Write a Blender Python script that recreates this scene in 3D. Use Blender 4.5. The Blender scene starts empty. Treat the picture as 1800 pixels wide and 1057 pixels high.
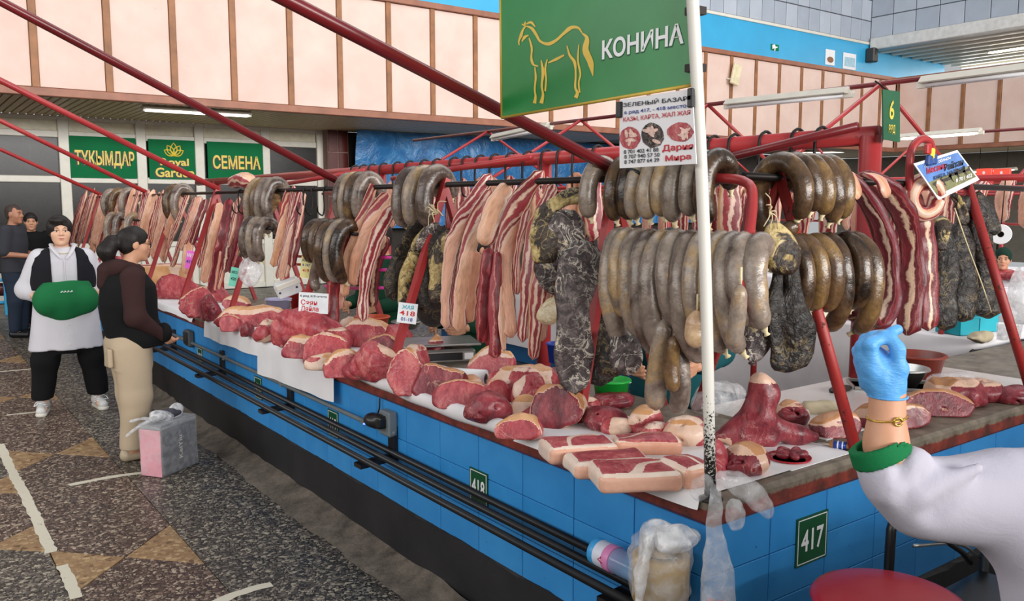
import bpy, math, random
import numpy as np
from mathutils import Vector, Matrix
sc = bpy.context.scene
COL = sc.collection
rnd = random.Random(7)

def lin(h):
    h = h.lstrip('#')
    out = []
    for i in (0, 2, 4):
        c = int(h[i:i + 2], 16) / 255.0
        out.append(c / 12.92 if c <= 0.04045 else ((c + 0.055) / 1.055) ** 2.4)
    return (out[0], out[1], out[2], 1.0)

# ------------------------------------------------------------------ camera, sky, lights, exposure
CAM_Z = 1.72
PITCH = math.atan(169 / 1492.0)
YAW = math.radians(36.2)
cd = bpy.data.cameras.new('camera')
cam = bpy.data.objects.new('camera', cd)
COL.objects.link(cam)
cam.location = (0, 0, CAM_Z)
cam.rotation_euler = (math.pi / 2 - PITCH, 0, -YAW)
cd.sensor_width = 36.0
cd.lens = 36.0 * 1492 / 1800
cd.clip_start = 0.05
sc.camera = cam
vs = sc.view_settings
vs.view_transform = 'Standard'
vs.look = 'None'
vs.gamma = 1.0
vs.use_curve_mapping = False
vs.exposure = 0.25

w = bpy.data.worlds.new('world')
sc.world = w
w.use_nodes = True
bg = w.node_tree.nodes['Background']
bg.inputs[0].default_value = (0.93, 0.97, 1.0, 1)
bg.inputs[1].default_value = 0.40

def area(name, loc, rot, sx, sy, power, col=(1, 1, 1)):
    l = bpy.data.lights.new(name, 'AREA')
    l.shape = 'RECTANGLE'
    l.size, l.size_y = sx, sy
    l.energy = power
    l.color = col
    o = bpy.data.objects.new(name, l)
    COL.objects.link(o)
    o.location = loc
    o.rotation_euler = rot
    return o
# the hall's daylight: a window band high on the aisle side and a skylight over the rows
area('window_light', (-8.6, 5.5, 4.9), (0, math.radians(-72), 0), 3.0, 16.0, 520, (1.0, 0.98, 0.95))
area('rear_fill_light', (6.0, -21.8, 6.3), (math.radians(87), 0, 0), 30.0, 5.0, 9000, (1.0, 0.98, 0.95))  # added fill light behind the camera, brightens the far shop fronts
area('skylight', (10.0, 6.5, 10.0), (math.radians(32), 0, 0), 16.0, 8.0, 700, (0.97, 0.99, 1.0))

area('gallery_fill_light', (30.2, 7.0, 6.6), (0, math.radians(98), 0), 1.6, 16.0, 500, (1.0, 0.98, 0.93))  # added fill light, there to brighten the ribbed gallery ceiling

# ------------------------------------------------------------------ pixel rays (photo 1800x1057) onto real planes
FPX = 1492.0
_fw = np.array([math.sin(YAW) * math.cos(PITCH), math.cos(YAW) * math.cos(PITCH), -math.sin(PITCH)])
_rt = np.array([math.cos(YAW), -math.sin(YAW), 0.0])
_up = np.cross(_rt, _fw)
_C = np.array([0, 0, CAM_Z])
def ray(u, v): return _rt * (u - 900) / FPX - _up * (v - 528.5) / FPX + _fw
def onz(u, v, z): d = ray(u, v); return _C + (z - CAM_Z) / d[2] * d
def onx(u, v, x): d = ray(u, v); return _C + x / d[0] * d
def ony(u, v, y): d = ray(u, v); return _C + y / d[1] * d
def ppm(p): return FPX / float((np.array(p) - _C) @ _fw)      # pixels per metre at a point

# ------------------------------------------------------------------ objects
def mesh(name, V, F, smooth=True, uv=None, zone=None):
    me = bpy.data.meshes.new(name)
    V = np.asarray(V, dtype=np.float64).reshape(-1, 3)
    me.from_pydata(V.tolist(), [], [list(map(int, f)) for f in F])
    if uv is not None:
        l = me.uv_layers.new(name='UVMap')
        l.data.foreach_set('uv', np.asarray(uv, dtype=np.float32).ravel())
    if zone is not None:
        a = me.attributes.new('zone', 'FLOAT', 'POINT')
        a.data.foreach_set('value', np.asarray(zone, dtype=np.float32))
    if smooth:
        me.polygons.foreach_set('use_smooth', [True] * len(me.polygons))
    me.update()
    return me

def wloc(o):
    v = Vector((0, 0, 0))
    while o is not None:
        v = v + o.location
        o = o.parent
    return v

def link(name, me, mat=None, parent=None, world=True, kind=None):
    """one object; mesh points are in world space when world is True"""
    o = bpy.data.objects.new(name, me)
    COL.objects.link(o)
    if parent is not None:
        o.parent = parent
        if world:
            o.location = -wloc(parent)
    if mat is not None and len(me.materials) == 0:
        me.materials.append(mat)
    if kind:
        o['kind'] = kind
    return o

def tag(o, label, cat, group=None):
    o['label'] = label
    o['category'] = cat
    if group:
        o['group'] = group
    return o

def thing(name, label, cat, loc=(0, 0, 0), rz=0.0, group=None):
    o = bpy.data.objects.new(name, None)
    COL.objects.link(o)
    o.empty_display_size = 0.05
    o.location = Vector([float(c) for c in loc])
    o.rotation_euler = (0, 0, rz)
    return tag(o, label, cat, group)

def solo(name, V, F, mat, label, cat, group=None, smooth=True, uv=None, zone=None):
    """a thing that is one mesh: world points in, origin moved to its foot"""
    V = np.asarray(V, dtype=np.float64).reshape(-1, 3)
    c = np.array([(V[:, 0].min() + V[:, 0].max()) / 2, (V[:, 1].min() + V[:, 1].max()) / 2, V[:, 2].min()])
    o = link(name, mesh(name, V - c, F, smooth, uv, zone), mat)
    o.location = c.tolist()
    return tag(o, label, cat, group)

ORD = ['first', 'second', 'third', 'fourth', 'fifth', 'sixth', 'seventh', 'eighth', 'ninth', 'tenth', 'eleventh', 'twelfth',
       'thirteenth', 'fourteenth', 'fifteenth', 'sixteenth', 'seventeenth', 'eighteenth', 'nineteenth', 'twentieth']
def ordn(i):
    if i < 20: return ORD[i]
    t = {2: 'twenty', 3: 'thirty', 4: 'forty', 5: 'fifty'}[(i + 1) // 10]
    r = (i + 1) % 10
    if r == 0: return {'twenty': 'twentieth', 'thirty': 'thirtieth', 'forty': 'fortieth', 'fifty': 'fiftieth'}[t]
    return t + '-' + ORD[r - 1]

# ------------------------------------------------------------------ mesh makers (each gives V, F)
class MB:
    def __init__(s): s.V = []; s.F = []; s.n = 0
    def add(s, V, F):
        V = np.asarray(V, float).reshape(-1, 3)
        s.V.append(V); s.F += [[i + s.n for i in f] for f in F]; s.n += len(V); return s
    def get(s): return np.concatenate(s.V), s.F

BOXF = [[0, 3, 2, 1], [4, 5, 6, 7], [0, 1, 5, 4], [1, 2, 6, 5], [2, 3, 7, 6], [3, 0, 4, 7]]
def box(x0, x1, y0, y1, z0, z1):
    return [(x0, y0, z0), (x1, y0, z0), (x1, y1, z0), (x0, y1, z0), (x0, y0, z1), (x1, y0, z1), (x1, y1, z1), (x0, y1, z1)], BOXF
def bbox(x0, x1, y0, y1, z0, z1, b=0.005):
    """box with its edges chamfered all round"""
    V = []; 
    xs = (x0, x1); ys = (y0, y1); zs = (z0, z1)
    idx = {}
    for i in (0, 1):
        for j in (0, 1):
            for k in (0, 1):
                sx, sy, sz = (1 if i == 0 else -1), (1 if j == 0 else -1), (1 if k == 0 else -1)
                p = np.array([xs[i], ys[j], zs[k]], float)
                for a, off in enumerate([(0, sy * b, sz * b), (sx * b, 0, sz * b), (sx * b, sy * b, 0)]):
                    idx[(i, j, k, a)] = len(V); V.append(p + np.array(off))
    F = []
    for i in (0, 1):
        f = [idx[(i, 0, 0, 0)], idx[(i, 1, 0, 0)], idx[(i, 1, 1, 0)], idx[(i, 0, 1, 0)]]; F.append(f if i else f[::-1])
        f = [idx[(0, i, 0, 1)], idx[(1, i, 0, 1)], idx[(1, i, 1, 1)], idx[(0, i, 1, 1)]]; F.append(f[::-1] if i else f)
        f = [idx[(0, 0, i, 2)], idx[(1, 0, i, 2)], idx[(1, 1, i, 2)], idx[(0, 1, i, 2)]]; F.append(f if i else f[::-1])
    c = np.array([(x0 + x1) / 2, (y0 + y1) / 2, (z0 + z1) / 2])
    def q(*ii):
        P = [V[i] for i in ii]
        n = np.cross(P[1] - P[0], P[2] - P[0])
        F.append(list(ii) if n @ (sum(P) / len(P) - c) > 0 else list(ii)[::-1])
    for j in (0, 1):
        for k in (0, 1):
            q(idx[(0, j, k, 1)], idx[(1, j, k, 1)], idx[(1, j, k, 2)], idx[(0, j, k, 2)])
            q(idx[(j, 0, k, 0)], idx[(j, 1, k, 0)], idx[(j, 1, k, 2)], idx[(j, 0, k, 2)])
            q(idx[(j, k, 0, 0)], idx[(j, k, 1, 0)], idx[(j, k, 1, 1)], idx[(j, k, 0, 1)])
    for i in (0, 1):
        for j in (0, 1):
            for k in (0, 1):
                q(idx[(i, j, k, 0)], idx[(i, j, k, 1)], idx[(i, j, k, 2)])
    return V, F

def hermite(P, m):
    """smooth curve through the points, m samples"""
    P = [np.array(p, float) for p in P]
    if len(P) == 2:
        return [P[0] + (P[1] - P[0]) * t for t in np.linspace(0, 1, m)]
    d = [0.0]
    for a, b in zip(P, P[1:]): d.append(d[-1] + max(np.linalg.norm(b - a), 1e-6))
    T = []
    for i in range(len(P)):
        a, b = max(i - 1, 0), min(i + 1, len(P) - 1)
        T.append((P[b] - P[a]) / (d[b] - d[a]))
    out = []
    for s in np.linspace(0, d[-1], m):
        i = min(max(np.searchsorted(d, s) - 1, 0), len(P) - 2)
        h = d[i + 1] - d[i]; t = (s - d[i]) / h
        out.append((2 * t**3 - 3 * t**2 + 1) * P[i] + (t**3 - 2 * t**2 + t) * h * T[i] + (-2 * t**3 + 3 * t**2) * P[i + 1] + (t**3 - t**2) * h * T[i + 1])
    return out

def tube(P, r, n=8, m=None, smooth=True, caps=True):
    """round pipe along points; r a number or a list"""
    C = hermite(P, m) if m else [np.array(p, float) for p in P]
    k = len(C)
    R = np.interp(np.linspace(0, 1, k), np.linspace(0, 1, len(r)), r) if hasattr(r, '__len__') else [r] * k
    V = []; F = []
    ref = None
    for i in range(k):
        t = C[min(i + 1, k - 1)] - C[max(i - 1, 0)]
        t = t / (np.linalg.norm(t) + 1e-9)
        if ref is None:
            ref = np.array([0, 0, 1.0]) if abs(t[2]) < 0.9 else np.array([1.0, 0, 0])
        b = ref - (ref @ t) * t; b /= np.linalg.norm(b) + 1e-9
        ref = b
        nn = np.cross(t, b)
        for j in range(n):
            a = 2 * math.pi * j / n
            V.append(C[i] + R[i] * (math.cos(a) * b + math.sin(a) * nn))
    for i in range(k - 1):
        for j in range(n):
            F.append([i * n + j, i * n + (j + 1) % n, (i + 1) * n + (j + 1) % n, (i + 1) * n + j])
    if caps:
        F.append(list(range(n))[::-1]); F.append([(k - 1) * n + j for j in range(n)])
    return V, F

def lathe(prof, n=24, c=(0, 0, 0), closed=False):
    """profile [(r, z)...] turned round z"""
    V = []; F = []
    for r, z in prof:
        for j in range(n):
            a = 2 * math.pi * j / n
            V.append((c[0] + r * math.cos(a), c[1] + r * math.sin(a), c[2] + z))
    k = len(prof)
    for i in range(k - 1):
        for j in range(n):
            F.append([i * n + j, i * n + (j + 1) % n, (i + 1) * n + (j + 1) % n, (i + 1) * n + j])
    if closed:
        for j in range(n):
            F.append([(k - 1) * n + j, (k - 1) * n + (j + 1) % n, (j + 1) % n, j])
    else:
        if prof[0][0] > 1e-6: F.append(list(range(n))[::-1])
        if prof[-1][0] > 1e-6: F.append([(k - 1) * n + j for j in range(n)])
    return V, F

class SN:
    """smooth noise as a sum of waves, about -1..1"""
    def __init__(s, seed, n=18):
        r = np.random.RandomState(seed)
        s.K = r.normal(size=(n, 3)); s.K *= (r.uniform(0.5, 1.6, n) / np.linalg.norm(s.K, axis=1))[:, None]
        s.ph = r.uniform(0, 6.28, n); s.n = n
    def __call__(s, p, f=1.0):
        return np.sin((np.asarray(p) * f) @ s.K.T + s.ph).sum(1) / math.sqrt(s.n / 2.0) * 0.6

def sweep(P, wid, thk, side, n=16, m=26, power=2.4, amp=0.0, freq=30.0, amp2=0.0, freq2=90, seed=0, cap=0.03, twist=None, ushift=None):
    """slab or roll of meat along a curve. wid, thk: half sizes along it; side: width direction. gives V, F, UV"""
    C = hermite(P, m)
    L = [0.0]
    for a, b in zip(C, C[1:]): L.append(L[-1] + np.linalg.norm(b - a))
    tot = L[-1]
    tt = np.array(L) / tot
    W = np.interp(tt, np.linspace(0, 1, len(wid)), wid); T = np.interp(tt, np.linspace(0, 1, len(thk)), thk)
    side = np.array(side, float)
    V = []
    prev = None
    for i in range(m):
        t = C[min(i + 1, m - 1)] - C[max(i - 1, 0)]; t /= np.linalg.norm(t) + 1e-9
        s0 = side if prev is None else prev
        b = s0 - (s0 @ t) * t; b /= np.linalg.norm(b) + 1e-9
        prev = b
        nn = np.cross(t, b)
        if twist is not None:
            a = float(np.interp(tt[i], np.linspace(0, 1, len(twist)), twist)); b, nn = math.cos(a) * b + math.sin(a) * nn, -math.sin(a) * b + math.cos(a) * nn
        e = min(L[i], tot - L[i]); k = 1.0
        if e < cap: k = max(math.sqrt(max(1 - (1 - e / cap) ** 2, 0.0)), 0.12)
        for j in range(n):
            a = 2 * math.pi * j / n
            ca, sa = math.cos(a), math.sin(a)
            V.append(C[i] + b * W[i] * k * math.copysign(abs(ca) ** (2 / power), ca) + nn * T[i] * k * math.copysign(abs(sa) ** (2 / power), sa))
    V = np.array(V)
    if amp or amp2:
        cen = np.repeat(np.array(C), n, axis=0)
        d = V - cen; dn = d / (np.linalg.norm(d, axis=1)[:, None] + 1e-9)
        disp = amp * SN(seed)(V, freq)
        if amp2: disp = disp + amp2 * SN(seed + 5)(V, freq2)
        V = V + dn * disp[:, None]
    F = []; UV = []
    for i in range(m - 1):
        for j in range(n):
            F.append([i * n + j, i * n + (j + 1) % n, (i + 1) * n + (j + 1) % n, (i + 1) * n + j])
            u0, u1 = j / n, (j + 1) / n
            UV += [(u0, L[i]), (u1, L[i]), (u1, L[i + 1]), (u0, L[i + 1])]
    F.append(list(range(n))[::-1]); UV += [((n - 1 - j) / n, 0) for j in range(n)]
    F.append([(m - 1) * n + j for j in range(n)]); UV += [(j / n, tot) for j in range(n)]
    if ushift is not None:
        UV = [(u + float(np.interp(v / tot, np.linspace(0, 1, len(ushift)), ushift)), v) for u, v in UV]
    return V, F, UV

# ------------------------------------------------------------------ solid modelling on a grid: smooth unions, then a surface net
def s_ell(c, r, rot=None):
    c = np.array(c, float); r = np.array(r, float)
    R = None if rot is None else np.array(rot, float)
    def f(p):
        q = p - c
        if R is not None: q = q @ R
        k0 = np.linalg.norm(q / r, axis=1); k1 = np.linalg.norm(q / (r * r), axis=1)
        return k0 * (k0 - 1.0) / (k1 + 1e-9)
    return f
def s_cap(a, b, ra, rb=None):
    a = np.array(a, float); b = np.array(b, float); rb = ra if rb is None else rb
    ab = b - a; l2 = ab @ ab + 1e-12
    def f(p):
        t = np.clip((p - a) @ ab / l2, 0, 1)
        return np.linalg.norm(p - a - t[:, None] * ab, axis=1) - (ra + (rb - ra) * t)
    return f
def s_chain(pts, rad): return [s_cap(pts[i], pts[i + 1], rad[i], rad[i + 1]) for i in range(len(pts) - 1)]
def s_box(c, h, r=0.01, rot=None):
    c = np.array(c, float); h = np.array(h, float) - r
    R = None if rot is None else np.array(rot, float)
    def f(p):
        q = p - c
        if R is not None: q = q @ R
        q = np.abs(q) - h
        return np.linalg.norm(np.maximum(q, 0), axis=1) + np.minimum(q.max(1), 0) - r
    return f
def s_plane(pt, nrm):
    nrm = np.array(nrm, float); nrm = nrm / np.linalg.norm(nrm); pt = np.array(pt, float)
    return lambda p: (p - pt) @ nrm           # inside = below the plane
def smin(a, b, k):
    if k <= 0: return np.minimum(a, b)
    h = np.maximum(k - np.abs(a - b), 0) / k
    return np.minimum(a, b) - h * h * k * 0.25
def union(fs, k=0.02):
    def f(p):
        d = fs[0](p)
        for g in fs[1:]: d = smin(d, g(p), k)
        return d
    return f
def inter(f, g, k=0.005): return lambda p: -smin(-f(p), -g(p), k)
def cut(f, g, k=0.005): return lambda p: -smin(-f(p), g(p), k)
def rotm(rx=0, ry=0, rz=0):
    return np.array((Matrix.Rotation(rz, 3, 'Z') @ Matrix.Rotation(ry, 3, 'Y') @ Matrix.Rotation(rx, 3, 'X')))

def net(f, lo, hi, h):
    """surface net of f = 0 inside the box lo..hi with cells of size h; gives V, F"""
    lo = np.array(lo, float); hi = np.array(hi, float)
    n = np.maximum(np.ceil((hi - lo) / h).astype(int) + 1, 3)
    ax = [lo[i] + h * np.arange(n[i]) for i in range(3)]
    G = np.stack(np.meshgrid(*ax, indexing='ij'), -1).reshape(-1, 3)
    D = np.empty(len(G))
    for s in range(0, len(G), 400000): D[s:s + 400000] = f(G[s:s + 400000])
    D = D.reshape(n)
    D[0] = np.maximum(D[0], 1e-3); D[-1] = np.maximum(D[-1], 1e-3)
    D[:, 0] = np.maximum(D[:, 0], 1e-3); D[:, -1] = np.maximum(D[:, -1], 1e-3)
    D[:, :, 0] = np.maximum(D[:, :, 0], 1e-3); D[:, :, -1] = np.maximum(D[:, :, -1], 1e-3)
    ins = D < 0
    m = n - 1
    acc = np.zeros(tuple(m) + (3,)); cnt = np.zeros(tuple(m))
    for a in range(3):
        o = [i for i in range(3) if i != a]
        sl0 = [slice(None)] * 3; sl1 = [slice(None)] * 3
        sl0[a] = slice(0, -1); sl1[a] = slice(1, None)
        d0, d1 = D[tuple(sl0)], D[tuple(sl1)]
        x = (d0 < 0) != (d1 < 0)
        t = np.where(x, d0 / np.where(x, d0 - d1, 1), 0)
        for p in (0, 1):
            for q in (0, 1):
                s = [slice(None)] * 3
                s[o[0]] = slice(p, p + m[o[0]]); s[o[1]] = slice(q, q + m[o[1]])
                xx = x[tuple(s)]; cnt += xx
                acc[..., a] += np.where(xx, t[tuple(s)], 0)
                acc[..., o[0]] += xx * p; acc[..., o[1]] += xx * q
    act = cnt > 0
    ids = -np.ones(tuple(m), int); ids[act] = np.arange(act.sum())
    V = (np.argwhere(act) + acc[act] / cnt[act][:, None]) * h + lo
    F = []
    for a in range(3):
        b, c = (a + 1) % 3, (a + 2) % 3
        sl0 = [slice(None)] * 3; sl1 = [slice(None)] * 3
        sl0[a] = slice(0, -1); sl1[a] = slice(1, None)
        x = ins[tuple(sl0)] != ins[tuple(sl1)]
        I = np.argwhere(x)
        I = I[(I[:, b] > 0) & (I[:, c] > 0) & (I[:, b] < m[b]) & (I[:, c] < m[c])]
        e = np.zeros((3, 3), int); e[0, b] = 1; e[1, c] = 1
        q = np.stack([ids[tuple((I - e[0] - e[1]).T)], ids[tuple((I - e[1]).T)], ids[tuple(I.T)], ids[tuple((I - e[0]).T)]], 1)
        s = ins[tuple(I.T)]
        q[~s] = q[~s][:, ::-1]
        F.append(q)
    return V, np.concatenate(F).tolist()
# ------------------------------------------------------------------ materials
def setin(nt, nd, key, val):
    s = nd.inputs[key]
    if isinstance(val, bpy.types.NodeSocket): nt.links.new(val, s)
    elif isinstance(val, str): s.default_value = lin(val)
    else: s.default_value = val
class MT:
    def __init__(s, name, rough=0.5, spec=0.5, metal=0.0):
        s.m = bpy.data.materials.new(name); s.m.use_nodes = True
        s.nt = s.m.node_tree; s.b = s.nt.nodes['Principled BSDF']
        s.b.inputs['Roughness'].default_value = rough; s.b.inputs['Metallic'].default_value = metal
        s.b.inputs['Specular IOR Level'].default_value = spec
        s.tc = s.nt.nodes.new('ShaderNodeTexCoord')
        s._o = None
    def n(s, t, out=0, props=None, **kw):
        nd = s.nt.nodes.new('ShaderNode' + t)
        for k, v in (props or {}).items(): setattr(nd, k, v)
        for k, v in kw.items():
            setin(s.nt, nd, k.replace('_', ' ') if k.replace('_', ' ') in nd.inputs else k, v)
        return nd.outputs[out]
    @property
    def obj(s):
        """object coordinates shifted by the object's random number, so alike pieces differ"""
        if s._o is None:
            r = s.n('ObjectInfo', 'Random')
            r = s.math('MULTIPLY', r, 37.0)
            s._o = s.vadd(s.tc.outputs['Object'], s.n('CombineXYZ', X=r, Y=r, Z=r))
        return s._o
    @property
    def rand(s): return s.n('ObjectInfo', 'Random')
    @property
    def raw(s): return s.tc.outputs['Object']
    @property
    def uv(s): return s.tc.outputs['UV']
    def vadd(s, a, b):
        nd = s.nt.nodes.new('ShaderNodeVectorMath'); nd.operation = 'ADD'
        setin(s.nt, nd, 0, a); setin(s.nt, nd, 1, b); return nd.outputs[0]
    def vmul(s, a, b):
        nd = s.nt.nodes.new('ShaderNodeVectorMath'); nd.operation = 'MULTIPLY'
        setin(s.nt, nd, 0, a); setin(s.nt, nd, 1, b); return nd.outputs[0]
    def math(s, op, a, b=0.0):
        nd = s.nt.nodes.new('ShaderNodeMath'); nd.operation = op
        setin(s.nt, nd, 0, a); setin(s.nt, nd, 1, b); return nd.outputs[0]
    def noise(s, vec, scale, detail=3.0, rough=0.55, dist=0.0, out=0):
        return s.n('TexNoise', out, Vector=vec, Scale=scale, Detail=detail, Roughness=rough, Distortion=dist)
    def ramp(s, fac, stops, interp='LINEAR'):
        nd = s.nt.nodes.new('ShaderNodeValToRGB'); cr = nd.color_ramp; cr.interpolation = interp
        while len(cr.elements) < len(stops): cr.elements.new(0.5)
        for e, (p, c) in zip(cr.elements, stops):
            e.position = p; e.color = lin(c) if isinstance(c, str) else (c, c, c, 1)
        setin(s.nt, nd, 0, fac); return nd.outputs[0]
    def mix(s, f, a, b, mode='MIX'):
        nd = s.nt.nodes.new('ShaderNodeMix'); nd.data_type = 'RGBA'; nd.blend_type = mode
        setin(s.nt, nd, 0, f); setin(s.nt, nd, 6, a); setin(s.nt, nd, 7, b); return nd.outputs[2]
    def color(s, c): setin(s.nt, s.b, 'Base Color', c); return s
    def rough(s, c): setin(s.nt, s.b, 'Roughness', c); return s
    def bump(s, h, st=0.5, d=0.01):
        o = s.n('Bump', Strength=st, Distance=d, Height=h); setin(s.nt, s.b, 'Normal', o); return s
    def sss(s, wgt, rad=(0.6, 0.25, 0.15), scale=0.01):
        s.b.inputs['Subsurface Weight'].default_value = wgt; s.b.inputs['Subsurface Radius'].default_value = rad
        s.b.inputs['Subsurface Scale'].default_value = scale; return s

def plain(name, c, rough=0.5, metal=0.0, var=0.12, scale=8.0, bump=0.0, bscale=60.0, spec=0.5):
    """one colour with a little uneven tone"""
    m = MT(name, rough, spec, metal)
    nz = m.noise(m.obj, scale, 4)
    l = lin(c)
    lo = tuple(x * (1 - var) for x in l[:3]) + (1,); hi = tuple(min(x * (1 + var), 1) for x in l[:3]) + (1,)
    m.color(m.mix(m.ramp(nz, [(0.3, 0.0), (0.7, 1.0)]), lo, hi))
    if bump: m.bump(m.noise(m.obj, bscale, 3), bump, 0.005)
    return m.m

def paint(name, c, worn, amount=0.5, rough=0.4, scale=14.0, second=None):
    """painted metal or plaster with chips showing the layer below"""
    m = MT(name, rough)
    a = m.noise(m.obj, scale, 6, 0.65); b = m.noise(m.obj, scale * 5, 4, 0.6)
    f = m.math('ADD', m.math('MULTIPLY', a, 0.7), m.math('MULTIPLY', b, 0.3))
    base = m.mix(m.ramp(m.noise(m.obj, 3, 3), [(0.3, 0.0), (0.7, 1.0)]), c, second or c)
    e = 0.5 + 0.2 * (1 - amount)
    chip = m.ramp(f, [(e, 0.0), (e + 0.03, 1.0)])
    m.color(m.mix(chip, base, worn)).rough(m.math('ADD', m.math('MULTIPLY', chip, 0.3), rough))
    m.bump(f, 0.15, 0.004)
    return m.m

# --- meat
FAT, FAT2, RIND, RIND2 = 'e6cab8', 'd8b298', 'd6a476', 'c48c5a'
def lean_color(m, vec, a='5c1420', b='8c2430', c='a8424a', scale=14):
    fib = m.noise(m.vmul(vec, (1.0, 1.0, 0.35)), scale, 5, 0.6, 0.6)
    grain = m.noise(m.vmul(vec, (1.0, 1.0, 0.5)), scale * 5, 4, 0.7, 0.4)
    fib = m.math('ADD', m.math('MULTIPLY', fib, 0.62), m.math('MULTIPLY', grain, 0.38))
    col = m.ramp(fib, [(0.36, a), (0.5, b), (0.64, c)])
    vein = m.noise(vec, scale * 0.6, 4, 0.6, 1.6)
    v = m.ramp(m.math('ABSOLUTE', m.math('SUBTRACT', vein, 0.5)), [(0.0, 1.0), (0.007, 0.6), (0.014, 0.0)])
    vm = m.ramp(m.noise(vec, 7, 2), [(0.5, 0.0), (0.62, 1.0)])
    return m.mix(m.math('MULTIPLY', m.math('MULTIPLY', v, vm), 0.6), col, 'd8a898'), fib

def mk_chunk(name, cols, fat, rind, scale=14, rough=0.36):
    """cut meat: the point attribute zone says lean (0), fat (0.5) or rind (1)"""
    m = MT(name, rough, 0.5)
    v = m.obj
    lc, fib = lean_color(m, v, *cols, scale=scale)
    z = m.n('Attribute', 'Fac', {'attribute_name': 'zone'})
    z2 = m.math('ADD', z, m.math('MULTIPLY', m.math('SUBTRACT', m.noise(v, 16, 5, 0.65), 0.5), 0.55))
    fc = m.mix(m.ramp(m.noise(v, 9, 4), [(0.35, 0.0), (0.65, 1.0)]), fat[0], fat[1])
    rc = m.mix(m.ramp(m.noise(v, 7, 5), [(0.35, 0.0), (0.65, 1.0)]), rind[0], rind[1])
    c = m.mix(m.ramp(z2, [(0.27, 0.0), (0.33, 1.0)]), lc, fc)
    c = m.mix(m.ramp(z2, [(0.68, 0.0), (0.76, 1.0)]), c, rc)
    m.color(c).bump(m.math('ADD', fib, m.math('MULTIPLY', m.noise(v, 70, 3), 0.35)), 0.45, 0.010)
    m.rough(m.ramp(m.noise(v, 25, 3), [(0.3, rough - 0.1), (0.7, rough + 0.14)]))
    return m.m
FRESH = ('842832', 'ac424a', 'c8706c')
DEEP = ('521620', '802a34', '9e444a')
M_CHUNK = mk_chunk('fresh_red_meat', FRESH, (FAT, FAT2), (RIND, RIND2))
M_CHUNK2 = mk_chunk('deep_red_meat', DEEP, (FAT2, 'd8b09a'), ('c88f62', 'b0784a'))
M_PALE = mk_chunk('pale_layered_meat', ('8a2c36', 'b04850', 'cc7872'), (FAT, 'f2ddcd'), ('ecb8a0', 'dfa083'))

def mk_strip(name, stops, jig=0.05, rough=0.38, lo=0.9):
    """hanging slab: bands run down its length (UV u goes round the section)"""
    m = MT(name, rough, 0.5)
    sep = m.nt.nodes.new('ShaderNodeSeparateXYZ'); m.nt.links.new(m.uv, sep.inputs[0])
    r = m.rand
    vv = m.n('CombineXYZ', X=m.math('MULTIPLY', sep.outputs[0], 2.0), Y=m.math('MULTIPLY', sep.outputs[1], 5.0), Z=m.math('MULTIPLY', r, 50.0))
    w1 = m.math('MULTIPLY', m.math('SUBTRACT', m.noise(vv, 1.6, 4, 0.6), 0.5), jig * 4)
    vf = m.n('CombineXYZ', X=m.math('MULTIPLY', sep.outputs[0], 16.0), Y=m.math('MULTIPLY', sep.outputs[1], 9.0), Z=m.math('MULTIPLY', r, 50.0))
    fine = m.noise(vf, 1.6, 4, 0.65, 0.5)
    w2 = m.math('MULTIPLY', m.math('SUBTRACT', fine, 0.5), 0.06)
    u = m.math('ADD', m.math('ADD', sep.outputs[0], w1), w2)
    u = m.math('FRACT', m.math('ADD', u, m.math('MULTIPLY', m.math('SUBTRACT', r, 0.5), 0.08)))
    c = m.ramp(u, stops)
    streak = m.ramp(fine, [(0.3, 0.62), (0.5, 1.0), (0.72, 1.22)])
    c = m.mix(0.8, c, streak, 'MULTIPLY')
    c = m.mix(1.0, c, m.ramp(m.math('FRACT', m.math('MULTIPLY', r, 7.3)), [(0.0, 'f2dcd6'), (0.5, 'ffffff'), (1.0, 'f6e8dc')]), 'MULTIPLY')
    m.color(c).bump(m.math('ADD', fine, m.math('MULTIPLY', m.noise(m.raw, 90, 3), 0.4)), 0.35, 0.006)
    return m.m
def bands(seq):
    """[(start, colour)...] into hard-edged ramp stops"""
    st = []
    for i, (p, c) in enumerate(seq):
        st.append((p + (0.008 if i else 0.0), c))
        e = seq[i + 1][0] if i + 1 < len(seq) else 1.0
        st.append((max(e - 0.008, p + 0.009), c))
    return st
R1, R2, R3, PK = '8a2632', 'a03a44', '6c1822', 'd8a090'
M_LAYER = mk_strip('layered_rib_strip', bands([(0, FAT), (0.06, R2), (0.13, FAT), (0.18, R1), (0.25, FAT), (0.30, R2), (0.37, FAT2), (0.42, RIND), (0.56, FAT), (0.62, R1), (0.72, FAT), (0.78, R2), (0.88, 'e0a88c')]))
M_RINDS = mk_strip('rind_strip', bands([(0, R2), (0.05, FAT), (0.085, R1), (0.12, FAT), (0.16, 'dca890'), (0.36, 'e6bca6'), (0.395, FAT), (0.43, R1), (0.475, FAT), (0.51, R2), (0.58, FAT), (0.62, R1), (0.72, FAT), (0.76, R3), (0.86, FAT), (0.92, R1)]))
M_TAN = mk_strip('tan_skin_strip', bands([(0, FAT2), (0.04, R2), (0.09, FAT), (0.13, 'd3a082'), (0.28, 'e0b296'), (0.38, FAT), (0.42, R2), (0.50, FAT2), (0.56, R1), (0.66, FAT), (0.72, R2), (0.84, 'd8a082'), (0.93, FAT)]))
M_RED = mk_strip('red_muscle_strip', bands([(0, R1), (0.10, R2), (0.16, R3), (0.27, R1), (0.31, 'c08078'), (0.34, R2), (0.48, R3), (0.6, R1), (0.75, R2), (0.9, R3)]), 0.09)
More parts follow.
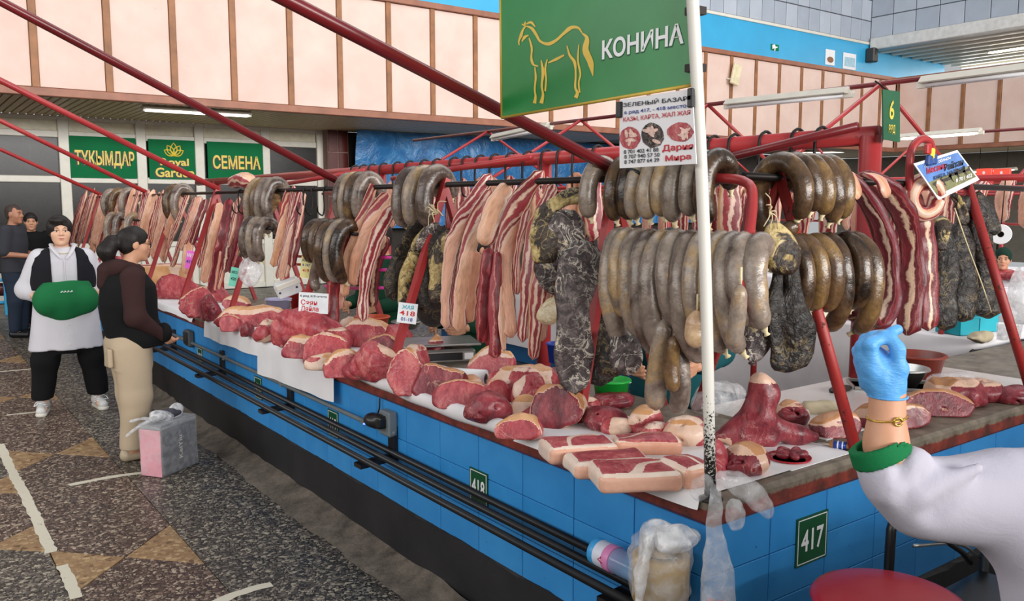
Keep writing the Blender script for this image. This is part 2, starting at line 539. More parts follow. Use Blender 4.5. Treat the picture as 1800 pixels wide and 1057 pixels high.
M_DARKRED = mk_strip('aged_red_strip', bands([(0, '5c1c24'), (0.08, '802c36'), (0.14, '9a5c58'), (0.155, '6a222c'), (0.20, 'dcc0a8'), (0.245, '6a222c'), (0.30, '86343e'), (0.345, '9a5c58'), (0.36, '702630'), (0.42, 'a8746a'), (0.45, '601c26'), (0.6, '5c1a22'), (0.75, '7a2c36'), (0.8, 'd0b098'), (0.86, '6a222c')]))
STRIP = {'layer': M_LAYER, 'rind': M_RINDS, 'tan': M_TAN, 'red': M_RED, 'aged': M_DARKRED}

def mk_sausage(name, a, b, c, d):
    m = MT(name, 0.27, 0.6)
    n1 = m.noise(m.obj, 7, 4, 0.55, 0.9); n2 = m.noise(m.obj, 55, 4, 0.65)
    col = m.ramp(m.math('ADD', n1, m.math('MULTIPLY', m.math('SUBTRACT', m.rand, 0.5), 0.30)), [(0.30, a), (0.40, b), (0.56, c), (0.70, d), (0.80, b)])
    col = m.mix(0.4, col, m.ramp(n2, [(0.32, 0.45), (0.7, 1.3)]), 'MULTIPLY')
    m.color(col).bump(m.math('ADD', n1, m.math('MULTIPLY', n2, 0.5)), 0.3, 0.012)
    m.rough(m.ramp(n2, [(0.3, 0.18), (0.7, 0.36)]))
    return m.m
M_SAUS = mk_sausage('sausage_casing', '4a3a32', '75665c', '8f8074', 'a88a62')
M_SAUS_D = mk_sausage('dark_sausage_casing', '22160f', '44301f', '624830', '86683e')
def mk_smoked(name, a, b, c, fat, t=0.56):
    m = MT(name, 0.42, 0.5)
    n1 = m.noise(m.obj, 7, 6, 0.62, 0.8); n2 = m.noise(m.obj, 34, 5, 0.6, 1.0)
    v = m.ramp(m.math('ABSOLUTE', m.math('SUBTRACT', m.noise(m.obj, 12, 5, 0.66, 1.1), 0.5)), [(0.0, 1.0), (0.012, 0.7), (0.024, 0.0)])
    base = m.ramp(n2, [(0.3, a), (0.5, b), (0.72, c)])
    vmask = m.ramp(m.noise(m.obj, 6, 3), [(0.36, 0.0), (0.5, 1.0)] if 'grey' in name else [(0.45, 0.0), (0.6, 1.0)])
    col = m.mix(m.math('MULTIPLY', m.math('MULTIPLY', v, vmask), 0.7), base, fat[1])
    fc = m.mix(m.ramp(n2, [(0.35, 0.0), (0.6, 1.0)]), fat[0], fat[1])
    col = m.mix(m.ramp(n1, [(t, 0.0), (t + 0.04, 1.0)]), col, fc)
    m.color(col).bump(m.math('ADD', n1, n2), 0.6, 0.02)
    return m.m
M_SMOK = mk_smoked('smoked_meat', '120c0b', '2c1c1a', '574044', ('a8854c', 'd8c49c'))
M_SMOKG = mk_smoked('grey_smoked_meat', '1c1616', '443838', '7c6e6c', ('b89a66', 'e6dccb'), 0.62)
M_SMOKY = mk_smoked('fatty_smoked_meat', '16100c', '34261c', '5c4a36', ('8f7438', 'cbb47c'), 0.5)
M_SMOKB = mk_smoked('black_smoked_meat', '0a0807', '1a1310', '33261f', ('5a4628', '8a744c'), 0.70)

# --- building and goods
M_REDP = paint('red_pipe_paint', '98262a', '3c1412', 0.25, 0.38, 10, 'a83434')
M_MAROON = paint('maroon_pipe_paint', '5c1418', '2a0c0c', 0.25, 0.3, 8, '6e1a1e')
M_REDRUST = paint('worn_red_paint', 'a02a26', '4a2418', 0.62, 0.5, 22, '8c1f1e')
M_STEEL = plain('steel', 'b8b8b4', 0.28, 0.9, 0.15)
M_IRON = plain('dark_iron', '2a2422', 0.45, 0.6, 0.3)
M_BLACKM = plain('black_paint', '16161a', 0.35, 0.0, 0.25)
M_WHITE = plain('white_cloth', 'e6e2e4', 0.8, 0, 0.05, 6)
M_PAPER = plain('white_paper', 'eceaec', 0.6, 0, 0.04, 5)
M_PVC = plain('white_frame', 'dedace', 0.35, 0, 0.05)
M_BLACK = plain('black_plastic', '141416', 0.35, 0, 0.1)
M_GREYPL = plain('grey_plastic', '70787c', 0.4, 0, 0.1)
M_SIGNG = plain('sign_green', '0a7444', 0.65, 0, 0.08, 3, 0, 60, 0.15)
M_YEL = plain('yellow_print', 'f0d040', 0.4, 0, 0.04)
M_WPRINT = plain('white_print', 'eeeef0', 0.4, 0, 0.03)
M_INK = plain('dark_print', '1c2430', 0.5, 0, 0.05)
M_BLUEINK = plain('blue_print', '283c90', 0.5, 0, 0.05)
M_REDINK = plain('red_print', 'c81e2c', 0.5, 0, 0.05)
M_GREENPL = plain('bright_green_plastic', '12a83c', 0.3, 0, 0.08)
M_TEAL = plain('teal_plastic', '18a8b8', 0.35, 0, 0.08)
M_TERRA = plain('brown_plastic', '84301f', 0.35, 0, 0.08)
M_ORANGE = plain('orange_plastic', 'c04a28', 0.35, 0, 0.08)
M_REDPL = plain('red_plastic', 'b81f22', 0.3, 0, 0.08)
M_LILAC = plain('lilac_plastic', 'a8a4c4', 0.4, 0, 0.06)
M_PINKPL = plain('magenta_plastic', 'e83aa8', 0.35, 0, 0.06)
M_YELPL = plain('yellow_plastic', 'e8d23c', 0.4, 0, 0.06)
M_STRING = plain('string', 'd8c8a0', 0.8, 0, 0.1)
M_WOOD = plain('wood_trim', '8f5f3c', 0.55, 0, 0.25, 5)
M_TILEG = plain('grey_glazed_tile', 'a9b1bd', 0.3, 0, 0.06, 2)
M_GROUT = plain('grout', '4c4e54', 0.8)
M_PLATE = plain('red_enamel', 'b0202c', 0.25, 0, 0.08)

def film(name, alpha, c='f4f4f6', rough=0.18):
    """thin clear plastic film"""
    m = MT(name, rough, 0.6)
    f = m.noise(m.obj, 26, 3, 0.5, 0.6)
    m.color(c).bump(f, 0.5, 0.01)
    setin(m.nt, m.b, 'Alpha', m.ramp(f, [(0.35, alpha * 0.55), (0.65, min(alpha * 1.5, 1.0))]))
    return m.m
M_FILM = film('clear_film', 0.24)
M_FILMW = film('milky_film', 0.5)

def wall_panel():
    m = MT('pink_wall_panel', 0.55, 0.3)
    v = m.raw
    base = m.mix(m.ramp(m.noise(m.obj, 1.6, 4), [(0.3, 0.0), (0.7, 1.0)]), 'd4b6aa', 'dfc6ba')
    spot = m.ramp(m.noise(m.obj, 22, 4, 0.7), [(0.68, 0.0), (0.72, 1.0)])
    mask = m.ramp(m.noise(m.obj, 2.2, 2), [(0.5, 0.0), (0.65, 1.0)])
    m.color(m.mix(m.math('MULTIPLY', m.math('MULTIPLY', spot, mask), 0.75), base, '8a6a58'))
    return m.m
M_PANEL = wall_panel()
def blue_tile(name, a, b, worn):
    m = MT(name, 0.42, 0.4)
    base = m.mix(m.ramp(m.noise(m.obj, 4, 4), [(0.3, 0.0), (0.7, 1.0)]), a, b)
    ch = m.ramp(m.noise(m.obj, 40, 5, 0.7), [(0.69, 0.0), (0.71, 1.0)])
    m.color(m.mix(ch, base, worn)).bump(m.noise(m.obj, 30, 3), 0.12, 0.004)
    return m.m
M_BLUET = blue_tile('blue_painted_tile', '2c86cc', '3b96da', '1c3c60')
M_BLUE_SHADED = blue_tile('shaded_blue_tile', '24649a', '2c6ea2', '16304c')  # darker copy of the blue tile, with shade put into its colour
M_BLUEW = plain('sky_blue_wall', '3aa6d6', 0.35, 0, 0.06, 1.5)
M_BLUEJ = plain('blue_joint', '16507e', 0.7)
def black_band():
    m = MT('black_plinth_paint', 0.5, 0.4)
    ch = m.ramp(m.noise(m.obj, 28, 6, 0.72), [(0.68, 0.0), (0.72, 1.0)])
    m.color(m.mix(m.math('MULTIPLY', ch, 0.6), m.mix(m.ramp(m.noise(m.obj, 3, 4), [(0.3, 0.0), (0.7, 1.0)]), '1c1c1f', '2b2a2c'), '74706c')).bump(m.noise(m.obj, 20, 4), 0.2, 0.005)
    return m.m
M_BAND = black_band()
def concrete(name, a, b):
    m = MT(name, 0.75, 0.3)
    n1 = m.noise(m.obj, 8, 6, 0.65)
    m.color(m.ramp(n1, [(0.3, a), (0.7, b)])).bump(m.noise(m.obj, 25, 6, 0.65), 0.7, 0.02)
    return m.m
M_COVE = concrete('rough_concrete', '4e4640', '857a6e')
def terrazzo(name, ground, stones, scale=62.0):
    m = MT(name, 0.42, 0.45)
    d = m.n('TexVoronoi', 'Distance', {'feature': 'DISTANCE_TO_EDGE'}, Vector=m.vadd(m.raw, m.vmul(m.noise(m.raw, 40, 2, out=1), (0.012, 0.012, 0.0))), Scale=scale)
    cell = m.n('TexVoronoi', 'Color', {'feature': 'F1'}, Vector=m.raw, Scale=scale)
    sp = m.nt.nodes.new('ShaderNodeSeparateColor'); m.nt.links.new(cell, sp.inputs[0])
    stone = m.ramp(sp.outputs[0], stones)
    big = m.ramp(m.math('ADD', d, m.math('MULTIPLY', m.math('SUBTRACT', sp.outputs[1], 0.55), 0.24)), [(0.05, 0.0), (0.09, 1.0)])
    g = m.mix(m.ramp(m.noise(m.raw, 2.5, 4), [(0.35, 0.0), (0.65, 1.0)]), ground[0], ground[1])
    c = m.mix(big, g, stone)
    dirt = m.ramp(m.noise(m.raw, 1.3, 5, 0.6), [(0.3, 0.78), (0.65, 1.05)])
    m.color(m.mix(0.9, c, dirt, 'MULTIPLY')).bump(big, 0.12, 0.003)
    m.rough(m.ramp(m.noise(m.raw, 5, 4), [(0.3, 0.3), (0.7, 0.55)]))
    return m.m
M_TZ_BROWN = terrazzo('brown_terrazzo', ('2e2320', '3d2b25'), [(0.0, '4b3a34'), (0.45, '6a5348'), (0.7, '94806e'), (0.9, 'c0ac96')])
M_TZ_GREY = terrazzo('grey_terrazzo', ('25211e', '332c26'), [(0.0, '423d38'), (0.45, '655d54'), (0.7, '8e8476'), (0.9, 'b5a995')])
M_TZ_TAN = terrazzo('tan_terrazzo', ('8f6f4e', 'a58560'), [(0.0, '8a6844'), (0.5, 'ab8a62'), (0.75, 'c4a67c'), (0.92, '6e5236')], 38)
M_LINE = paint('white_floor_paint', 'd8d0bc', '5a4e44', 0.45, 0.6, 30)
M_TARP = MT('blue_tarp', 0.32, 0.5)
_f = M_TARP.noise(M_TARP.raw, 2.2, 5, 0.6, 1.2)
M_TARP.color(M_TARP.ramp(_f, [(0.3, '1f5c96'), (0.55, '357cba'), (0.75, '5898cc')])).bump(_f, 0.6, 0.15)
M_TARP = M_TARP.m
def mk_glass():
    m = MT('shop_glass', 0.22, 0.22)
    n1 = m.noise(m.vmul(m.raw, (1.0, 1.0, 1.0)), 1.8, 5, 0.65, 0.8)
    m.color(m.ramp(n1, [(0.35, '0e0d0d'), (0.6, '1e1c1a'), (0.75, '34312d')]))
    return m.m
M_GLASS = mk_glass()
def mk_lamp(name, c, s):
    m = MT(name, 0.4); m.color(c)
    setin(m.nt, m.b, 'Emission Color', c); m.b.inputs['Emission Strength'].default_value = s
    return m.m
M_TUBE = mk_lamp('lit_tube', 'fff4ea', 4.0)
M_TUBE_S = mk_lamp('bright_tube', 'fff1de', 40.0)
M_FIXT = plain('lamp_housing', 'c6c0b4', 0.5, 0, 0.06)
def fabric(name, c, var=0.1, rough=0.85, weave=220):
    m = MT(name, rough, 0.25)
    l = lin(c)
    lo = tuple(x * (1 - var) for x in l[:3]) + (1,); hi = tuple(min(x * (1 + var), 1) for x in l[:3]) + (1,)
    f = m.noise(m.raw, 5, 4)
    m.color(m.mix(f, lo, hi)).bump(m.math('ADD', m.math('MULTIPLY', m.noise(m.raw, weave * 2.5, 2), 0.35), m.math('MULTIPLY', m.noise(m.raw, 14, 4, 0.6, 0.6), 2.0)), 0.22, 0.008)
    return m.m
M_SKIN = MT('skin', 0.5, 0.4)
M_SKIN.color(M_SKIN.mix(M_SKIN.noise(M_SKIN.raw, 14, 3), 'c08a6c', 'd09c7e')).bump(M_SKIN.noise(M_SKIN.raw, 150, 2), 0.08, 0.002)
M_SKIN = M_SKIN.m
M_SKINT = plain('tanned_skin', 'a8745a', 0.5, 0, 0.08)
M_HAIR = MT('black_hair', 0.55, 0.35)
_h = M_HAIR.noise(M_HAIR.vmul(M_HAIR.raw, (1, 1, 0.15)), 120, 3)
M_HAIR.color(M_HAIR.ramp(_h, [(0.3, '0a0808'), (0.7, '241c1a')])).bump(_h, 0.5, 0.004)
M_HAIR = M_HAIR.m
M_LIP = plain('lips', 'a04a48', 0.4)
M_EYEW = plain('eye_white', 'd8d0c8', 0.25, 0, 0.03)
M_IRIS = plain('iris', '1c1210', 0.2)
M_BROW = plain('brow', '1c1412', 0.7)
# ------------------------------------------------------------------ text
def text(s, mat, parent, O3, right, up, wdt=None, hgt=None, bold=0.0, name='lettering', depth=0.0015, spacing=1.0, align='C', shear=0.0):
    """flat printed lettering, centred on the point O3; stretched to wdt x hgt where both are given"""
    cu = bpy.data.curves.new(name, 'FONT')
    cu.body = s; cu.size = 1.0; cu.space_character = spacing; cu.shear = shear
    cu.offset = bold; cu.extrude = 0.0; cu.resolution_u = 3
    o = bpy.data.objects.new(name, cu); COL.objects.link(o)
    dg = bpy.context.evaluated_depsgraph_get()
    me0 = bpy.data.meshes.new_from_object(o.evaluated_get(dg))
    n = len(me0.vertices); co = np.empty(n * 3, np.float32); me0.vertices.foreach_get('co', co); co = co.reshape(-1, 3)
    F = [list(p.vertices) for p in me0.polygons]
    bpy.data.objects.remove(o); bpy.data.curves.remove(cu); bpy.data.meshes.remove(me0)
    lo, hi = co.min(0), co.max(0)
    sx = sy = None
    if wdt: sx = wdt / (hi[0] - lo[0])
    if hgt: sy = hgt / (hi[1] - lo[1])
    sx = sx or sy; sy = sy or sx
    ox = (lo[0] + hi[0]) / 2 if align == 'C' else lo[0]
    x = (co[:, 0] - ox) * sx; y = (co[:, 1] - (lo[1] + hi[1]) / 2) * sy
    right = np.array(right, float); up = np.array(up, float); nrm = np.cross(right, up)
    V = np.array(O3, float) + x[:, None] * right + y[:, None] * up + nrm * depth
    return link(name, mesh(name, V, F, smooth=False), mat, parent)

def quad(O3, right, up, w_, h_, t=0.004):
    """thin board centred on O3, face along right x up, thickness t behind the face"""
    right = np.array(right, float); up = np.array(up, float); n = np.cross(right, up); O3 = np.array(O3, float)
    P = [O3 + right * a * w_ / 2 + up * b * h_ / 2 for a, b in ((-1, -1), (1, -1), (1, 1), (-1, 1))]
    V = [p - n * t for p in P] + P
    return V, BOXF
def poly(O3, right, up, pts, off=0.001):
    """flat printed shape from 2D points"""
    right = np.array(right, float); up = np.array(up, float); n = np.cross(right, up)
    return [np.array(O3, float) + right * a + up * b + n * off for a, b in pts], [list(range(len(pts)))]
def blobpoly(cx, cy, rx, ry, n=18, rough=0.0, rg=rnd):
    return [(cx + rx * math.cos(2 * math.pi * i / n) * (1 + rg.uniform(-rough, rough)), cy + ry * math.sin(2 * math.pi * i / n) * (1 + rg.uniform(-rough, rough))) for i in range(n)]

# ------------------------------------------------------------------ floor
X1, XW = 1.88, 1.86                      # counter wall front, worktop front edge
ZT, ZB = 0.87, 0.785                     # worktop top and underside
YE, YS = 1.60, 1.56                      # end wall, worktop end edge
YF = 13.3                                # far end of the counter
V, F = box(-9, 24.6, -22, 17.5, -0.12, -0.012)
floor = link('floor', mesh('floor', V, F, False), plain('floor_joint', '17130f', 0.8), kind='structure')
def slab2(pts, z0, z1, b=0.004):
    n = len(pts); c = np.mean(pts, axis=0)
    def ins(s): return [tuple(np.array(p) + (c - np.array(p)) / (np.linalg.norm(c - np.array(p)) + 1e-9) * s) for p in pts]
    V = [(x, y, z0) for x, y in pts] + [(x, y, z1 - b * 0.6) for x, y in pts] + [(x, y, z1) for x, y in ins(b)]
    F = [[i, (i + 1) % n, n + (i + 1) % n, n + i] for i in range(n)] + [[n + i, n + (i + 1) % n, 2 * n + (i + 1) % n, 2 * n + i] for i in range(n)]
    F.append([2 * n + i for i in range(n)])
    return V, F
def ftile(pts, mat, name='tile'):
    a = sum(pts[i][0] * pts[(i + 1) % len(pts)][1] - pts[(i + 1) % len(pts)][0] * pts[i][1] for i in range(len(pts)))
    if a < 0: pts = pts[::-1]
    c = np.mean(pts, axis=0)
    pts = [tuple(np.array(p) + (c - np.array(p)) / np.linalg.norm(c - np.array(p)) * 0.004) for p in pts]
    V, F = slab2(pts, -0.012, 0.0)
    return link(name, mesh('tile', V, F, False), mat, floor)
PER, Y0 = 2.15, 4.35
def lane(xa, xb, y0, k0, k1, flip=False, brown=M_TZ_BROWN):
    """a lane of terrazzo with a tan bow tie every PER metres"""
    xm = (xa + xb) / 2; hw = 0.31
    for k in range(k0, k1):
        y = y0 + PER * k
        ftile([(xb, y - hw), (xb, y + hw), (xm, y)], M_TZ_TAN)
        ftile([(xa, y + hw), (xa, y - hw), (xm, y)], M_TZ_TAN)
        ym = y + PER
        ftile([(xm, y), (xb, y + hw), (xb, ym - hw), (xm, ym), (xa, ym - hw), (xa, y + hw)], brown)
lane(0.54, 1.12, Y0, -3, 6)
# the lane on the left: smaller triangles, out of step
def lane2(xa, xb):
    for k in range(-3, 6):
        y = Y0 + 0.52 + PER * k
        for yy in (y, y + 1.06):
            ftile([(xb, yy - 0.23), (xb, yy + 0.23), (xb - 0.25, yy)], M_TZ_TAN)
        ftile([(xb, y + 0.23), (xb, y + 0.83), (xb - 0.25, y + 1.06), (xa, y + 1.06), (xa, y), (xb - 0.25, y)], M_TZ_BROWN)
        ftile([(xb, y + 1.29), (xb, y + PER - 0.23), (xb - 0.25, y + PER), (xa, y + PER), (xa, y + 1.06), (xb - 0.25, y + 1.06)], M_TZ_GREY)
lane2(-0.62, 0.54)
for k in range(-3, 6):
    y = Y0 - 0.31 + PER * k
    ftile([(1.12, y), (1.90, y), (1.90, y + PER), (1.12, y + PER)], M_TZ_GREY)
for i in range(4):
    for k in range(-2, 5):
        ftile([(-0.62 - 2.0 * (i + 1), Y0 + 2.6 * k), (-0.62 - 2.0 * i, Y0 + 2.6 * k), (-0.62 - 2.0 * i, Y0 + 2.6 * (k + 1)), (-0.62 - 2.0 * (i + 1), Y0 + 2.6 * (k + 1))], M_TZ_GREY)
for i in range(7):
    for k in range(6):
        x0, y0 = 1.9 + 3.2 * i, -5.0 + 3.7 * k
        ftile([(x0, y0), (x0 + 3.2, y0), (x0 + 3.2, y0 + 3.7), (x0, y0 + 3.7)], M_TZ_GREY)
def pline(pts, wd, name='painted_line'):
    mb = MB(); r = random.Random(len(pts) + int(pts[0][1] * 100))
    L = []; R = []
    P = hermite([np.array([x, y, 0.0]) for x, y in pts], max(int(abs(pts[-1][1] - pts[0][1]) / 0.05) + 6, 8))
    for i, p in enumerate(P):
        d = P[min(i + 1, len(P) - 1)] - P[max(i - 1, 0)]; d /= np.linalg.norm(d); n = np.array([-d[1], d[0], 0])
        L.append(p + n * (wd / 2 + r.uniform(-0.006, 0.006))); R.append(p - n * (wd / 2 + r.uniform(-0.006, 0.006)))
    k = len(L)
    V = [(a[0], a[1], 0.0012) for a in L] + [(a[0], a[1], 0.0012) for a in R]
    link(name, mesh(name, V, [[i, k + i, k + i + 1, i + 1] for i in range(k - 1)], False), M_LINE, floor)
pline([(0.545, 4.62), (0.55, 5.4), (0.54, 6.25), (0.545, 7.0)], 0.055)
pline([(0.56, 4.0), (0.565, 4.42)], 0.05)
pline([(0.79, 5.70), (1.0, 5.72), (1.24, 5.69)], 0.05)
pline([(1.0, 3.58), (1.16, 3.63), (1.30, 3.63)], 0.055)
pline([(0.68, 7.95), (0.92, 7.92)], 0.05)
pline([(0.83, 10.09), (1.17, 10.06)], 0.05)
pline([(0.30, 9.4), (0.62, 9.36)], 0.05)

# ------------------------------------------------------------------ the hall's walls
link('wall_rear', mesh('wall_rear', *box(-9, 26, -22.2, -22.0, 0, 9.0), False), plain('rear_wall', '8d8a84', 0.8), kind='structure')
link('light_block_wall', mesh('light_block_wall', *box(-0.6, 8.0, -1.6, -1.5, 0, 1.55), False), plain('light_block_board', '6a655c', 0.8), kind='structure')  # unseen board added to keep rear light off the counter's end face
link('wall_left', mesh('wall_left', *box(-9.2, -9, -22, 17.5, 0, 3.2), False), bpy.data.materials['rear_wall'], kind='structure')
YP, YSH, XR = 14.14, 17.4, 24.6
ZS, ZP = 3.3, 5.44                       # underside and top of the gallery front
wall_far = link('wall_far', mesh('wall_far', *box(-9, XR, YSH + 0.06, YSH + 0.26, 0, ZS), False), plain('dark_wall', '3a3632', 0.8), kind='structure')
# gallery front of pink panels between wooden battens
gal = link('wall_gallery', mesh('wall_gallery', *box(-9, XR + 0.06, YP + 0.03, YP + 0.12, ZS, ZP), False), M_WOOD, kind='structure')
bu = [60, 190, 305, 410, 510, 597, 683, 760, 835]
bx = [float(ony(u, 100, YP)[0]) for u in bu]
st = (bx[-1] - bx[0]) / 8
while bx[-1] < XR - 0.5: bx.append(bx[-1] + st * 1.0)
bx = [bx[0] - 2 * st, bx[0] - st] + bx
for a, b in zip(bx, bx[1:] + [XR]):
    link('panel', mesh('panel', *bbox(a + 0.055, b - 0.055, YP - 0.005, YP + 0.03, ZS + 0.11, ZP - 0.09, 0.004), False), M_PANEL, gal)
for a in bx:
    link('batten', mesh('batten', *bbox(a - 0.05, a + 0.05, YP - 0.03, YP + 0.03, ZS + 0.1, ZP - 0.08, 0.006), False), M_WOOD, gal)
M_RAILW = plain('gallery_rail_wood', '94604a', 0.5, 0, 0.2, 4)
link('rail', mesh('rail', *bbox(-9, XR, YP - 0.05, YP + 0.1, ZS - 0.02, ZS + 0.10, 0.01), False), M_RAILW, gal)
link('rail', mesh('rail', *bbox(-9, XR, YP - 0.06, YP + 0.14, ZP - 0.08, ZP + 0.03, 0.01), False), M_RAILW, gal)
galr = link('wall_right', mesh('wall_right', *box(XR + 0.03, XR + 0.12, -6, YP, ZS, ZP), False), M_WOOD, kind='structure')
yy = [YP - 0.05]
for u in (1632, 1691, 1755): yy.append(float(onx(u, 200, XR)[1]))
while yy[-1] > -5: yy.append(yy[-1] - 1.1)
for a, b in zip(yy, yy[1:]):
    link('panel', mesh('panel', *bbox(XR - 0.005, XR + 0.03, b + 0.06, a - 0.06, ZS + 0.11, ZP - 0.09, 0.004), False), M_PANEL, galr)
    link('batten', mesh('batten', *bbox(XR - 0.03, XR + 0.03, b - 0.05, b + 0.05, ZS + 0.1, ZP - 0.08, 0.006), False), M_WOOD, galr)
link('rail', mesh('rail', *bbox(XR - 0.05, XR + 0.1, -6, YP, ZS - 0.02, ZS + 0.10, 0.01), False), M_RAILW, galr)
link('rail', mesh('rail', *bbox(XR - 0.06, XR + 0.14, -6, YP, ZP - 0.08, ZP + 0.03, 0.01), False), M_RAILW, galr)
# dark back of the passage under the right gallery
link('wall_right_below', mesh('wall_right_below', *box(XR + 2.6, XR + 2.8, -6, YSH + 0.2, 0, ZS), False), plain('passage_wall', '5c564c', 0.8), kind='structure')
# soffit of slats under the gallery
sof = link('ceiling', mesh('ceiling', *box(-9, XR + 2.8, YP + 0.12, YSH + 0.06, ZS + 0.03, ZS + 0.1), False), plain('soffit_gap', '9a8a70', 0.8), kind='structure')
sl = mesh('slat', *bbox(-0.05, 0.05, YP + 0.13, YSH, ZS, ZS + 0.03, 0.008), False)
M_SOFF = plain('cream_soffit', 'd2ba98', 0.45, 0, 0.08)
for k in range(130):
    x = -1.6 + 0.125 * k
    o = link('slat', sl, M_SOFF, sof); o.location.x += x
link('ceiling_right', mesh('ceiling_right', *box(XR + 0.12, XR + 2.8, -6, YP + 0.1, ZS + 0.02, ZS + 0.1), False), M_SOFF, kind='structure')
# upper walls: blue band and grey tiles, set back behind the gallery
YU, XU = 15.0, 24.5
zb = float(ony(1300, 31, YU)[2])
upw = link('wall_upper_far', mesh('wall_upper_far', *box(-9, XU + 4.5, YU, YU + 0.2, ZP - 0.3, zb), False), M_BLUEW, kind='structure')
tilw = link('wall_tiled_far', mesh('wall_tiled_far', *box(-9, XU + 0.1, YU + 0.012, YU + 0.2, zb, zb + 4.2), False), M_GROUT, kind='structure')
link('trim_1', mesh('trim_1', *bbox(-9, XU, YU - 0.03, YU + 0.05, zb - 0.05, zb + 0.03, 0.008), False), M_PVC, kind='structure')
TW, TH = 0.52, 0.62
tm = mesh('tile', *bbox(-TW / 2 + 0.012, TW / 2 - 0.012, YU - 0.004, YU + 0.02, 0.013, TH - 0.013, 0.006), False)
r = random.Random(3)
M_TILEG2 = plain('pale_glazed_tile', 'b6bdc8', 0.3, 0, 0.05, 2)
tm2 = tm.copy(); tm2.materials.append(M_TILEG2)
for k in range(4):
    for i in range(20):
        o = link('tile', tm if r.random() < 0.6 else tm2, M_TILEG, tilw)
        o.location += Vector((XU - TW * (i + 0.5), 0, zb + 0.03 + TH * k))
zb2 = float(onx(1515, 72, XU)[2])
tilr = link('wall_tiled_right', mesh('wall_tiled_right', *box(XU + 0.012, XU + 0.2, -6, YU, zb2, zb2 + 4.2), False), M_GROUT, kind='structure')
TW2 = 0.70
tmr = mesh('tile', *bbox(XU - 0.004, XU + 0.02, -TW2 / 2 + 0.012, TW2 / 2 - 0.012, 0.013, TH - 0.013, 0.006), False)
tmr2 = tmr.copy(); tmr2.materials.append(M_TILEG2)
for k in range(4):
    for i in range(14):
        o = link('tile', tmr if r.random() < 0.6 else tmr2, M_TILEG, tilr)
        o.location += Vector((0, YU - TW2 * (i + 0.5), zb2 + 0.02 + TH * k))
beam = link('trim_2', mesh('trim_2', *bbox(XU - 0.12, XU + 0.35, -6, YU - 0.06, zb2 - 0.34, zb2 + 0.01, 0.02), False), plain('white_beam', 'd6d4d0', 0.4), kind='structure')
# ribbed gallery ceiling seen through the opening on the right
gc = link('ceiling_gallery', mesh('ceiling_gallery', *box(XU + 0.35, XU + 6.0, -6, YU, zb2 - 0.20, zb2 - 0.1), False), plain('gallery_ceiling', 'cfcbb8', 0.6), kind='structure')
for k in range(9):
    x = XU + 0.55 + 0.62 * k
    link('rib', mesh('rib', *bbox(x, x + 0.16, -6, YU, zb2 - 0.36, zb2 - 0.2, 0.015), False), M_PVC, gc)
link('floor_gallery', mesh('floor_gallery', *box(XR + 0.12, XU + 6.2, -6, YU, ZP - 1.2, ZP - 1.0), False), M_COVE, kind='structure')
link('floor_gallery_far', mesh('floor_gallery_far', *box(-9, XU, YP + 0.12, YU + 0.2, ZP - 1.2, ZP - 1.0), False), M_COVE, kind='structure')
# exit sign, notices, loudspeaker on the upper walls
def wallsign(name, u0, v0, u1, v1, y, mat, label, cat, t=0.02):
    a, b = ony(u0, v0, y), ony(u1, v1, y)
    V, F = bbox(a[0], b[0], y - t, y, b[2], a[2], 0.004)
    root = thing(name, label, cat, ((a[0] + b[0]) / 2, y, b[2]))
    link('board', mesh('board', V, F, False), mat, root)
    return root, a, b
ex, a, b = wallsign('exit_sign', 1355, 77, 1368, 90, YU - 0.005, M_SIGNG, 'small green exit sign with a running figure on the blue upper wall', 'sign')
cx, cz = (a[0] + b[0]) / 2, (a[2] + b[2]) / 2
V, F = poly((cx, YU - 0.026, cz), (1, 0, 0), (0, 0, 1), [(-0.13, 0.05), (-0.02, 0.08), (0.02, 0.02), (0.10, 0.03), (0.10, 0.0), (0.02, -0.02), (0.0, -0.1), (-0.04, -0.1), (-0.03, -0.02), (-0.12, -0.06)], 0.002)
link('running_figure', mesh('running_figure', V, F, False), M_WPRINT, ex)
nt1, a, b = wallsign('notice', 1451, 86, 1466, 116, YU - 0.005, M_PAPER, 'tall white notice with a small picture on the blue upper wall', 'notice')
V, F = poly(((a[0] + b[0]) / 2, YU - 0.027, b[2] + (a[2] - b[2]) * 0.35), (1, 0, 0), (0, 0, 1), blobpoly(0, 0, (b[0] - a[0]) * 0.36, (a[2] - b[2]) * 0.2, 10), 0.002)
link('picture', mesh('picture', V, F, False), M_WOOD, nt1)
nt2, a, b = wallsign('notice', 1482, 92, 1503, 124, YU - 0.005, M_PAPER, 'pale framed notice near the corner of the blue upper wall', 'notice')
V, F = bbox(a[0] + 0.06, b[0] - 0.06, YU - 0.03, YU - 0.02, b[2] + 0.08, a[2] - 0.12, 0.002)
link('picture', mesh('picture', V, F, False), plain('pale_blue_print', '9fc4d4', 0.5), nt2)
p = ony(1533, 92, YU - 0.15)
V, F = bbox(p[0] - 0.14, p[0] + 0.12, YU - 0.3, YU - 0.02, p[2] - 0.30, p[2] + 0.12, 0.03)
sp_ = thing('loudspeaker', 'dark loudspeaker hung under the white beam in the upper corner', 'speaker', (p[0], YU - 0.15, p[2] - 0.28))
link('cabinet', mesh('cabinet', V, F, False), plain('dark_grey', '3a3632', 0.5), sp_)
V, F = lathe([(0.0, 0.0), (0.08, 0.004), (0.1, 0.0)], 12); V = [(p[0] + x, YU - 0.302 - z, p[2] + y) for x, y, z in V]
link('cone', mesh('cone', V, F), M_BLACK, sp_)
link('wall_plate', mesh('wall_plate', *box(p[0] - 0.03, p[0] + 0.03, YU - 0.03, YU, p[2] - 0.03, p[2] + 0.03), False), M_IRON, sp_)
p = ony(1293, 131, YP - 0.15)
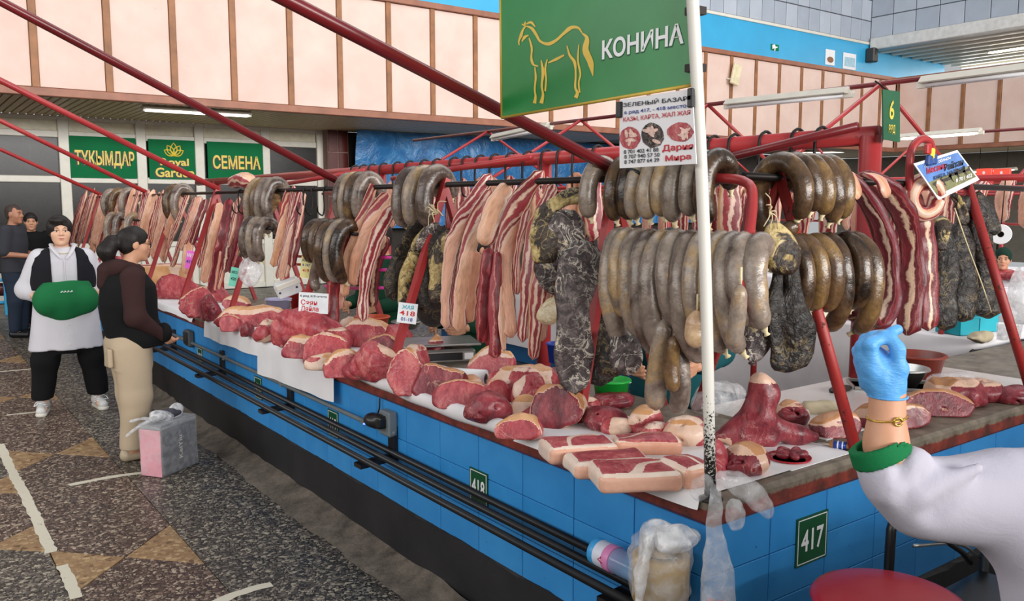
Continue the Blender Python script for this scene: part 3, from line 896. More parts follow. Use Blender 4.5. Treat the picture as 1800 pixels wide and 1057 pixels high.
fl = thing('floodlight', 'small pale floodlight tilted on a bracket on the pink gallery panels', 'lamp', (p[0], YP - 0.03, p[2]))
q = rotm(0, 0.25, 0); V, F = bbox(-0.14, 0.14, -0.04, 0.04, -0.26, 0.26, 0.02)
link('lamp_head', mesh('lamp_head', np.array(V) @ q.T + np.array([p[0], YP - 0.16, p[2]]), F, False), plain('cream_enamel', 'd8cba8', 0.4), fl)
link('bracket', mesh('bracket', *tube([(p[0] - 0.18, YP - 0.03, p[2] - 0.1), (p[0] - 0.05, YP - 0.14, p[2] - 0.12), (p[0], YP - 0.13, p[2])], 0.018)), M_PVC, fl)

# ------------------------------------------------------------------ shop front under the gallery
def at_shop(u, v): return ony(u, v, YSH)
zh = [float(at_shop(150, v)[2]) for v in (203, 238, 316)]      # heights of the cross rails
xsv = [float(at_shop(u, 280)[0]) for u in (-95, 113, 248, 350, 466, 562)]
win = []
for i, (a, b) in enumerate(zip(xsv, xsv[1:])):
    wd = link('window_%d' % (i + 1), mesh('window_frame', *bbox(a - 0.09, a + 0.09, YSH - 0.06, YSH + 0.04, 0, ZS, 0.01), False), M_PVC, kind='structure')
    win.append(wd)
    for z0, z1 in ((zh[1] - 0.06, zh[1] + 0.06), (zh[2] - 0.06, zh[2] + 0.06), (ZS - 0.07, ZS), (0.9, 1.0), (0, 0.12)):
        link('frame_rail', mesh('frame_rail', *bbox(a + 0.09, b - 0.09, YSH - 0.05, YSH + 0.04, z0, z1, 0.01), False), M_PVC, wd)
    link('panel', mesh('panel', *bbox(a + 0.09, b - 0.09, YSH, YSH + 0.03, zh[1] + 0.06, ZS - 0.07, 0.004), False), plain('cream_panel', 'dcd4bc', 0.4) if i == 0 else bpy.data.materials['cream_panel'], wd)
    link('pane', mesh('pane', *box(a + 0.09, b - 0.09, YSH + 0.005, YSH + 0.025, zh[2] + 0.06, zh[1] - 0.06), False), M_GLASS, wd)
    link('pane', mesh('pane', *box(a + 0.09, b - 0.09, YSH + 0.005, YSH + 0.025, 1.0, zh[2] - 0.06), False), M_GLASS, wd)
    link('panel', mesh('panel', *box(a + 0.09, b - 0.09, YSH + 0.005, YSH + 0.03, 0.12, 0.9), False), M_PVC, wd)
b = xsv[-1]
link('trim_3', mesh('trim_3', *bbox(b - 0.08, b + 0.08, YSH - 0.06, YSH + 0.04, 0, ZS, 0.01), False), M_PVC, kind='structure')
def shopsign(i, u0, u1, words, label):
    a0 = at_shop(u0, 280)[0] + 0.02; a1 = at_shop(u1, 280)[0]
    z1, z0 = zh[1] - 0.02, zh[2] + 0.03
    V, F = bbox(a0, a1, YSH - 0.085, YSH - 0.05, z0, z1, 0.004)
    s = thing('shop_sign', label, 'sign', ((a0 + a1) / 2, YSH - 0.07, z0))
    link('board', mesh('board', V, F, False), M_SIGNG, s)
    cx, cz = (a0 + a1) / 2, (z0 + z1) / 2; W_, H_ = a1 - a0, z1 - z0
    for txt, dx, dz, fw, fh, mat in words:
        text(txt, mat, s, (cx + dx * W_ + 0.02, YSH - 0.087, cz + dz * H_ - 0.02), (1, 0, 0), (0, 0, 1), fw * W_, fh * H_, 0.025, depth=0.001) if mat is M_YEL else None
        if mat is M_YEL: text(txt, M_INK, s, (cx + dx * W_ - 0.008, YSH - 0.086, cz + dz * H_ - 0.045), (1, 0, 0), (0, 0, 1), fw * W_, fh * H_, 0.03, name='letter_shadow', depth=0.0)
    return s, cx, cz, W_, H_
shopsign(1, 120, 238, [('ТҰҚЫМДАР', 0, -0.02, 0.90, 0.42, M_YEL)], 'green window sign with a long yellow Kazakh word, leftmost of the shop signs')
s, cx, cz, W_, H_ = shopsign(2, 258, 341, [('Royal', 0.02, -0.06, 0.62, 0.24, M_YEL), ('Garden', 0.02, -0.30, 0.84, 0.24, M_YEL)], 'green shop sign with a lotus emblem and a yellow English name')
mb = MB()
for an, ln in ((0, 0.32), (0.55, 0.30), (-0.55, 0.30), (1.05, 0.27), (-1.05, 0.27)):
    L = ln * H_; wv = L * 0.26
    pts = [(-wv * math.sin(math.pi * t) , L * t) for t in np.linspace(0, 1, 7)] + [(wv * math.sin(math.pi * t), L * t) for t in np.linspace(1, 0, 7)][1:-1]
    ca, sa = math.cos(an), math.sin(an)
    P = [np.array([cx + 0.03 + (x * ca + y * sa), YSH - 0.088, cz + 0.10 * H_ + (-x * sa + y * ca)]) for x, y in pts]
    mb.add(*tube(P + [P[0]], 0.012, 5))
link('lotus_emblem', mesh('lotus_emblem', *mb.get()), M_YEL, s)
shopsign(3, 361, 460, [('СЕМЕНА', 0, 0, 0.86, 0.36, M_YEL)], 'green window sign with one short yellow word, rightmost of the shop signs')
# red-brown tiled pier
x0, x1 = at_shop(566, 280)[0], at_shop(602, 280)[0]
pier = link('wall_pier', mesh('wall_pier', *box(x0, x1, YSH - 0.3, YSH + 0.06, 0, ZS), False), plain('pale_joint', '8a7068', 0.8), kind='structure')
M_MTILE = plain('maroon_tile', '58201c', 0.25, 0, 0.15)
for k in range(7):
    for i in range(2):
        w2 = (x1 - x0) / 2
        link('tile', mesh('tile', *bbox(x0 + w2 * i + 0.012, x0 + w2 * (i + 1) - 0.012, YSH - 0.315, YSH - 0.29, ZS - 0.47 * (k + 1) + 0.012, ZS - 0.47 * k - 0.012, 0.006), False), M_MTILE, pier)
# blue tarpaulins in front of the shops
def tarp(u0, u1, vtop, zlow, y, label, seed):
    a, b = ony(u0, vtop, y), ony(u1, vtop, y)
    nx, nz = 60, 24; sn = SN(seed); V = []; F = []
    for j in range(nz + 1):
        for i in range(nx + 1):
            V.append([a[0] + (b[0] - a[0]) * i / nx, y, a[2] + (zlow - a[2]) * j / nz])
    V = np.array(V)
    V[:, 1] += 0.10 * sn(V, 1.4) + 0.05 * SN(seed + 1)(V, 4.0)
    V[:, 2] += np.where(np.arange(len(V)) <= nx, 0.05 * sn(V, 2.0), 0)
    for j in range(nz):
        for i in range(nx): F.append([j * (nx + 1) + i, (j + 1) * (nx + 1) + i, (j + 1) * (nx + 1) + i + 1, j * (nx + 1) + i + 1])
    V[:nx + 1, 2] = ZS - .01
    return solo('tarpaulin', V, F, M_TARP, label, 'tarpaulin')
tarp(628, 972, 232, 1.2, 16.6, 'creased blue tarpaulin curtain hung under the gallery, left one', 11)
tarp(940, 1270, 254, 1.2, 16.9, 'creased blue tarpaulin curtain behind the poster, right one', 12)
# ceiling lamps under the soffit and wall lamp tubes
def fixture(name, p, q, label, lit=False, wd=0.075, hz=None):
    """fluorescent fitting from p to q"""
    p = np.array(p, float); q = np.array(q, float); hang = [] if hz is None else [p * .8 + q * .2, p * .2 + q * .8]; d = q - p; L = np.linalg.norm(d); d /= L
    s = np.cross(d, [0, 0, 1]); s /= np.linalg.norm(s)
    root = thing(name, label, 'lamp', (p + q) / 2)
    def prism(prof):
        V = [p + s * a + np.array([0, 0, b]) for a, b in prof] + [q + s * a + np.array([0, 0, b]) for a, b in prof]
        n = len(prof)
        return V, [[i, (i + 1) % n, n + (i + 1) % n, n + i] for i in range(n)] + [list(range(n))[::-1], [n + i for i in range(n)]]
    link('housing', mesh('housing', *prism([(-wd, 0), (-wd * 0.4, 0.05), (wd * 0.4, 0.05), (wd, 0), (wd * 0.9, -0.008), (-wd * 0.9, -0.008)]), False), M_FIXT if not lit else M_FIXT, root)
    mt = (M_TUBE_S if lit == 2 else M_TUBE) if lit else M_WPRINT
    for k in (-0.45, 0.45):
        link('tube', mesh('tube', *tube([p + d * 0.04 + s * wd * k - np.array([0, 0, 0.024]), q - d * 0.04 + s * wd * k - np.array([0, 0, 0.024])], 0.014)), mt, root)
    for e in (p + d * 0.02, q - d * 0.02):
        link('end_cap', mesh('end_cap', *box(e[0] - 0.02, e[0] + 0.02, e[1] - 0.06, e[1] + 0.06, e[2] - 0.04, e[2] + 0.01), False), M_PVC, root)
    for e in hang:
        link('hanger', mesh('hanger', *tube([e, np.array([e[0], e[1], hz])], 0.008, 6)), M_IRON, root)
    return root
a, b = onz(250, 191, ZS - 0.06), onz(440, 202, ZS - 0.06)
fixture('ceiling_lamp', a, b, 'long dark topped fluorescent lamp under the slatted soffit', 1, wd=0.12)
a, b = onx(1738, 92, XU + 2.6), onx(1850, 76, XU + 2.6)
fixture('gallery_lamp', a, b, 'lit lamp under the ribbed gallery ceiling at upper right', 2, wd=0.12, hz=zb2 - 0.36)
# ------------------------------------------------------------------ the counter
ctr = thing('market_counter', 'long blue tiled market counter with black plinth and red edged worktop', 'counter', (3.9, 6, 0))
XE = 6.25
def Lbox(x0, y0, z0, z1, dx=0.72, name='core', mat=M_BLUEJ):
    mb = MB()
    mb.add(*box(x0, x0 + dx, y0, YF, z0, z1)); mb.add(*box(x0 + dx, XE, y0, y0 + dx, z0, z1))
    return link(name, mesh(name, *mb.get(), False), mat, ctr)
Lbox(X1 + 0.006, YE + 0.006, 0.02, ZB)
# painted tiles: front face and end face
tw, th = 0.30, 0.163
zt0 = 0.293
tA = mesh('tile', *bbox(X1 - 0.001, X1 + 0.02, 0.0015, tw - 0.0015, 0.0015, th - 0.0015, 0.002), False)
tB = mesh('tile', *bbox(0.0015, tw - 0.0015, YE - 0.001, YE + 0.02, 0.0015, th - 0.0015, 0.002), False)
for r_ in range(3):
    n = int((YF - YE) / tw)
    for k in range(n):
        o = link('tile', tA, M_BLUET, ctr); o.location += Vector((0, YE + tw * k, zt0 + th * r_))
    for k in range(14):
        o = link('tile', tB, M_BLUET, ctr); o.location += Vector((X1 + tw * k, 0, zt0 + th * r_))
# plinth with an uneven upper edge
def plinth():
    mb = MB(); r = random.Random(4)
    n = 240; ys = np.linspace(YE - 0.006, YF, n)
    V = []
    for i, y in enumerate(ys): V += [(X1 - 0.006, y, 0.0), (X1 - 0.006, y, zt0 - 0.006 + r.uniform(0, 0.010) + 0.006 * math.sin(y * 9)), (X1 + 0.008, y, zt0 + 0.008)]
    F = []
    for i in range(n - 1):
        for j in range(2): F.append([3 * i + j, 3 * i + j + 1, 3 * i + 4 + j, 3 * i + 3 + j])
    mb.add(V, F)
    n = 70; xs = np.linspace(X1 - 0.006, XE, n); V = []
    for x in xs: V += [(x, YE - 0.006, 0.0), (x, YE - 0.006, zt0 - 0.03 + r.uniform(0, 0.02)), (x, YE + 0.008, zt0)]
    F = []
    for i in range(n - 1):
        for j in range(2): F.append([3 * i + 3 + j, 3 * i + 4 + j, 3 * i + j + 1, 3 * i + j])
    mb.add(V, F)
    link('plinth', mesh('plinth', *mb.get(), False), M_BAND, ctr)
plinth()
# rough concrete cove at the foot
n = 260; sn = SN(21); V = []
for y in np.linspace(YE - 0.1, YF, n):
    for (x, z) in ((1.70, 0.0), (1.735, 0.014), (1.79, 0.026), (1.84, 0.045), (1.89, 0.07)): V.append((x, y, z))
V = np.array(V); g = V.copy()
V[:, 0] += 0.018 * sn(g, 9) + 0.008 * SN(22)(g, 30); V[:, 2] = np.maximum(V[:, 2] + 0.008 * SN(23)(g, 24), 0.001)
F = [[5 * i + j, 5 * i + j + 1, 5 * i + 6 + j, 5 * i + 5 + j] for i in range(n - 1) for j in range(4)]
link('trim_4', mesh('trim_4', V, F), M_COVE, kind='structure')
# worktop slabs (front run, end run, back run) with worn red edges
def wslab(x0, x1, y0, y1):
    return link('worktop', mesh('worktop', *bbox(x0, x1, y0, y1, ZB, ZT, 0.014), False), M_EDGE, ctr)
M_EDGE = MT('worn_worktop', 0.5)
_sep = M_EDGE.nt.nodes.new('ShaderNodeSeparateXYZ'); M_EDGE.nt.links.new(M_EDGE.raw, _sep.inputs[0])
_n = M_EDGE.noise(M_EDGE.raw, 11, 6, 0.65)
_red = M_EDGE.ramp(_n, [(0.3, '381c16'), (0.5, '6e2a20'), (0.7, '94382a')])
_grey = M_EDGE.ramp(_n, [(0.3, '4c4238'), (0.7, '877c6c')])
_f = M_EDGE.math('ADD', M_EDGE.math('MULTIPLY', M_EDGE.math('SUBTRACT', _sep.outputs[2], ZT - 0.035), 22.0), M_EDGE.math('MULTIPLY', _n, 0.9))
M_EDGE.color(M_EDGE.mix(M_EDGE.ramp(_f, [(0.45, 0.0), (0.6, 1.0)]), _red, _grey)).bump(_n, 0.5, 0.01)
M_EDGE = M_EDGE.m
wslab(XW, 2.66, YS, YF)
wslab(2.66, XE + 0.02, YS, 2.36)
# pale steel sheet on the end run
solo('steel_sheet', *bbox(2.68, 4.4, 1.74, 2.34, ZT, ZT + 0.006, 0.002), plain('white_sheet', 'd4cfcb', 0.25, 0.1, 0.05), 'pale smooth cutting sheet lying on the end counter', 'sheet', smooth=False)

# number plates
PLATES = {'417': 'green number plate 417 on the end wall of the counter, beside the red stool', '418': 'nearest green number plate, 418, on the long blue front',
          '419': 'green number plate 419 under the hanging white paper', '420': 'green number plate 420, half hidden by the black rails', '421': 'farthest green number plate, 421, by the woman in brown'}
def plate(u, v, num, axis, w_=0.13, h_=0.145, tilt=0):
    if axis == 'x':
        p = onx(u, v, X1); O3 = (X1 - 0.006, p[1], p[2]); R, U = (0, -1, 0), (0, 0, 1)
    else:
        p = ony(u, v, YE); O3 = (p[0], YE - 0.006, p[2]); R, U = (1, 0, 0), (0, 0, 1)
    s = thing('number_plate', PLATES[num], 'sign', O3)
    link('plate', mesh('plate', *quad(O3, R, U, w_, h_, 0.005), False), plain('plate_green_' + num, '14502f' , 0.35), s)
    mb = MB(); R_ = np.array(R, float); U_ = np.array(U, float); O_ = np.array(O3, float); nn = np.cross(R_, U_)
    for (cx, cy, a, b) in ((0, h_ / 2 - 0.008, w_ - 0.014, 0.003), (0, -h_ / 2 + 0.008, w_ - 0.014, 0.003), (w_ / 2 - 0.008, 0, 0.003, h_ - 0.016), (-w_ / 2 + 0.008, 0, 0.003, h_ - 0.016)):
        mb.add(*quad(O_ + R_ * cx + U_ * cy + nn * 0.001, R, U, a, b, 0.001))
    link('white_border', mesh('white_border', *mb.get(), False), M_WPRINT, s)
    text(num, M_WPRINT, s, O3, R, U, w_ * 0.72, h_ * 0.46, 0.02)
plate(843, 857, '418', 'x'); plate(587, 745, '419', 'x'); plate(455, 682, '420', 'x'); plate(353, 628, '421', 'x')
plate(1425, 946, '417', 'y', 0.17, 0.165)

# pipe rack along the front
rack = thing('pipe_rack', 'black pipe shelf of three rails on brackets along the blue counter', 'rack', (1.76, 6, 0.5))
RL = ((1.70, 0.545), (1.78, 0.552), (1.848, 0.556))
for x, z in RL:
    link('rail', mesh('rail', *tube([(x, 1.64, z), (x, 12.6, z)], 0.0145, 10)), M_BLACKM, rack)
byy = [float(onx(u, v, 1.76)[1]) for u, v in ((655, 793), (480, 706), (365, 650))]
stp = byy[1] - byy[0]
for k, y in enumerate([1.82, byy[0], byy[1], byy[1] + stp, byy[1] + 2 * stp, byy[1] + 3 * stp, byy[1] + 4 * stp]):
    V = [(1.68, y - 0.035, 0.505), (1.68, y + 0.035, 0.505), (1.88, y + 0.035, 0.515), (1.88, y - 0.035, 0.515), (1.68, y - 0.035, 0.524), (1.68, y + 0.035, 0.524), (1.88, y + 0.035, 0.535), (1.88, y - 0.035, 0.535)]
    link('bracket', mesh('bracket', V, BOXF, False), M_BLACKM, rack)
    link('wall_foot', mesh('wall_foot', *bbox(1.855, 1.88, y - 0.03, y + 0.03, 0.50, 0.68, 0.004), False), M_BLACKM, rack)
cq = onx(694, 763, X1 - 0.02)
link_ = thing('conduit_pipe', 'thin grey conduit pipe above the black rails', 'pipe', (X1 - 0.02, 8, 0.66))
link('pipe', mesh('pipe', *tube([(X1 - 0.02, cq[1], 0.648), (X1 - 0.022, cq[1] + 0.1, 0.64), (X1 - 0.022, 12.6, 0.64)], 0.012, 8)), M_GREYPL, link_)
for k in range(8):
    link('clip', mesh('clip', *box(X1 - 0.034, X1, cq[1] + 0.3 + 1.1 * k, cq[1] + 0.33 + 1.1 * k, 0.625, 0.655), False), M_GREYPL, link_)
# socket with a plug and a blue light
q = onx(690, 742, X1)
so_ = thing('socket_box', 'grey outdoor socket box with a black plug and small blue light', 'socket', (X1, q[1], q[2]))
link('back_box', mesh('back_box', *bbox(X1 - 0.05, X1, q[1] - 0.055, q[1] + 0.045, q[2] - 0.06, q[2] + 0.06, 0.008), False), M_GREYPL, so_)
pl_ = net(union([s_ell((X1 - 0.075, q[1] + 0.05, q[2] + 0.01), (0.045, 0.06, 0.035)), s_box((X1 - 0.06, q[1], q[2] + 0.01), (0.03, 0.03, 0.03), 0.01)], 0.02), (X1 - 0.14, q[1] - 0.06, q[2] - 0.06), (X1 + 0.0, q[1] + 0.13, q[2] + 0.07), 0.006)
link('plug', mesh('plug', *pl_), M_BLACK, so_)
link('cord', mesh('cord', *tube([(X1 - 0.08, q[1] + 0.10, q[2]), (X1 - 0.05, q[1] + 0.13, q[2] - 0.04), (X1 - 0.02, q[1] + 0.10, q[2] + 0.04), (X1 - 0.015, q[1] + 0.10, ZB)], 0.004, 6, 20)), M_BLACK, so_)
M_BLED = mk_lamp('blue_light', '4060ff', 6.0)
link('indicator_light', mesh('indicator_light', *lathe([(0, 0.008), (0.007, 0.004), (0.008, 0)], 10, (X1 - 0.11, q[1] + 0.075, q[2] - 0.01))), M_BLED, so_)
q2 = onx(338, 593, X1)
s2 = thing('socket_box', 'small dark junction box on the blue counter by the woman in brown', 'socket', (X1, q2[1], q2[2]))
link('cover', mesh('cover', *bbox(X1 - 0.05, X1, q2[1] - 0.07, q2[1] + 0.07, q2[2] - 0.07, q2[2] + 0.06, 0.012), False), plain('dark_grey_plastic', '3c4246', 0.5), s2)
link('lid', mesh('lid', *bbox(X1 - 0.058, X1 - 0.05, q2[1] - 0.05, q2[1] + 0.05, q2[2] - 0.05, q2[2] + 0.045, 0.003), False), M_BLACK, s2)

# ------------------------------------------------------------------ hanging frame
XRL, ZRL = 2.30, 1.82                    # front rail
YRL = 1.96                               # end rail
LX, LZ = 2.17, 1.55                      # lower rod
frame = thing('hanging_rack', 'red pipe frame with leaning legs that carries the meat rails', 'frame', (2.3, 6, ZT))
def part(name, VF, mat, parent, smooth=True): return link(name, mesh(name, *VF, smooth), mat, parent)
part('rail', tube([(XRL, 2.10, ZRL), (XRL, YF - 0.2, ZRL)], 0.014, 8), M_IRON, frame)
part('rail', tube([(2.45, YRL, ZRL), (5.3, YRL, ZRL - 0.03)], 0.014, 8), M_IRON, frame)
for u0, u1 in ((1345, 1085), (628, 545), (480, 436), (245, 190)):
    part('lower_rod', tube([(LX, float(onx(u0, 400, LX)[1]), LZ), (LX, float(onx(u1, 400, LX)[1]), LZ)], 0.010, 8), M_IRON, frame)
part('lower_rod', tube([(float(ony(1380, 430, 1.83)[0]), 1.83, LZ), (float(ony(1512, 430, 1.83)[0]), 1.83, LZ)], 0.010, 8), M_IRON, frame)
LEGY = [2.47 + 1.25 * k for k in range(9)]
def flatbar(a, b, w_, t_):
    a = np.array(a, float); b = np.array(b, float); d = (b - a) / np.linalg.norm(b - a)
    s = np.cross(d, [0, 1, 0]); s /= np.linalg.norm(s)
    y = np.array([0, 1, 0]); V = []
    for p in (a, b):
        for i, j in ((-1, -1), (1, -1), (1, 1), (-1, 1)): V.append(p + s * i * t_ + y * j * w_)
    return V, BOXF
for y in LEGY:
    part('leg', flatbar((2.13 if y < 2.6 else 1.965, y, ZT), (XRL + 0.01, y, ZRL + 0.03), 0.020, 0.016), M_REDP, frame, False)
    part('leg', flatbar((2.62, y + 0.02, ZT), (XRL, y + 0.02, ZRL + 0.02), 0.018, 0.014), M_REDP, frame, False)
# end legs (round, worn) and the bent corner pipe
for (x, yb, yt) in ((2.645, 1.60, YRL), (4.05, 1.62, YRL)):
    part('leg', tube([(x, yb, ZT), (x + 0.02, yt + 0.02, ZRL + 0.03)], 0.021, 10), M_REDRUST, frame)
part('leg', tube([(2.66, 2.34, ZT), (2.66, YRL, ZRL)], 0.018, 8), M_REDRUST, frame)
cpts = [onx(1180, 318, 2.30), ony(1262, 314, 1.93), ony(1305, 318, 1.84), ony(1322, 335, 1.78), ony(1316, 420, 1.70), ony(1304, 500, 1.655), ony(1297, 560, 1.63)]
part('corner_pipe', tube(cpts, 0.017, 10, 30), M_REDP, frame)
# arched pipe that carries the tilted poster
ap = [ony(1600, 420, 1.93), ony(1599, 300, 1.93), ony(1603, 262, 1.93), ony(1618, 245, 1.93), ony(1634, 250, 1.93), ony(1640, 275, 1.93)]
part('poster_arm', tube(ap, 0.017, 10, 30), M_REDP, frame)

# central spine pipe on posts, over the stall
XSP, ZSP = 3.8, 2.045
spine = thing('overhead_pipe', 'thick red overhead pipe on posts running down the middle of the stall row', 'pipe', (XSP, 8, 0))
part('pipe', tube([(XSP, 2.26, ZSP), (XSP, 13.2, ZSP)], 0.046, 12), M_REDP, spine)
for k in range(5):
    y = 2.30 + 2.5 * k
    part('post', tube([(XSP, y, 0), (XSP, y, ZSP)], 0.052, 12), M_REDP, spine)
    part('foot_plate', bbox(XSP - 0.1, XSP + 0.1, y - 0.1, y + 0.1, 0, 0.02, 0.004), M_REDP, spine, False)
# thin pipes by the spine
def rod(name, P, r_, mat, label, m=None):
    V, F = tube(P, r_, 10, m)
    return solo(name, V, F, mat, label, 'pipe')
rod('brace_pipe', [onx(1130, 314, XSP - 0.3), onx(1508, 222, XSP - 0.12)], 0.022, M_MAROON, 'brown red brace pipe in front of the thick overhead pipe by the row sign')
rod('brace_pipe', [onx(690, 314, XSP - 0.2), onx(934, 276, XSP - 0.2)], 0.022, M_REDP, 'red brace pipe in front of the thick overhead pipe, further down the row')
rod('brace_pipe', [onx(450, 332, XSP - 0.3), onx(640, 300, XSP - 0.2)], 0.022, M_REDP, 'thin red brace pipe at the far end of the thick overhead pipe')
# long pipes that rise from the legs over the aisle
for (k, far, lab, mt) in ((0, (470, -18), 'nearest of the long red pipes slanting up over the aisle', M_MAROON), (2, (-60, -30), 'second nearest long red pipe slanting up over the aisle', M_MAROON),
                      (4, (-90, 96), 'third of the long red pipes slanting up over the aisle', M_REDP), (6, (-90, 168), 'fourth of the long red pipes slanting up over the aisle', M_REDP), (8, (-90, 222), 'farthest of the long red pipes slanting up over the aisle', M_REDP)):
    y = LEGY[k]
    a = np.array([XRL + 0.02, y, ZRL + 0.03]); b = ony(far[0], far[1], y)
    b = a + (b - a) * 1.8
    rod('slanting_pipe', [a, b], 0.023, mt, lab)

# ------------------------------------------------------------------ the white pole with the horse sign and the poster
pole = thing('sign_pole', 'white painted iron pole standing on the counter corner', 'pole', (1.865, 1.575, ZT))
pa, pb, pc = np.array([1.868, 1.578, ZT]), ony(1238, 420, 1.56), ony(1213, -90, 1.55)
m = MT('chipped_white_paint', 0.45)
_s = m.nt.nodes.new('ShaderNodeSeparateXYZ'); m.nt.links.new(m.raw, _s.inputs[0])
_n = m.noise(m.raw, 130, 4, 0.65)
_g = m.math('ADD', _n, m.math('MULTIPLY', m.math('SUBTRACT', 1.16, _s.outputs[2]), 1.0))
m.color(m.mix(m.ramp(_g, [(0.60, 0.0), (0.64, 1.0)]), 'd8d4cc', '16140f'))
part('pole', tube([pa, pb, pc], 0.0165, 14, 30), m.m, pole)
part('foot', lathe([(0.035, 0), (0.035, 0.006), (0.019, 0.012), (0.019, 0.03)], 14, (pa[0], pa[1], ZT)), M_IRON, pole)
XSG = 1.735
def sg(u, v): return onx(u, v, XSG)
hs = thing('horse_sign', 'large green sign with a yellow outline horse and white word КОНИНА', 'sign', sg(1045, 180))
c4 = [sg(882, 207), sg(1215, 150), sg(1212, -110), sg(879, -60)]
def board(c4, t, mat, parent, name='board'):
    V = [np.array(p) for p in c4] + [np.array(p) + np.array([t, 0, 0]) for p in c4]
    return link(name, mesh(name, V, [[0, 1, 2, 3][::-1], [4, 5, 6, 7], [0, 1, 5, 4], [1, 2, 6, 5], [2, 3, 7, 6], [3, 0, 4, 7]], False), mat, parent)
M_SGN = MT('glossy_green_board', 0.3, 0.45)
_n = M_SGN.noise(M_SGN.raw, 3, 4)
M_SGN.color(M_SGN.mix(M_SGN.ramp(_n, [(0.35, 0.0), (0.65, 1.0)]), '1f7c3c', '2a8c48')); M_SGN = M_SGN.m
board(c4, 0.006, M_SGN, hs)
M_GOLD = plain('gold_edge', 'b99a3c', 0.4)
link('edge_trim', mesh('edge_trim', *tube([c4[0], c4[1]], 0.005, 6)), M_GOLD, hs)
link('edge_trim', mesh('edge_trim', *tube([c4[0], c4[3]], 0.005, 6)), M_GOLD, hs)
for v in (20, 120):
    q = sg(1213, v)
    link('clamp', mesh('clamp', *box(q[0] - 0.01, q[0] + 0.03, q[1] - 0.03, q[1] + 0.01, q[2] - 0.01, q[2] + 0.01), False), M_IRON, hs)
S5 = 410 / 1354.0
def stroke(pts, wds, mb):
    """brush stroke on the sign, traced in the zoomed crop's pixels"""
    P = hermite([np.array([a, b, 0.0]) for a, b in pts], 6 * len(pts))
    Wd = 1.3 * np.interp(np.linspace(0, 1, len(P)), np.linspace(0, 1, len(wds)), wds)
    L = []; R = []
    for i, p in enumerate(P):
        d = P[min(i + 1, len(P) - 1)] - P[max(i - 1, 0)]; d /= np.linalg.norm(d) + 1e-9
        n_ = np.array([-d[1], d[0], 0])
        for q, o in ((p + n_ * Wd[i] / 2, L), (p - n_ * Wd[i] / 2, R)):
            w3 = onx(850 + q[0] * S5, q[1] * S5, XSG - 0.0015); o.append(w3)
    k = len(L)
    mb.add(L + R, [[i, i + 1, k + i + 1, k + i] for i in range(k - 1)])
mb = MB()
for pts, wds in [
    ([(245, 150), (280, 165), (305, 200), (330, 240), (375, 255), (420, 235), (465, 195), (510, 160), (550, 162), (572, 190)], [4, 14, 12, 10, 16, 12, 12, 18, 12, 6]),
    ([(245, 150), (228, 175), (218, 205), (205, 240), (207, 262)], [8, 9, 14, 8, 5]),
    ([(243, 125), (236, 145), (222, 140)], [4, 10, 4]), ([(247, 140), (275, 130), (300, 155)], [5, 12, 5]),
    ([(222, 242), (240, 215), (262, 205)], [4, 14, 5]),
    ([(265, 220), (280, 280), (278, 340), (290, 375), (318, 385)], [6, 10, 8, 12, 5]),
    ([(298, 390), (303, 450), (297, 520), (302, 560), (296, 600)], [5, 10, 8, 8, 16]),
    ([(335, 350), (345, 420), (338, 500), (345, 550), (335, 600)], [5, 14, 10, 9, 18]),
    ([(370, 345), (358, 400), (363, 460), (358, 530)], [5, 10, 7, 8]),
    ([(375, 365), (420, 345), (468, 320)], [5, 13, 8]),
    ([(484, 265), (500, 320), (528, 360), (535, 430), (533, 510), (545, 540), (535, 568)], [5, 10, 14, 8, 9, 10, 18]),
    ([(553, 260), (548, 350), (562, 430), (553, 480), (558, 538)], [5, 8, 9, 7, 8]),
    ([(572, 192), (600, 220), (592, 290), (620, 360), (635, 440)], [6, 24, 30, 26, 4])]:
    stroke(pts, wds, mb)
link('horse_outline', mesh('horse_outline', *mb.get(), False), plain('horse_yellow', 'e2bc48', 0.4), hs)
def sgtext(s, u0, v0, u1, v1, hpx, mat, parent, bold=0.02, x=XSG, shear=0.0, **kw):
    """lettering between two baseline-centre pixels on the sign plane"""
    a = onx(u0, v0, x); b = onx(u1, v1, x); c = (a + b) / 2
    d = (b - a); wd = np.linalg.norm(d); d /= wd
    up = np.array([0, d[2], -d[1]]); up = up if up[2] > 0 else -up
    mid = ((u0 + u1) / 2, (v0 + v1) / 2); hh = np.linalg.norm(onx(mid[0], mid[1] + hpx / 2, x) - onx(mid[0], mid[1] - hpx / 2, x))
    return text(s, mat, parent, c, d, up, wd, hh, bold, depth=0.002, **kw)
sgtext('КОНИНА', 1059, 88.5, 1203, 57.5, 36, M_WPRINT, hs, 0.028)
sgtext('КОНИНА', 1058, 90, 1204.5, 59, 38, plain('sign_shadow', '145a34', 0.5), hs, 0.045, x=XSG + 0.0012, name='letter_shadow')
XPO = XSG - 0.012
po = thing('price_poster', 'white printed poster with meat pictures and phone numbers clipped under the horse sign', 'poster', onx(1155, 292, XPO))
c4 = [onx(1089, 296, XPO), onx(1224, 288, XPO), onx(1216, 156, XPO), onx(1089, 176, XPO)]
board(c4, 0.003, M_PAPER, po, 'sheet')
def pt(s, u0, v0, u1, v1, h_, mat, b=0.02, **k): return sgtext(s, u0, v0, u1, v1, h_, mat, po, b, x=XPO - 0.0005, **k)
pt('ЗЕЛЕНЫЙ БАЗАР', 1096, 184, 1209, 172, 9.5, M_INK, 0.015)
pt('6 ряд 417, - 418 место', 1098, 199, 1207, 186.5, 8, M_BLUEINK, 0.012)
pt('КАЗЫ, КАРТА, ЖАЛ ЖАЯ', 1096, 211, 1214, 198, 9.5, M_REDINK, 0.01)
pt('8 701 402 41 88', 1097, 267.5, 1158, 263, 7, M_INK, 0.012)
pt('8 707 940 57 50', 1098, 276, 1160, 272, 7, M_INK, 0.012)
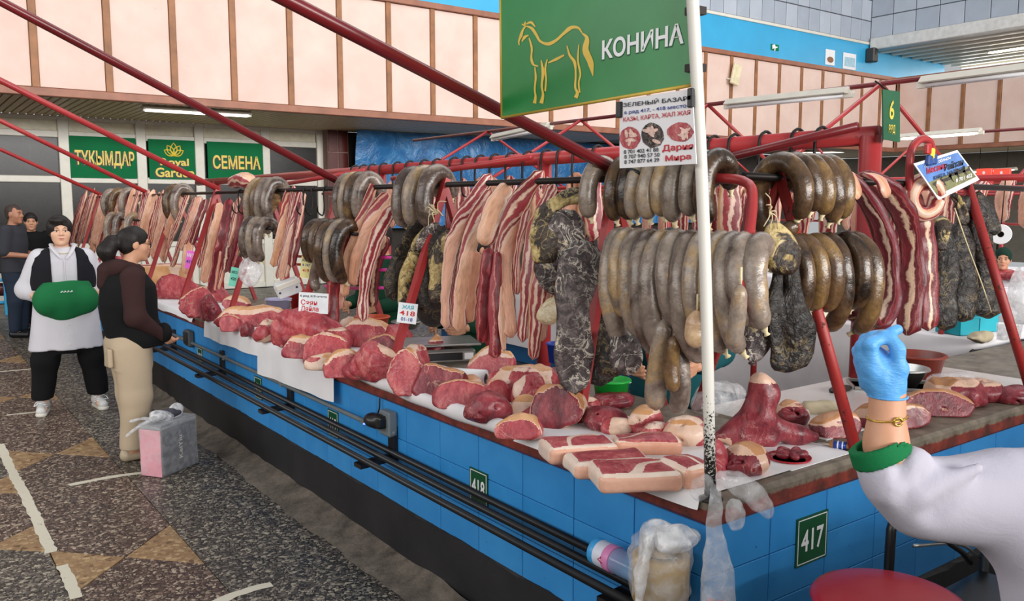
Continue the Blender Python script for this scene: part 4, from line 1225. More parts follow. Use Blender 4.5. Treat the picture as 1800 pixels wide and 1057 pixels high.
pt('8 747 877 64 39', 1098, 285, 1159, 281, 7, M_INK, 0.012)
pt('Дария', 1165, 262, 1219, 258, 14, M_REDINK, 0.02)
pt('Мира', 1170, 280, 1215, 276, 13, M_REDINK, 0.02)
for (u, v, rx, ry, pal) in ((1107, 243, 18, 20, M_CHUNK), (1147, 238, 20, 22, M_SMOKG), (1196, 232, 23, 17, M_PALE)):
    P = [onx(u + a, v + b, XPO - 0.001) for a, b in blobpoly(0, 0, rx, ry, 22, 0.06)]
    link('picture', mesh('picture', P, [list(range(len(P)))[::-1]], False), pal, po)
    mb = MB()
    for k in range(7):
        an = rnd.uniform(0, 3.1); du, dv = rnd.uniform(-rx * 0.5, rx * 0.5), rnd.uniform(-ry * 0.5, ry * 0.5); e = 0.42
        c = (u + du, v + dv); P = [onx(c[0] + (math.cos(t) * math.cos(an) * rx * e - math.sin(t) * math.sin(an) * ry * e * 0.35), c[1] + (math.cos(t) * math.sin(an) * rx * e + math.sin(t) * math.cos(an) * ry * e * 0.35), XPO - 0.0016 - k * 0.0001) for t in np.linspace(0, 6.28, 11)[:-1]]
        mb.add(P, [list(range(10))[::-1]])
    link('picture_slices', mesh('picture_slices', *mb.get(), False), plain('slice_print', 'e0bcae', 0.5, 0, 0.3, 90) if 'slice_print' not in bpy.data.materials else bpy.data.materials['slice_print'], po)
for (u, v, s_) in ((1088, 193, 7), (1213, 166, 5), (1213, 178, 5)):
    q = onx(u, v, XPO - 0.004)
    link('clip', mesh('clip', *bbox(q[0] - 0.004, q[0] + 0.012, q[1] - s_ * 0.0016, q[1] + s_ * 0.0016, q[2] - s_ * 0.0032, q[2] + s_ * 0.0032, 0.002), False), M_BLACK, po)
# row sign 6 РЯД on the spine's end
yr = 2.2
rs = thing('row_sign', 'green hanging sign with a yellow number 6 and the word РЯД', 'sign', ony(1568, 248, yr))
c4 = [ony(1553, 245, yr), ony(1582, 250, yr), ony(1582, 161, yr), ony(1552, 157, yr)]
V = [np.array(p) for p in c4] + [np.array(p) + np.array([0, 0.006, 0]) for p in c4]
link('board', mesh('board', V, BOXF, False), plain('row_sign_green', '145636', 0.4), rs)
for s_, v, hp, wp in (('6', 193, 34, 13), ('РЯД', 228, 17, 18)):
    q = ony(1567.5, v, yr - 0.001); k = 1 / ppm(q)
    text(s_, plain('dull_yellow_print', 'c8b848', 0.5) if 'dull_yellow_print' not in bpy.data.materials else bpy.data.materials['dull_yellow_print'], rs, q, (1, 0, 0), (0, 0, 1), wp * k * 1.15, hp * k, 0.02)
link('hanger', mesh('hanger', *tube([ony(1560, 158, yr), (float(ony(1556, 140, yr)[0]), yr + 0.05, float(ony(1556, 140, yr)[2]))], 0.004, 6)), M_IRON, rs)
# ------------------------------------------------------------------ trusses, lamps and stalls of the rows behind
XT, ZT2 = 6.2, 2.69
def truss_row(XT, ys, ymin, ymax, label, half=1.5, drop=0.82):
    t = thing('roof_truss', label, 'truss', (XT, sum(ys) / len(ys), 0))
    part('ridge_pipe', tube([(XT, ymin, ZT2), (XT, ymax, ZT2)], 0.02, 8), M_MAROON, t)
    for y in ys:
        part('strut', tube([(XT, y, ZT2), (XT - half, y, ZT2 - drop)], 0.018, 8), M_REDP, t)
        part('strut', tube([(XT, y, ZT2), (XT + half, y, ZT2 - drop)], 0.018, 8), M_REDP, t)
        part('post', tube([(XT - half, y, 0), (XT - half, y, ZT2 - drop + 0.03)], 0.022, 8), M_REDP, t)
        part('post', tube([(XT + half, y, 0), (XT + half, y, ZT2 - drop + 0.03)], 0.022, 8), M_REDP, t)
    for s in (-half, half):
        part('eave_pipe', tube([(XT + s, ymin, ZT2 - drop), (XT + s, ymax, ZT2 - drop)], 0.018, 8), M_REDP, t)
    return t
truss_row(6.2 + 0.35, [3.9, 5.7, 7.6, 9.5], 1.4, 11.5, 'red pipe truss with inverted V struts over the next stall row')
truss_row(11.9, [4.6, 6.4, 8.2, 10.0], 1.0, 12.5, 'far red pipe truss with inverted V struts by the dark passage')
XQ = 6.55
fixture('hanging_lamp', onx(1280, 184, XQ - 0.02), onx(1493, 163, XQ - 0.02), 'white fluorescent lamp under the red ridge pipe, left of the row sign')
fixture('hanging_lamp', onx(1622, 146, XQ - 0.02), onx(1850, 118, XQ - 0.02), 'white fluorescent lamp under the red ridge pipe at the right edge')
fixture('hanging_lamp', onx(868, 243, XQ - 0.02), onx(966, 222, XQ - 0.02), 'white fluorescent lamp behind the horse sign, below its lower left corner')
fixture('hanging_lamp', onx(1582, 242, 11.85), onx(1724, 231, 11.85), 'lit fluorescent lamp above the tilted poster in the far row', True)
fixture('hanging_lamp', onx(1706, 302, 25.4), onx(1786, 297, 25.4), 'lit fluorescent lamp low in the dark passage at right', True, 0.12, ZS + 0.02)
fixture('hanging_lamp', ony(1392, 268, 15.6), ony(1500, 266, 15.6), 'lit fluorescent lamp deep under the gallery behind the overhead pipe', True, 0.1, ZS + 0.01)
# red picture boxes in the dark passage
for k, (u0, u1) in enumerate(((1716, 1742), (1746, 1774))):
    x = 20.0
    a, b = onx(u0, 297, x), onx(u1, 322, x)
    s = thing('red_lightbox', ('left' if k == 0 else 'right') + ' red glowing panel with a white figure in the dark passage', 'sign', (x, (a[1] + b[1]) / 2, b[2]))
    V, F = bbox(x, x + 0.08, b[1], a[1], b[2], a[2], 0.01)
    link('panel', mesh('panel', V, F, False), mk_lamp('red_glow', 'e84838', 0.7) if k == 0 else bpy.data.materials['red_glow'], s)
    cy, cz = (a[1] + b[1]) / 2, (a[2] + b[2]) / 2; h = a[2] - b[2]
    V, F = poly((x - 0.002, cy, cz), (0, -1, 0), (0, 0, 1), blobpoly(0, h * 0.22, h * 0.09, h * 0.11, 12), 0.002); link('figure_head', mesh('figure_head', V, F, False), M_WPRINT, s)
    V, F = poly((x - 0.002, cy, cz), (0, -1, 0), (0, 0, 1), [(-h * .2, -h * .42), (h * .2, -h * .42), (h * .2, -h * .1), (h * .1, h * .08), (-h * .1, h * .08), (-h * .2, -h * .1)], 0.002); link('figure_body', mesh('figure_body', V, F, False), M_WPRINT, s)
    part('post', box(x + 0.03, x + 0.05, cy - 0.02, cy + 0.02, 0, b[2] + 0.02), M_IRON, s)

# stall counters of the next row, under white cloths
def cloth_table(x0, x1, y0, y1, label, z=0.87, mat=None):
    root = thing('cloth_counter', label, 'table', ((x0 + x1) / 2, (y0 + y1) / 2, 0))
    part('base', bbox(x0 + 0.06, x1 - 0.06, y0 + 0.06, y1 - 0.06, 0, z - 0.01, 0.01), M_BLUE_SHADED, root, False)
    per = [(x0, y0), (x1, y0), (x1, y1), (x0, y1), (x0, y0)]
    P = []
    for (ax, ay), (bx_, by_) in zip(per, per[1:]):
        n = max(int(math.hypot(bx_ - ax, by_ - ay) / 0.06), 2)
        for i in range(n): P.append((ax + (bx_ - ax) * i / n, ay + (by_ - ay) * i / n))
    sn = SN(int(x0 * 100)); n = len(P); V = []
    c = np.array([(x0 + x1) / 2, (y0 + y1) / 2])
    for j, zz in enumerate((z, z - 0.012, z - 0.2, z - 0.45, z - 0.68)):
        for p in P:
            w_ = (0.0 if j < 1 else 0.012 + 0.012 * j * float(sn(np.array([[p[0], p[1], 0]]), 9)[0]))
            d = np.sign(np.array(p) - c) * np.array([abs(abs(p[0] - c[0]) - (x1 - x0) / 2) < 1e-6, abs(abs(p[1] - c[1]) - (y1 - y0) / 2) < 1e-6])
            V.append((p[0] + d[0] * w_, p[1] + d[1] * w_, zz))
    F = [[j * n + i, (j + 1) * n + i, (j + 1) * n + (i + 1) % n, j * n + (i + 1) % n] for j in range(4) for i in range(n)]
    F.append(list(range(n)))
    link('cloth', mesh('cloth', V, F), mat or M_WHITE, root)
    return root
cloth_table(5.42, 6.36, 2.49, 9.05, 'white cloth covered inner counter behind the end run of meat', z=0.885)
cloth_table(8.4, 9.3, 1.2, 8.5, 'white cloth covered counter of the next row, beyond the inner one')
cloth_table(11.4, 12.4, 1.2, 9.0, 'far white cloth covered counter near the dark passage')
# what hangs in the rows behind: rails, racks, pale ribs
def far_rack(x, y0, y1, z, label):
    t = thing('meat_rail', label, 'rail', (x, (y0 + y1) / 2, 0.87))
    part('rail', tube([(x, y0, z), (x, y1, z)], 0.022, 8), M_REDP, t)
    part('rail', tube([(x, y0, z - 0.42), (x, y1, z - 0.42)], 0.012, 8), M_REDP, t)
    for k in range(int((y1 - y0) / 1.3) + 1):
        part('post', tube([(x - 0.25, y0 + 0.15 + 1.3 * k, 0.87), (x, y0 + 0.15 + 1.3 * k, z)], 0.018, 8), M_REDP, t)
    return t
far_rack(8.75, 1.6, 8.2, 1.95, 'red rail of hanging meat in the next row behind the tilted poster')
far_rack(5.7, 2.6, 8.8, 1.85, 'red inner rail behind the seller aisle of the near stall')
r = random.Random(31)
KN = {'layer': 'layered rib', 'rind': 'pale rind strip', 'tan': 'tan skinned slab', 'red': 'dark red strip', 'aged': 'aged red slab'}; CNT = {}
i = 0
for (x, ys, z) in ((5.66, np.arange(2.7, 8.7, 0.24), 1.83), (8.7, np.arange(1.75, 8.1, 0.26), 1.93)):
    for y in ys:
        y = float(y) + r.uniform(-0.06, 0.06)
        kd = r.choice(['layer', 'layer', 'rind', 'tan', 'aged'])
        L = r.uniform(0.35, 0.62); wd = r.uniform(0.05, 0.085)
        V, F, UV = sweep([(x + 0.03, y, z - 0.06), (x, y, z + 0.03), (x - 0.07, y + 0.01, z - 0.10), (x - 0.08, y + 0.02, z - L)], [wd * .6, wd, wd * 1.1, wd * .8], [0.02, 0.025, 0.022, 0.018], (0.3, -0.95, 0), 12, 14, 2.6, 0.006, 22, seed=i)
        rowname = 'on the inner red rail' if x < 7 else 'in the next row behind'
        solo('hanging_rib', V, F, STRIP[kd], '%s %s, %s of its kind' % (KN[kd], rowname, ordn(CNT.get((x, kd), 0))), 'meat', 'meat ' + rowname, uv=UV)
        CNT[(x, kd)] = CNT.get((x, kd), 0) + 1
        i += 1
# white film roll that hangs at the right
q = _C + ray(1759, 412) * 6.2
ct = thing('film_roll', 'white roll of plastic bags hanging above the far seller at the right', 'roll', q)
d = _C - q; d /= np.linalg.norm(d)
def oriented(V, c, zaxis):
    z = np.array(zaxis, float); z /= np.linalg.norm(z); x = np.cross([0, 0, 1], z); x /= np.linalg.norm(x); y = np.cross(z, x)
    return np.array(V) @ np.stack([x, y, z]) + np.array(c)
V, F = lathe([(0.022, -0.1), (0.068, -0.1), (0.072, -0.095), (0.072, 0.095), (0.068, 0.1), (0.022, 0.1)], 28, closed=True)
link('roll', mesh('roll', oriented(V, q, d), F, False), M_WPRINT, ct)
V, F = lathe([(0.0, -0.09), (0.024, -0.09), (0.024, 0.085), (0.017, 0.085), (0.017, 0.0), (0.0, 0.0)], 20)
link('core', mesh('core', oriented(V, q, d), F, False), M_BLACK, ct)
link('hanger', mesh('hanger', *tube([q + np.array([0, 0, 0.07]), q + np.array([0.02, 0, 0.4])], 0.004, 6)), M_IRON, ct)
# ------------------------------------------------------------------ meat that hangs on the front rail
def side_cam(a=0.0):
    c, s_ = math.cos(a), math.sin(a)
    return np.array([_rt[0] * c - _rt[1] * s_, _rt[0] * s_ + _rt[1] * c, 0])
HUNG = []
US_ = {'rind': [.36, .30, .04, 0, 0], 'tan': [.30, .16, .0, -.03, 0]}
TW_ = {'rind': [-0.3, 0.0, 0.1], 'tan': [-0.5, 0, 0.1], 'layer': [0.7, 0.9, 1.1], 'aged': [0, 0.1]}
def front_strip(px, wpx, kind, bundle, thick=0.42, seed=None, xs=(2.32, 2.24, 2.19, 2.17, 2.16), plane='x', amp=0.005, wprof=None, mat=None, noun=None, ys=(1.97, 1.90, 1.86, 1.84, 1.83), rot=None, n=16, m=30, cat='meat'):
    """a hanging piece from its centre line in the photo, set on the rail's plane"""
    n_ = len(px); P = []
    for i, (u, v) in enumerate(px):
        t = i / (n_ - 1)
        if plane == 'x': P.append(onx(u, v, float(np.interp(t, np.linspace(0, 1, len(xs)), xs))))
        else: P.append(ony(u, v, float(np.interp(t, np.linspace(0, 1, len(ys)), ys))))
    hw = wpx / 2.0 / ppm(P[n_ // 2])
    sd = len(HUNG) * 3 + 50 if seed is None else seed
    rr = random.Random(sd)
    wp = wprof or [0.75, 1.0, rr.uniform(0.9, 1.1), rr.uniform(0.9, 1.1), rr.uniform(0.75, 0.95)]
    th = [hw * thick * k for k in (0.9, 1.0, 1.0, 0.9)]
    V, F, UV = sweep(P, [hw * k for k in wp], th, side_cam(rr.uniform(-0.35, 0.35) if rot is None else rot), n, m, 2.7, amp, 24, amp * (0.5 if mat is None else 0.28), 75 if mat is None else 48, seed=sd, cap=hw * 0.7, twist=TW_.get(kind), ushift=US_.get(kind) if n_ > 3 else None)
    HUNG.append((px[0][0], V, F, UV, mat or STRIP[kind], kind, noun, bundle, cat))
BA = 'between black bunch and grey slabs'
BB = 'among the magenta rods'
BC = 'left of yellow price card'
BD = 'between pink card and clear bag'
BE = 'in far bundle beyond the women'
BX = 'on end run above gloved hand'
front_strip([(864, 304), (830, 360), (801, 415), (788, 485), (784, 578)], 27, 'rind', BA, wprof=[.85, 1.2, 1.05, .9, .75])
front_strip([(862, 330), (836, 390), (822, 450), (812, 515), (806, 583)], 30, 'tan', BA)
front_strip([(894, 325), (870, 372), (850, 432)], 38, 'tan', BA, xs=(2.31, 2.2, 2.14))
front_strip([(834, 440), (826, 500), (822, 568)], 34, 'tan', BA, xs=(2.22, 2.2, 2.2))
front_strip([(860, 435), (853, 520), (847, 604)], 25, 'red', BA, thick=.7, xs=(2.15, 2.13, 2.12))
front_strip([(874, 440), (870, 530), (871, 630)], 22, 'red', BA, thick=.7, xs=(2.15, 2.13, 2.12))
front_strip([(882, 500), (884, 560), (886, 618)], 14, 'tan', BA, xs=(2.16, 2.14, 2.13))
front_strip([(956, 300), (920, 345), (894, 400), (888, 480), (893, 540), (899, 594)], 31, 'rind', BA, wprof=[.9, 1.15, 1.0, .95, .85])
front_strip([(930, 365), (910, 440), (909, 518)], 25, 'layer', BA, xs=(2.26, 2.22, 2.2))
front_strip([(974, 322), (944, 390), (932, 455), (924, 530), (918, 602)], 30, 'layer', BA)
front_strip([(966, 395), (952, 480), (943, 560), (936, 634)], 30, 'layer', BA, xs=(2.22, 2.18, 2.16, 2.15))
front_strip([(990, 340), (972, 430), (960, 520), (952, 600)], 22, 'rind', BA, xs=(2.36, 2.3, 2.27, 2.25))
front_strip([(905, 318), (880, 380), (868, 450), (862, 520)], 24, 'layer', BA, xs=(2.38, 2.34, 2.3, 2.28))
front_strip([(846, 320), (822, 380), (806, 450), (800, 520)], 20, 'layer', BA, xs=(2.38, 2.34, 2.3, 2.28))
front_strip([(612, 405), (598, 440), (588, 490), (585, 530), (586, 575)], 24, 'red', BB, thick=.7, xs=(2.18, 2.14, 2.12))
front_strip([(660, 312), (646, 360), (626, 410), (614, 455), (604, 522)], 20, 'tan', BB)
front_strip([(682, 338), (656, 385), (637, 431), (628, 470), (622, 502)], 28, 'tan', BB)
front_strip([(693, 362), (668, 405), (650, 451), (640, 510), (637, 566)], 27, 'layer', BB, xs=(2.22, 2.16, 2.14))
front_strip([(678, 415), (664, 450), (655, 500), (652, 540)], 22, 'aged', BB, xs=(2.24, 2.22, 2.2))
front_strip([(640, 400), (616, 450), (600, 500), (596, 545)], 18, 'rind', BB, xs=(2.28, 2.24, 2.22))
for i, (t, b, k) in enumerate((((516, 326), (487, 490), 'layer'), ((526, 334), (494, 494), 'rind'), ((536, 340), (503, 488), 'layer'), ((508, 330), (480, 470), 'tan'), ((530, 352), (512, 470), 'aged'))):
    m1 = (t[0] + (b[0] - t[0]) * .35 , t[1] + (b[1] - t[1]) * .42); m2 = (t[0] + (b[0] - t[0]) * .72, t[1] + (b[1] - t[1]) * .75)
    front_strip([t, m1, m2, b], 17, k, BC, amp=0.004)
for (t, b, w_, k) in (((420, 345), (385, 508), 15, 'layer'), ((404, 348), (370, 516), 15, 'red'), ((413, 356), (395, 480), 14, 'aged'), ((388, 356), (358, 498), 14, 'tan'), ((343, 345), (303, 468), 14, 'layer'), ((330, 340), (296, 436), 13, 'layer'),
                      ((335, 395), (326, 482), 13, 'tan'), ((352, 345), (318, 440), 12, 'rind'), ((362, 350), (336, 430), 12, 'aged'), ((374, 345), (350, 470), 13, 'layer'), ((432, 350), (404, 480), 12, 'aged'), ((395, 380), (378, 512), 12, 'layer'),
                      ((318, 345), (290, 420), 12, 'rind'), ((428, 400), (412, 490), 10, 'red')):
    m1 = (t[0] + (b[0] - t[0]) * .4, t[1] + (b[1] - t[1]) * .42)
    front_strip([t, m1, b], w_ * 1.3, k, BD, amp=0.006, xs=(2.32, 2.22, 2.18))
r = random.Random(5)
for k in range(30):
    f = k / 29.0
    t = (150 + 168 * f + r.uniform(-3, 3), 330 + r.uniform(-3, 12)); b = (t[0] - 22 - r.uniform(0, 8), 438 + 20 * f + r.uniform(-14, 8))
    m1 = (t[0] + (b[0] - t[0]) * .45, t[1] + (b[1] - t[1]) * .4)
    front_strip([t, m1, b], r.uniform(11, 14) + 3 * f, r.choice(['layer', 'layer', 'rind', 'tan', 'aged']), BE, amp=0.006, xs=(2.32, 2.22, 2.18), m=16, n=12)
# the end run
front_strip([(1448, 305), (1492, 318), (1530, 362), (1556, 425), (1562, 486), (1555, 540), (1532, 580)], 50, 'aged', BX, plane='y', wprof=[.7, .8, .8, .8, .95, 1.1, 1.2], amp=.007)
front_strip([(1508, 308), (1560, 335), (1594, 390), (1606, 450), (1606, 510), (1594, 590)], 42, 'aged', BX, plane='y', ys=(1.99, 1.94, 1.92, 1.91, 1.9), amp=.007)
front_strip([(1576, 318), (1606, 360), (1625, 420), (1633, 489), (1632, 582)], 42, 'aged', BX, plane='y', ys=(2.0, 1.95, 1.93, 1.91, 1.9), amp=.009)
front_strip([(1452, 296), (1490, 312), (1508, 350)], 38, 'tan', BX, plane='y', ys=(1.95, 1.86, 1.84), amp=.008)
front_strip([(1515, 306), (1545, 316), (1560, 348)], 34, 'tan', BX, plane='y', ys=(1.95, 1.88, 1.86), amp=.008)
front_strip([(1490, 560), (1520, 545), (1545, 570)], 34, 'aged', BX, plane='y', ys=(1.84, 1.82, 1.82), amp=.016)
# smoked and dried pieces
front_strip([(1030, 345), (990, 352), (962, 380), (958, 430), (962, 470)], 44, 'x', BA, mat=M_SMOKY, noun='yellow fatty smoked flap', amp=.016, thick=.5, xs=(2.30, 2.2, 2.13, 2.12))
front_strip([(1010, 370), (992, 420), (980, 475), (978, 520)], 70, 'x', BA, mat=M_SMOKG, noun='upper grey marbled smoked slab', amp=.011, thick=.32, xs=(2.24, 2.17, 2.15))
front_strip([(1042, 425), (1018, 480), (1008, 560), (1006, 640), (1012, 694)], 74, 'x', BA, mat=M_SMOKG, noun='long grey marbled smoked slab', amp=.011, thick=.30, xs=(2.20, 2.08, 2.04, 2.03))
front_strip([(1052, 440), (1050, 520), (1046, 600), (1056, 680)], 56, 'x', BA, mat=M_SMOKB, noun='black smoked strip behind the long grey slab', amp=.016, thick=.4, xs=(2.28, 2.24, 2.22))
front_strip([(975, 520), (966, 545), (962, 570)], 36, 'x', BA, mat=mk_smoked('pale_fat', 'b89c70', 'd8c29c', 'e4d2b4', ('d8c49c', 'efe2c8')), noun='cream lump of fat under the smoked slab', amp=.012, thick=.7, xs=(2.13, 2.12, 2.12))
front_strip([(1108, 570), (1104, 612), (1100, 662)], 60, 'x', BA, mat=M_SMOKG, noun='dark marbled smoked piece below the sausages', amp=.018, thick=.4, xs=(2.18, 2.12, 2.10), wprof=[.5, .9, 1.1, .9])
front_strip([(1078, 580), (1075, 620), (1072, 664)], 44, 'x', BA, mat=M_SMOKB, noun='black smoked piece over the green bucket', amp=.014, thick=.5, xs=(2.22, 2.17, 2.15))
BS = 'in bunch left of long rind strips'
for (px, w_, mt, no) in (([(752, 388), (722, 420), (700, 470), (692, 530)], 36, M_SMOKB, 'black smoked strip with a pale edge'), ([(768, 392), (742, 440), (724, 490), (716, 548)], 40, M_SMOKY, 'yellow fatty smoked strip'),
                         ([(782, 396), (764, 430), (750, 480), (742, 545)], 34, M_SMOKB, 'black smoked strip with folds'), ([(790, 402), (776, 450), (768, 500), (770, 530)], 30, M_SMOKY, 'yellow striped smoked strip'),
                         ([(778, 400), (752, 412), (734, 440)], 30, M_SMOKG, 'grey smoked fold at the top'), ([(770, 470), (764, 530), (756, 575)], 56, M_SMOKB, 'low black smoked slab behind')):
    front_strip(px, w_, 'x', BS, mat=mt, noun=no, amp=.012, thick=.5, xs=(2.26, 2.2, 2.15) if 'behind' not in no else (2.3, 2.3, 2.3))
front_strip([(458, 340), (440, 372), (428, 420), (422, 452)], 16, 'x', BC, mat=M_SMOKY, noun='brown smoked flap over the clear bag', amp=.010, thick=.5)
front_strip([(490, 342), (462, 380), (448, 420), (434, 450)], 22, 'x', BC, mat=mk_smoked('tan_smoked', '6a4c30', '94704a', 'b08c62', ('b89464', 'd0b088')), noun='tan smoked sheet over the red leg', amp=.010, thick=.4, xs=(2.3, 2.22, 2.18))
front_strip([(1352, 388), (1366, 420), (1376, 480), (1376, 560), (1384, 655)], 92, 'x', BX, mat=M_SMOKB, noun='big black smoked slab tied with string', amp=.022, thick=.28, plane='y', ys=(1.80, 1.76, 1.74, 1.73), wprof=[.35, .75, .85, 1.0, 1.1], m=40, n=22)
front_strip([(1350, 384), (1362, 415), (1372, 450), (1368, 480)], 74, 'x', BX, mat=M_SMOKY, noun='yellow fat cap over the black slab', amp=.014, thick=.4, plane='y', ys=(1.77, 1.73, 1.715), wprof=[.25, .8, 1.0, .6])
front_strip([(1332, 560), (1330, 600), (1322, 640)], 46, 'x', BX, mat=M_SMOKG, noun='ragged grey smoked piece beside the black slab', amp=.02, thick=.5, plane='y', ys=(1.84, 1.82, 1.8))
for (px, w_, mt, no) in (([(1655, 388), (1662, 440), (1662, 500), (1660, 582)], 42, M_SMOKB, 'black dried slab nearest the red strips'), ([(1684, 390), (1692, 440), (1696, 500), (1690, 566)], 44, M_SMOKB, 'black dried slab in the middle'),
                         ([(1690, 345), (1712, 380), (1726, 440), (1735, 500), (1738, 560)], 48, M_SMOKB, 'black dried slab with a string across'), ([(1712, 340), (1736, 372), (1742, 415)], 34, M_SMOKB, 'black dried hump at the right end'),
                         ([(1668, 340), (1688, 360), (1694, 396)], 30, M_SMOKY, 'yellow fatty dried curl under the poster'), ([(1650, 385), (1660, 400), (1652, 440)], 22, M_SMOKY, 'tan dried lobe beside the ring'),
                         ([(1718, 470), (1722, 520), (1724, 555)], 40, M_SMOKB, 'black dried tail by the red leg')):
    front_strip(px, w_, 'x', BX, mat=mt, noun=no, amp=.014, thick=.5, plane='y', ys=(1.97, 1.92, 1.9))
# name and place them, ordered from the left within each bundle
KNOUN = {'layer': 'layered red and white meat strip', 'rind': 'pink rind meat strip', 'tan': 'tan skinned meat slab', 'red': 'stringy dark red meat strip', 'aged': 'dark red meat slab with fat bands'}
by = {}
for h in HUNG: by.setdefault((h[7], h[5] if h[6] is None else h[6]), []).append(h)
for (bun, kd), L in by.items():
    L.sort(key=lambda h: h[0])
    for i, (u, V, F, UV, mat, kind, noun, bundle, cat) in enumerate(L):
        if noun: lab = noun if len(noun.split()) > 5 else noun + ' ' + bundle
        else: lab = '%s, %s%s' % (KNOUN[kind], (ordn(i) + ' from left, ') if len(L) > 1 else '', bundle)
        nm = {'layer': 'rib_strip', 'rind': 'rind_strip', 'tan': 'skin_slab', 'red': 'muscle_strip', 'aged': 'aged_slab'}.get(kind, 'smoked_meat')
        solo(nm, V, F, mat, lab, 'meat', 'meat hanging ' + bundle, uv=UV)

# ------------------------------------------------------------------ sausages
SEQ = [0]
def sausage(c, ax, a, b, a0, a1, r_, mat, label, group, lean=0.0, knots=True, sway=0.0):
    """half ring of sausage over a rod at c; ax: unit direction the loop bows towards; a, b: half axes"""
    c = np.array(c, float); ax = np.array(ax, float); rr = random.Random(SEQ[0] + 900); SEQ[0] += 1
    perp = np.array([ax[1], -ax[0], 0.0])
    P = []
    for t in np.linspace(math.radians(a0), math.radians(a1), 12):
        k = (t - math.radians(90)) / math.radians(180)
        z = math.sin(t); z = z if z > 0 else z * 1.0
        P.append(c + ax * (-math.cos(t)) * a + np.array([0, 0, b * (math.sin(t) - 1)]) + perp * (lean * k + rr.uniform(-1, 1) * 0.003 + sway * k * k))
    V, F, UV = sweep(P, [r_ * .9, r_, r_ * 1.04, r_ * rr.uniform(.95, 1.06), r_ * 1.0, r_ * .88], [r_ * .9, r_, r_ * 1.04, r_, r_, r_ * .88], perp, 16, 34, 2.0, r_ * 0.05, 26, r_ * .02, 90, seed=SEQ[0] * 7, cap=r_ * 1.3)
    lo = V.min(0); base = np.array([(V[:, 0].min() + V[:, 0].max()) / 2, (V[:, 1].min() + V[:, 1].max()) / 2, V[:, 2].min()])
    t = thing('horse_sausage', label, 'sausage', base, 0, group)
    link('casing', mesh('casing', V, F, True, UV), mat, t)
    if knots:
        for e, d in ((P[0], P[0] - P[1]), (P[-1], P[-1] - P[-2])):
            d = d / np.linalg.norm(d)
            link('tied_end', mesh('tied_end', *tube([e - d * 0.004, e + d * 0.012, e + d * 0.02], [r_ * .35, r_ * .16, r_ * .3], 8)), M_STRING, t)
    return t
AX, AY = (-1, 0, 0), (0, -1, 0)
def row(us, v, x, z, spec, where, group, mats, plane='x', y=None, seed=1, lean=0.0):
    rr = random.Random(seed)
    for i, u in enumerate(us):
        if plane == 'x': yy = float(onx(u, v, x)[1]); c = (x, yy, z)
        else: xx = float(ony(u, v, y)[0]); c = (xx, y, z)
        a, b, a0, a1, r_ = spec[i] if isinstance(spec, list) else spec
        mt = mats[i % len(mats)]
        sausage(c, AX if plane == 'x' else AY, a * rr.uniform(.93, 1.07), b * rr.uniform(.95, 1.05), a0, a1 + rr.uniform(-6, 6), r_, mt,
                '%s sausage, %s from left %s' % ('dark brown' if mt is M_SAUS_D else 'grey brown', ordn(i), where), group, lean + rr.uniform(-.018, .018))
row([1058, 1102, 1124, 1142, 1162, 1184, 1206, 1232, 1262], 330, 2.28, ZRL + .055, (.075, .125, 10, 222, .036), 'in the upper row beside the pole', 'sausages in the upper row by the pole', [M_SAUS, M_SAUS_D, M_SAUS_D, M_SAUS, M_SAUS, M_SAUS, M_SAUS, M_SAUS, M_SAUS_D], seed=2)
sp = []
for (a, b, e) in ((.085, .20, 250), (.08, .165, 240), (.09, .185, 244), (.095, .205, 252), (.10, .20, 252), (.09, .165, 236), (.10, .21, 254), (.09, .165, 236), (.09, .18, 244), (.085, .19, 246), (.085, .14, 232), (.07, .15, 230)):
    sp.append((a, b, 40, e, .0365))
row([1088, 1104, 1122, 1144, 1167, 1190, 1216, 1240, 1268, 1290, 1312, 1336], 430, LX, LZ + .052, sp, 'in the long lower row', 'sausages in the long lower row', [M_SAUS], seed=3, lean=-.085)
row([614, 625, 636, 650], 345, 2.28, ZRL + .055, (.08, .15, 10, 230, .040), 'on the rail above the magenta rods', 'sausages on the rail above the magenta rods', [M_SAUS, M_SAUS, M_SAUS_D, M_SAUS], seed=4)
row([560, 572], 400, LX, LZ + .05, (.08, .12, 20, 245, .036), 'in the pair behind the red leg', 'sausages behind the second red leg', [M_SAUS_D], seed=5)
row([590, 604, 618], 400, LX, LZ + .05, (.10, .17, 20, 250, .042), 'on the lower rod by the magenta rods', 'sausages on the lower rod by the magenta rods', [M_SAUS_D, M_SAUS, M_SAUS_D], seed=6)
row([728, 748, 770], 345, 2.28, ZRL + .06, (.095, .16, 10, 232, .045), 'on the rail above the black smoked bunch', 'sausages above the black smoked bunch', [M_SAUS], seed=7)
row([456, 466, 476, 487], 345, 2.28, ZRL + .06, (.09, .17, 10, 235, .042), 'on the rail left of the layered strips', 'sausages left of the layered strips', [M_SAUS, M_SAUS_D, M_SAUS, M_SAUS], seed=8)
row([446, 456, 470], 400, LX, LZ + .05, (.08, .15, 20, 245, .038), 'on the lower rod above the clear bag', 'sausages on the lower rod above the clear bag', [M_SAUS], seed=9)
row([196, 210, 228, 310, 322], 345, 2.28, ZRL + .06, (.09, .17, 10, 240, .042), 'in the far bundle beyond the women', 'sausages in the far bundle', [M_SAUS, M_SAUS_D], seed=10)
row([200, 214, 236], 400, LX, LZ + .05, (.08, .2, 20, 260, .04), 'on the far lower rod beyond the women', 'sausages on the far lower rod', [M_SAUS], seed=12)
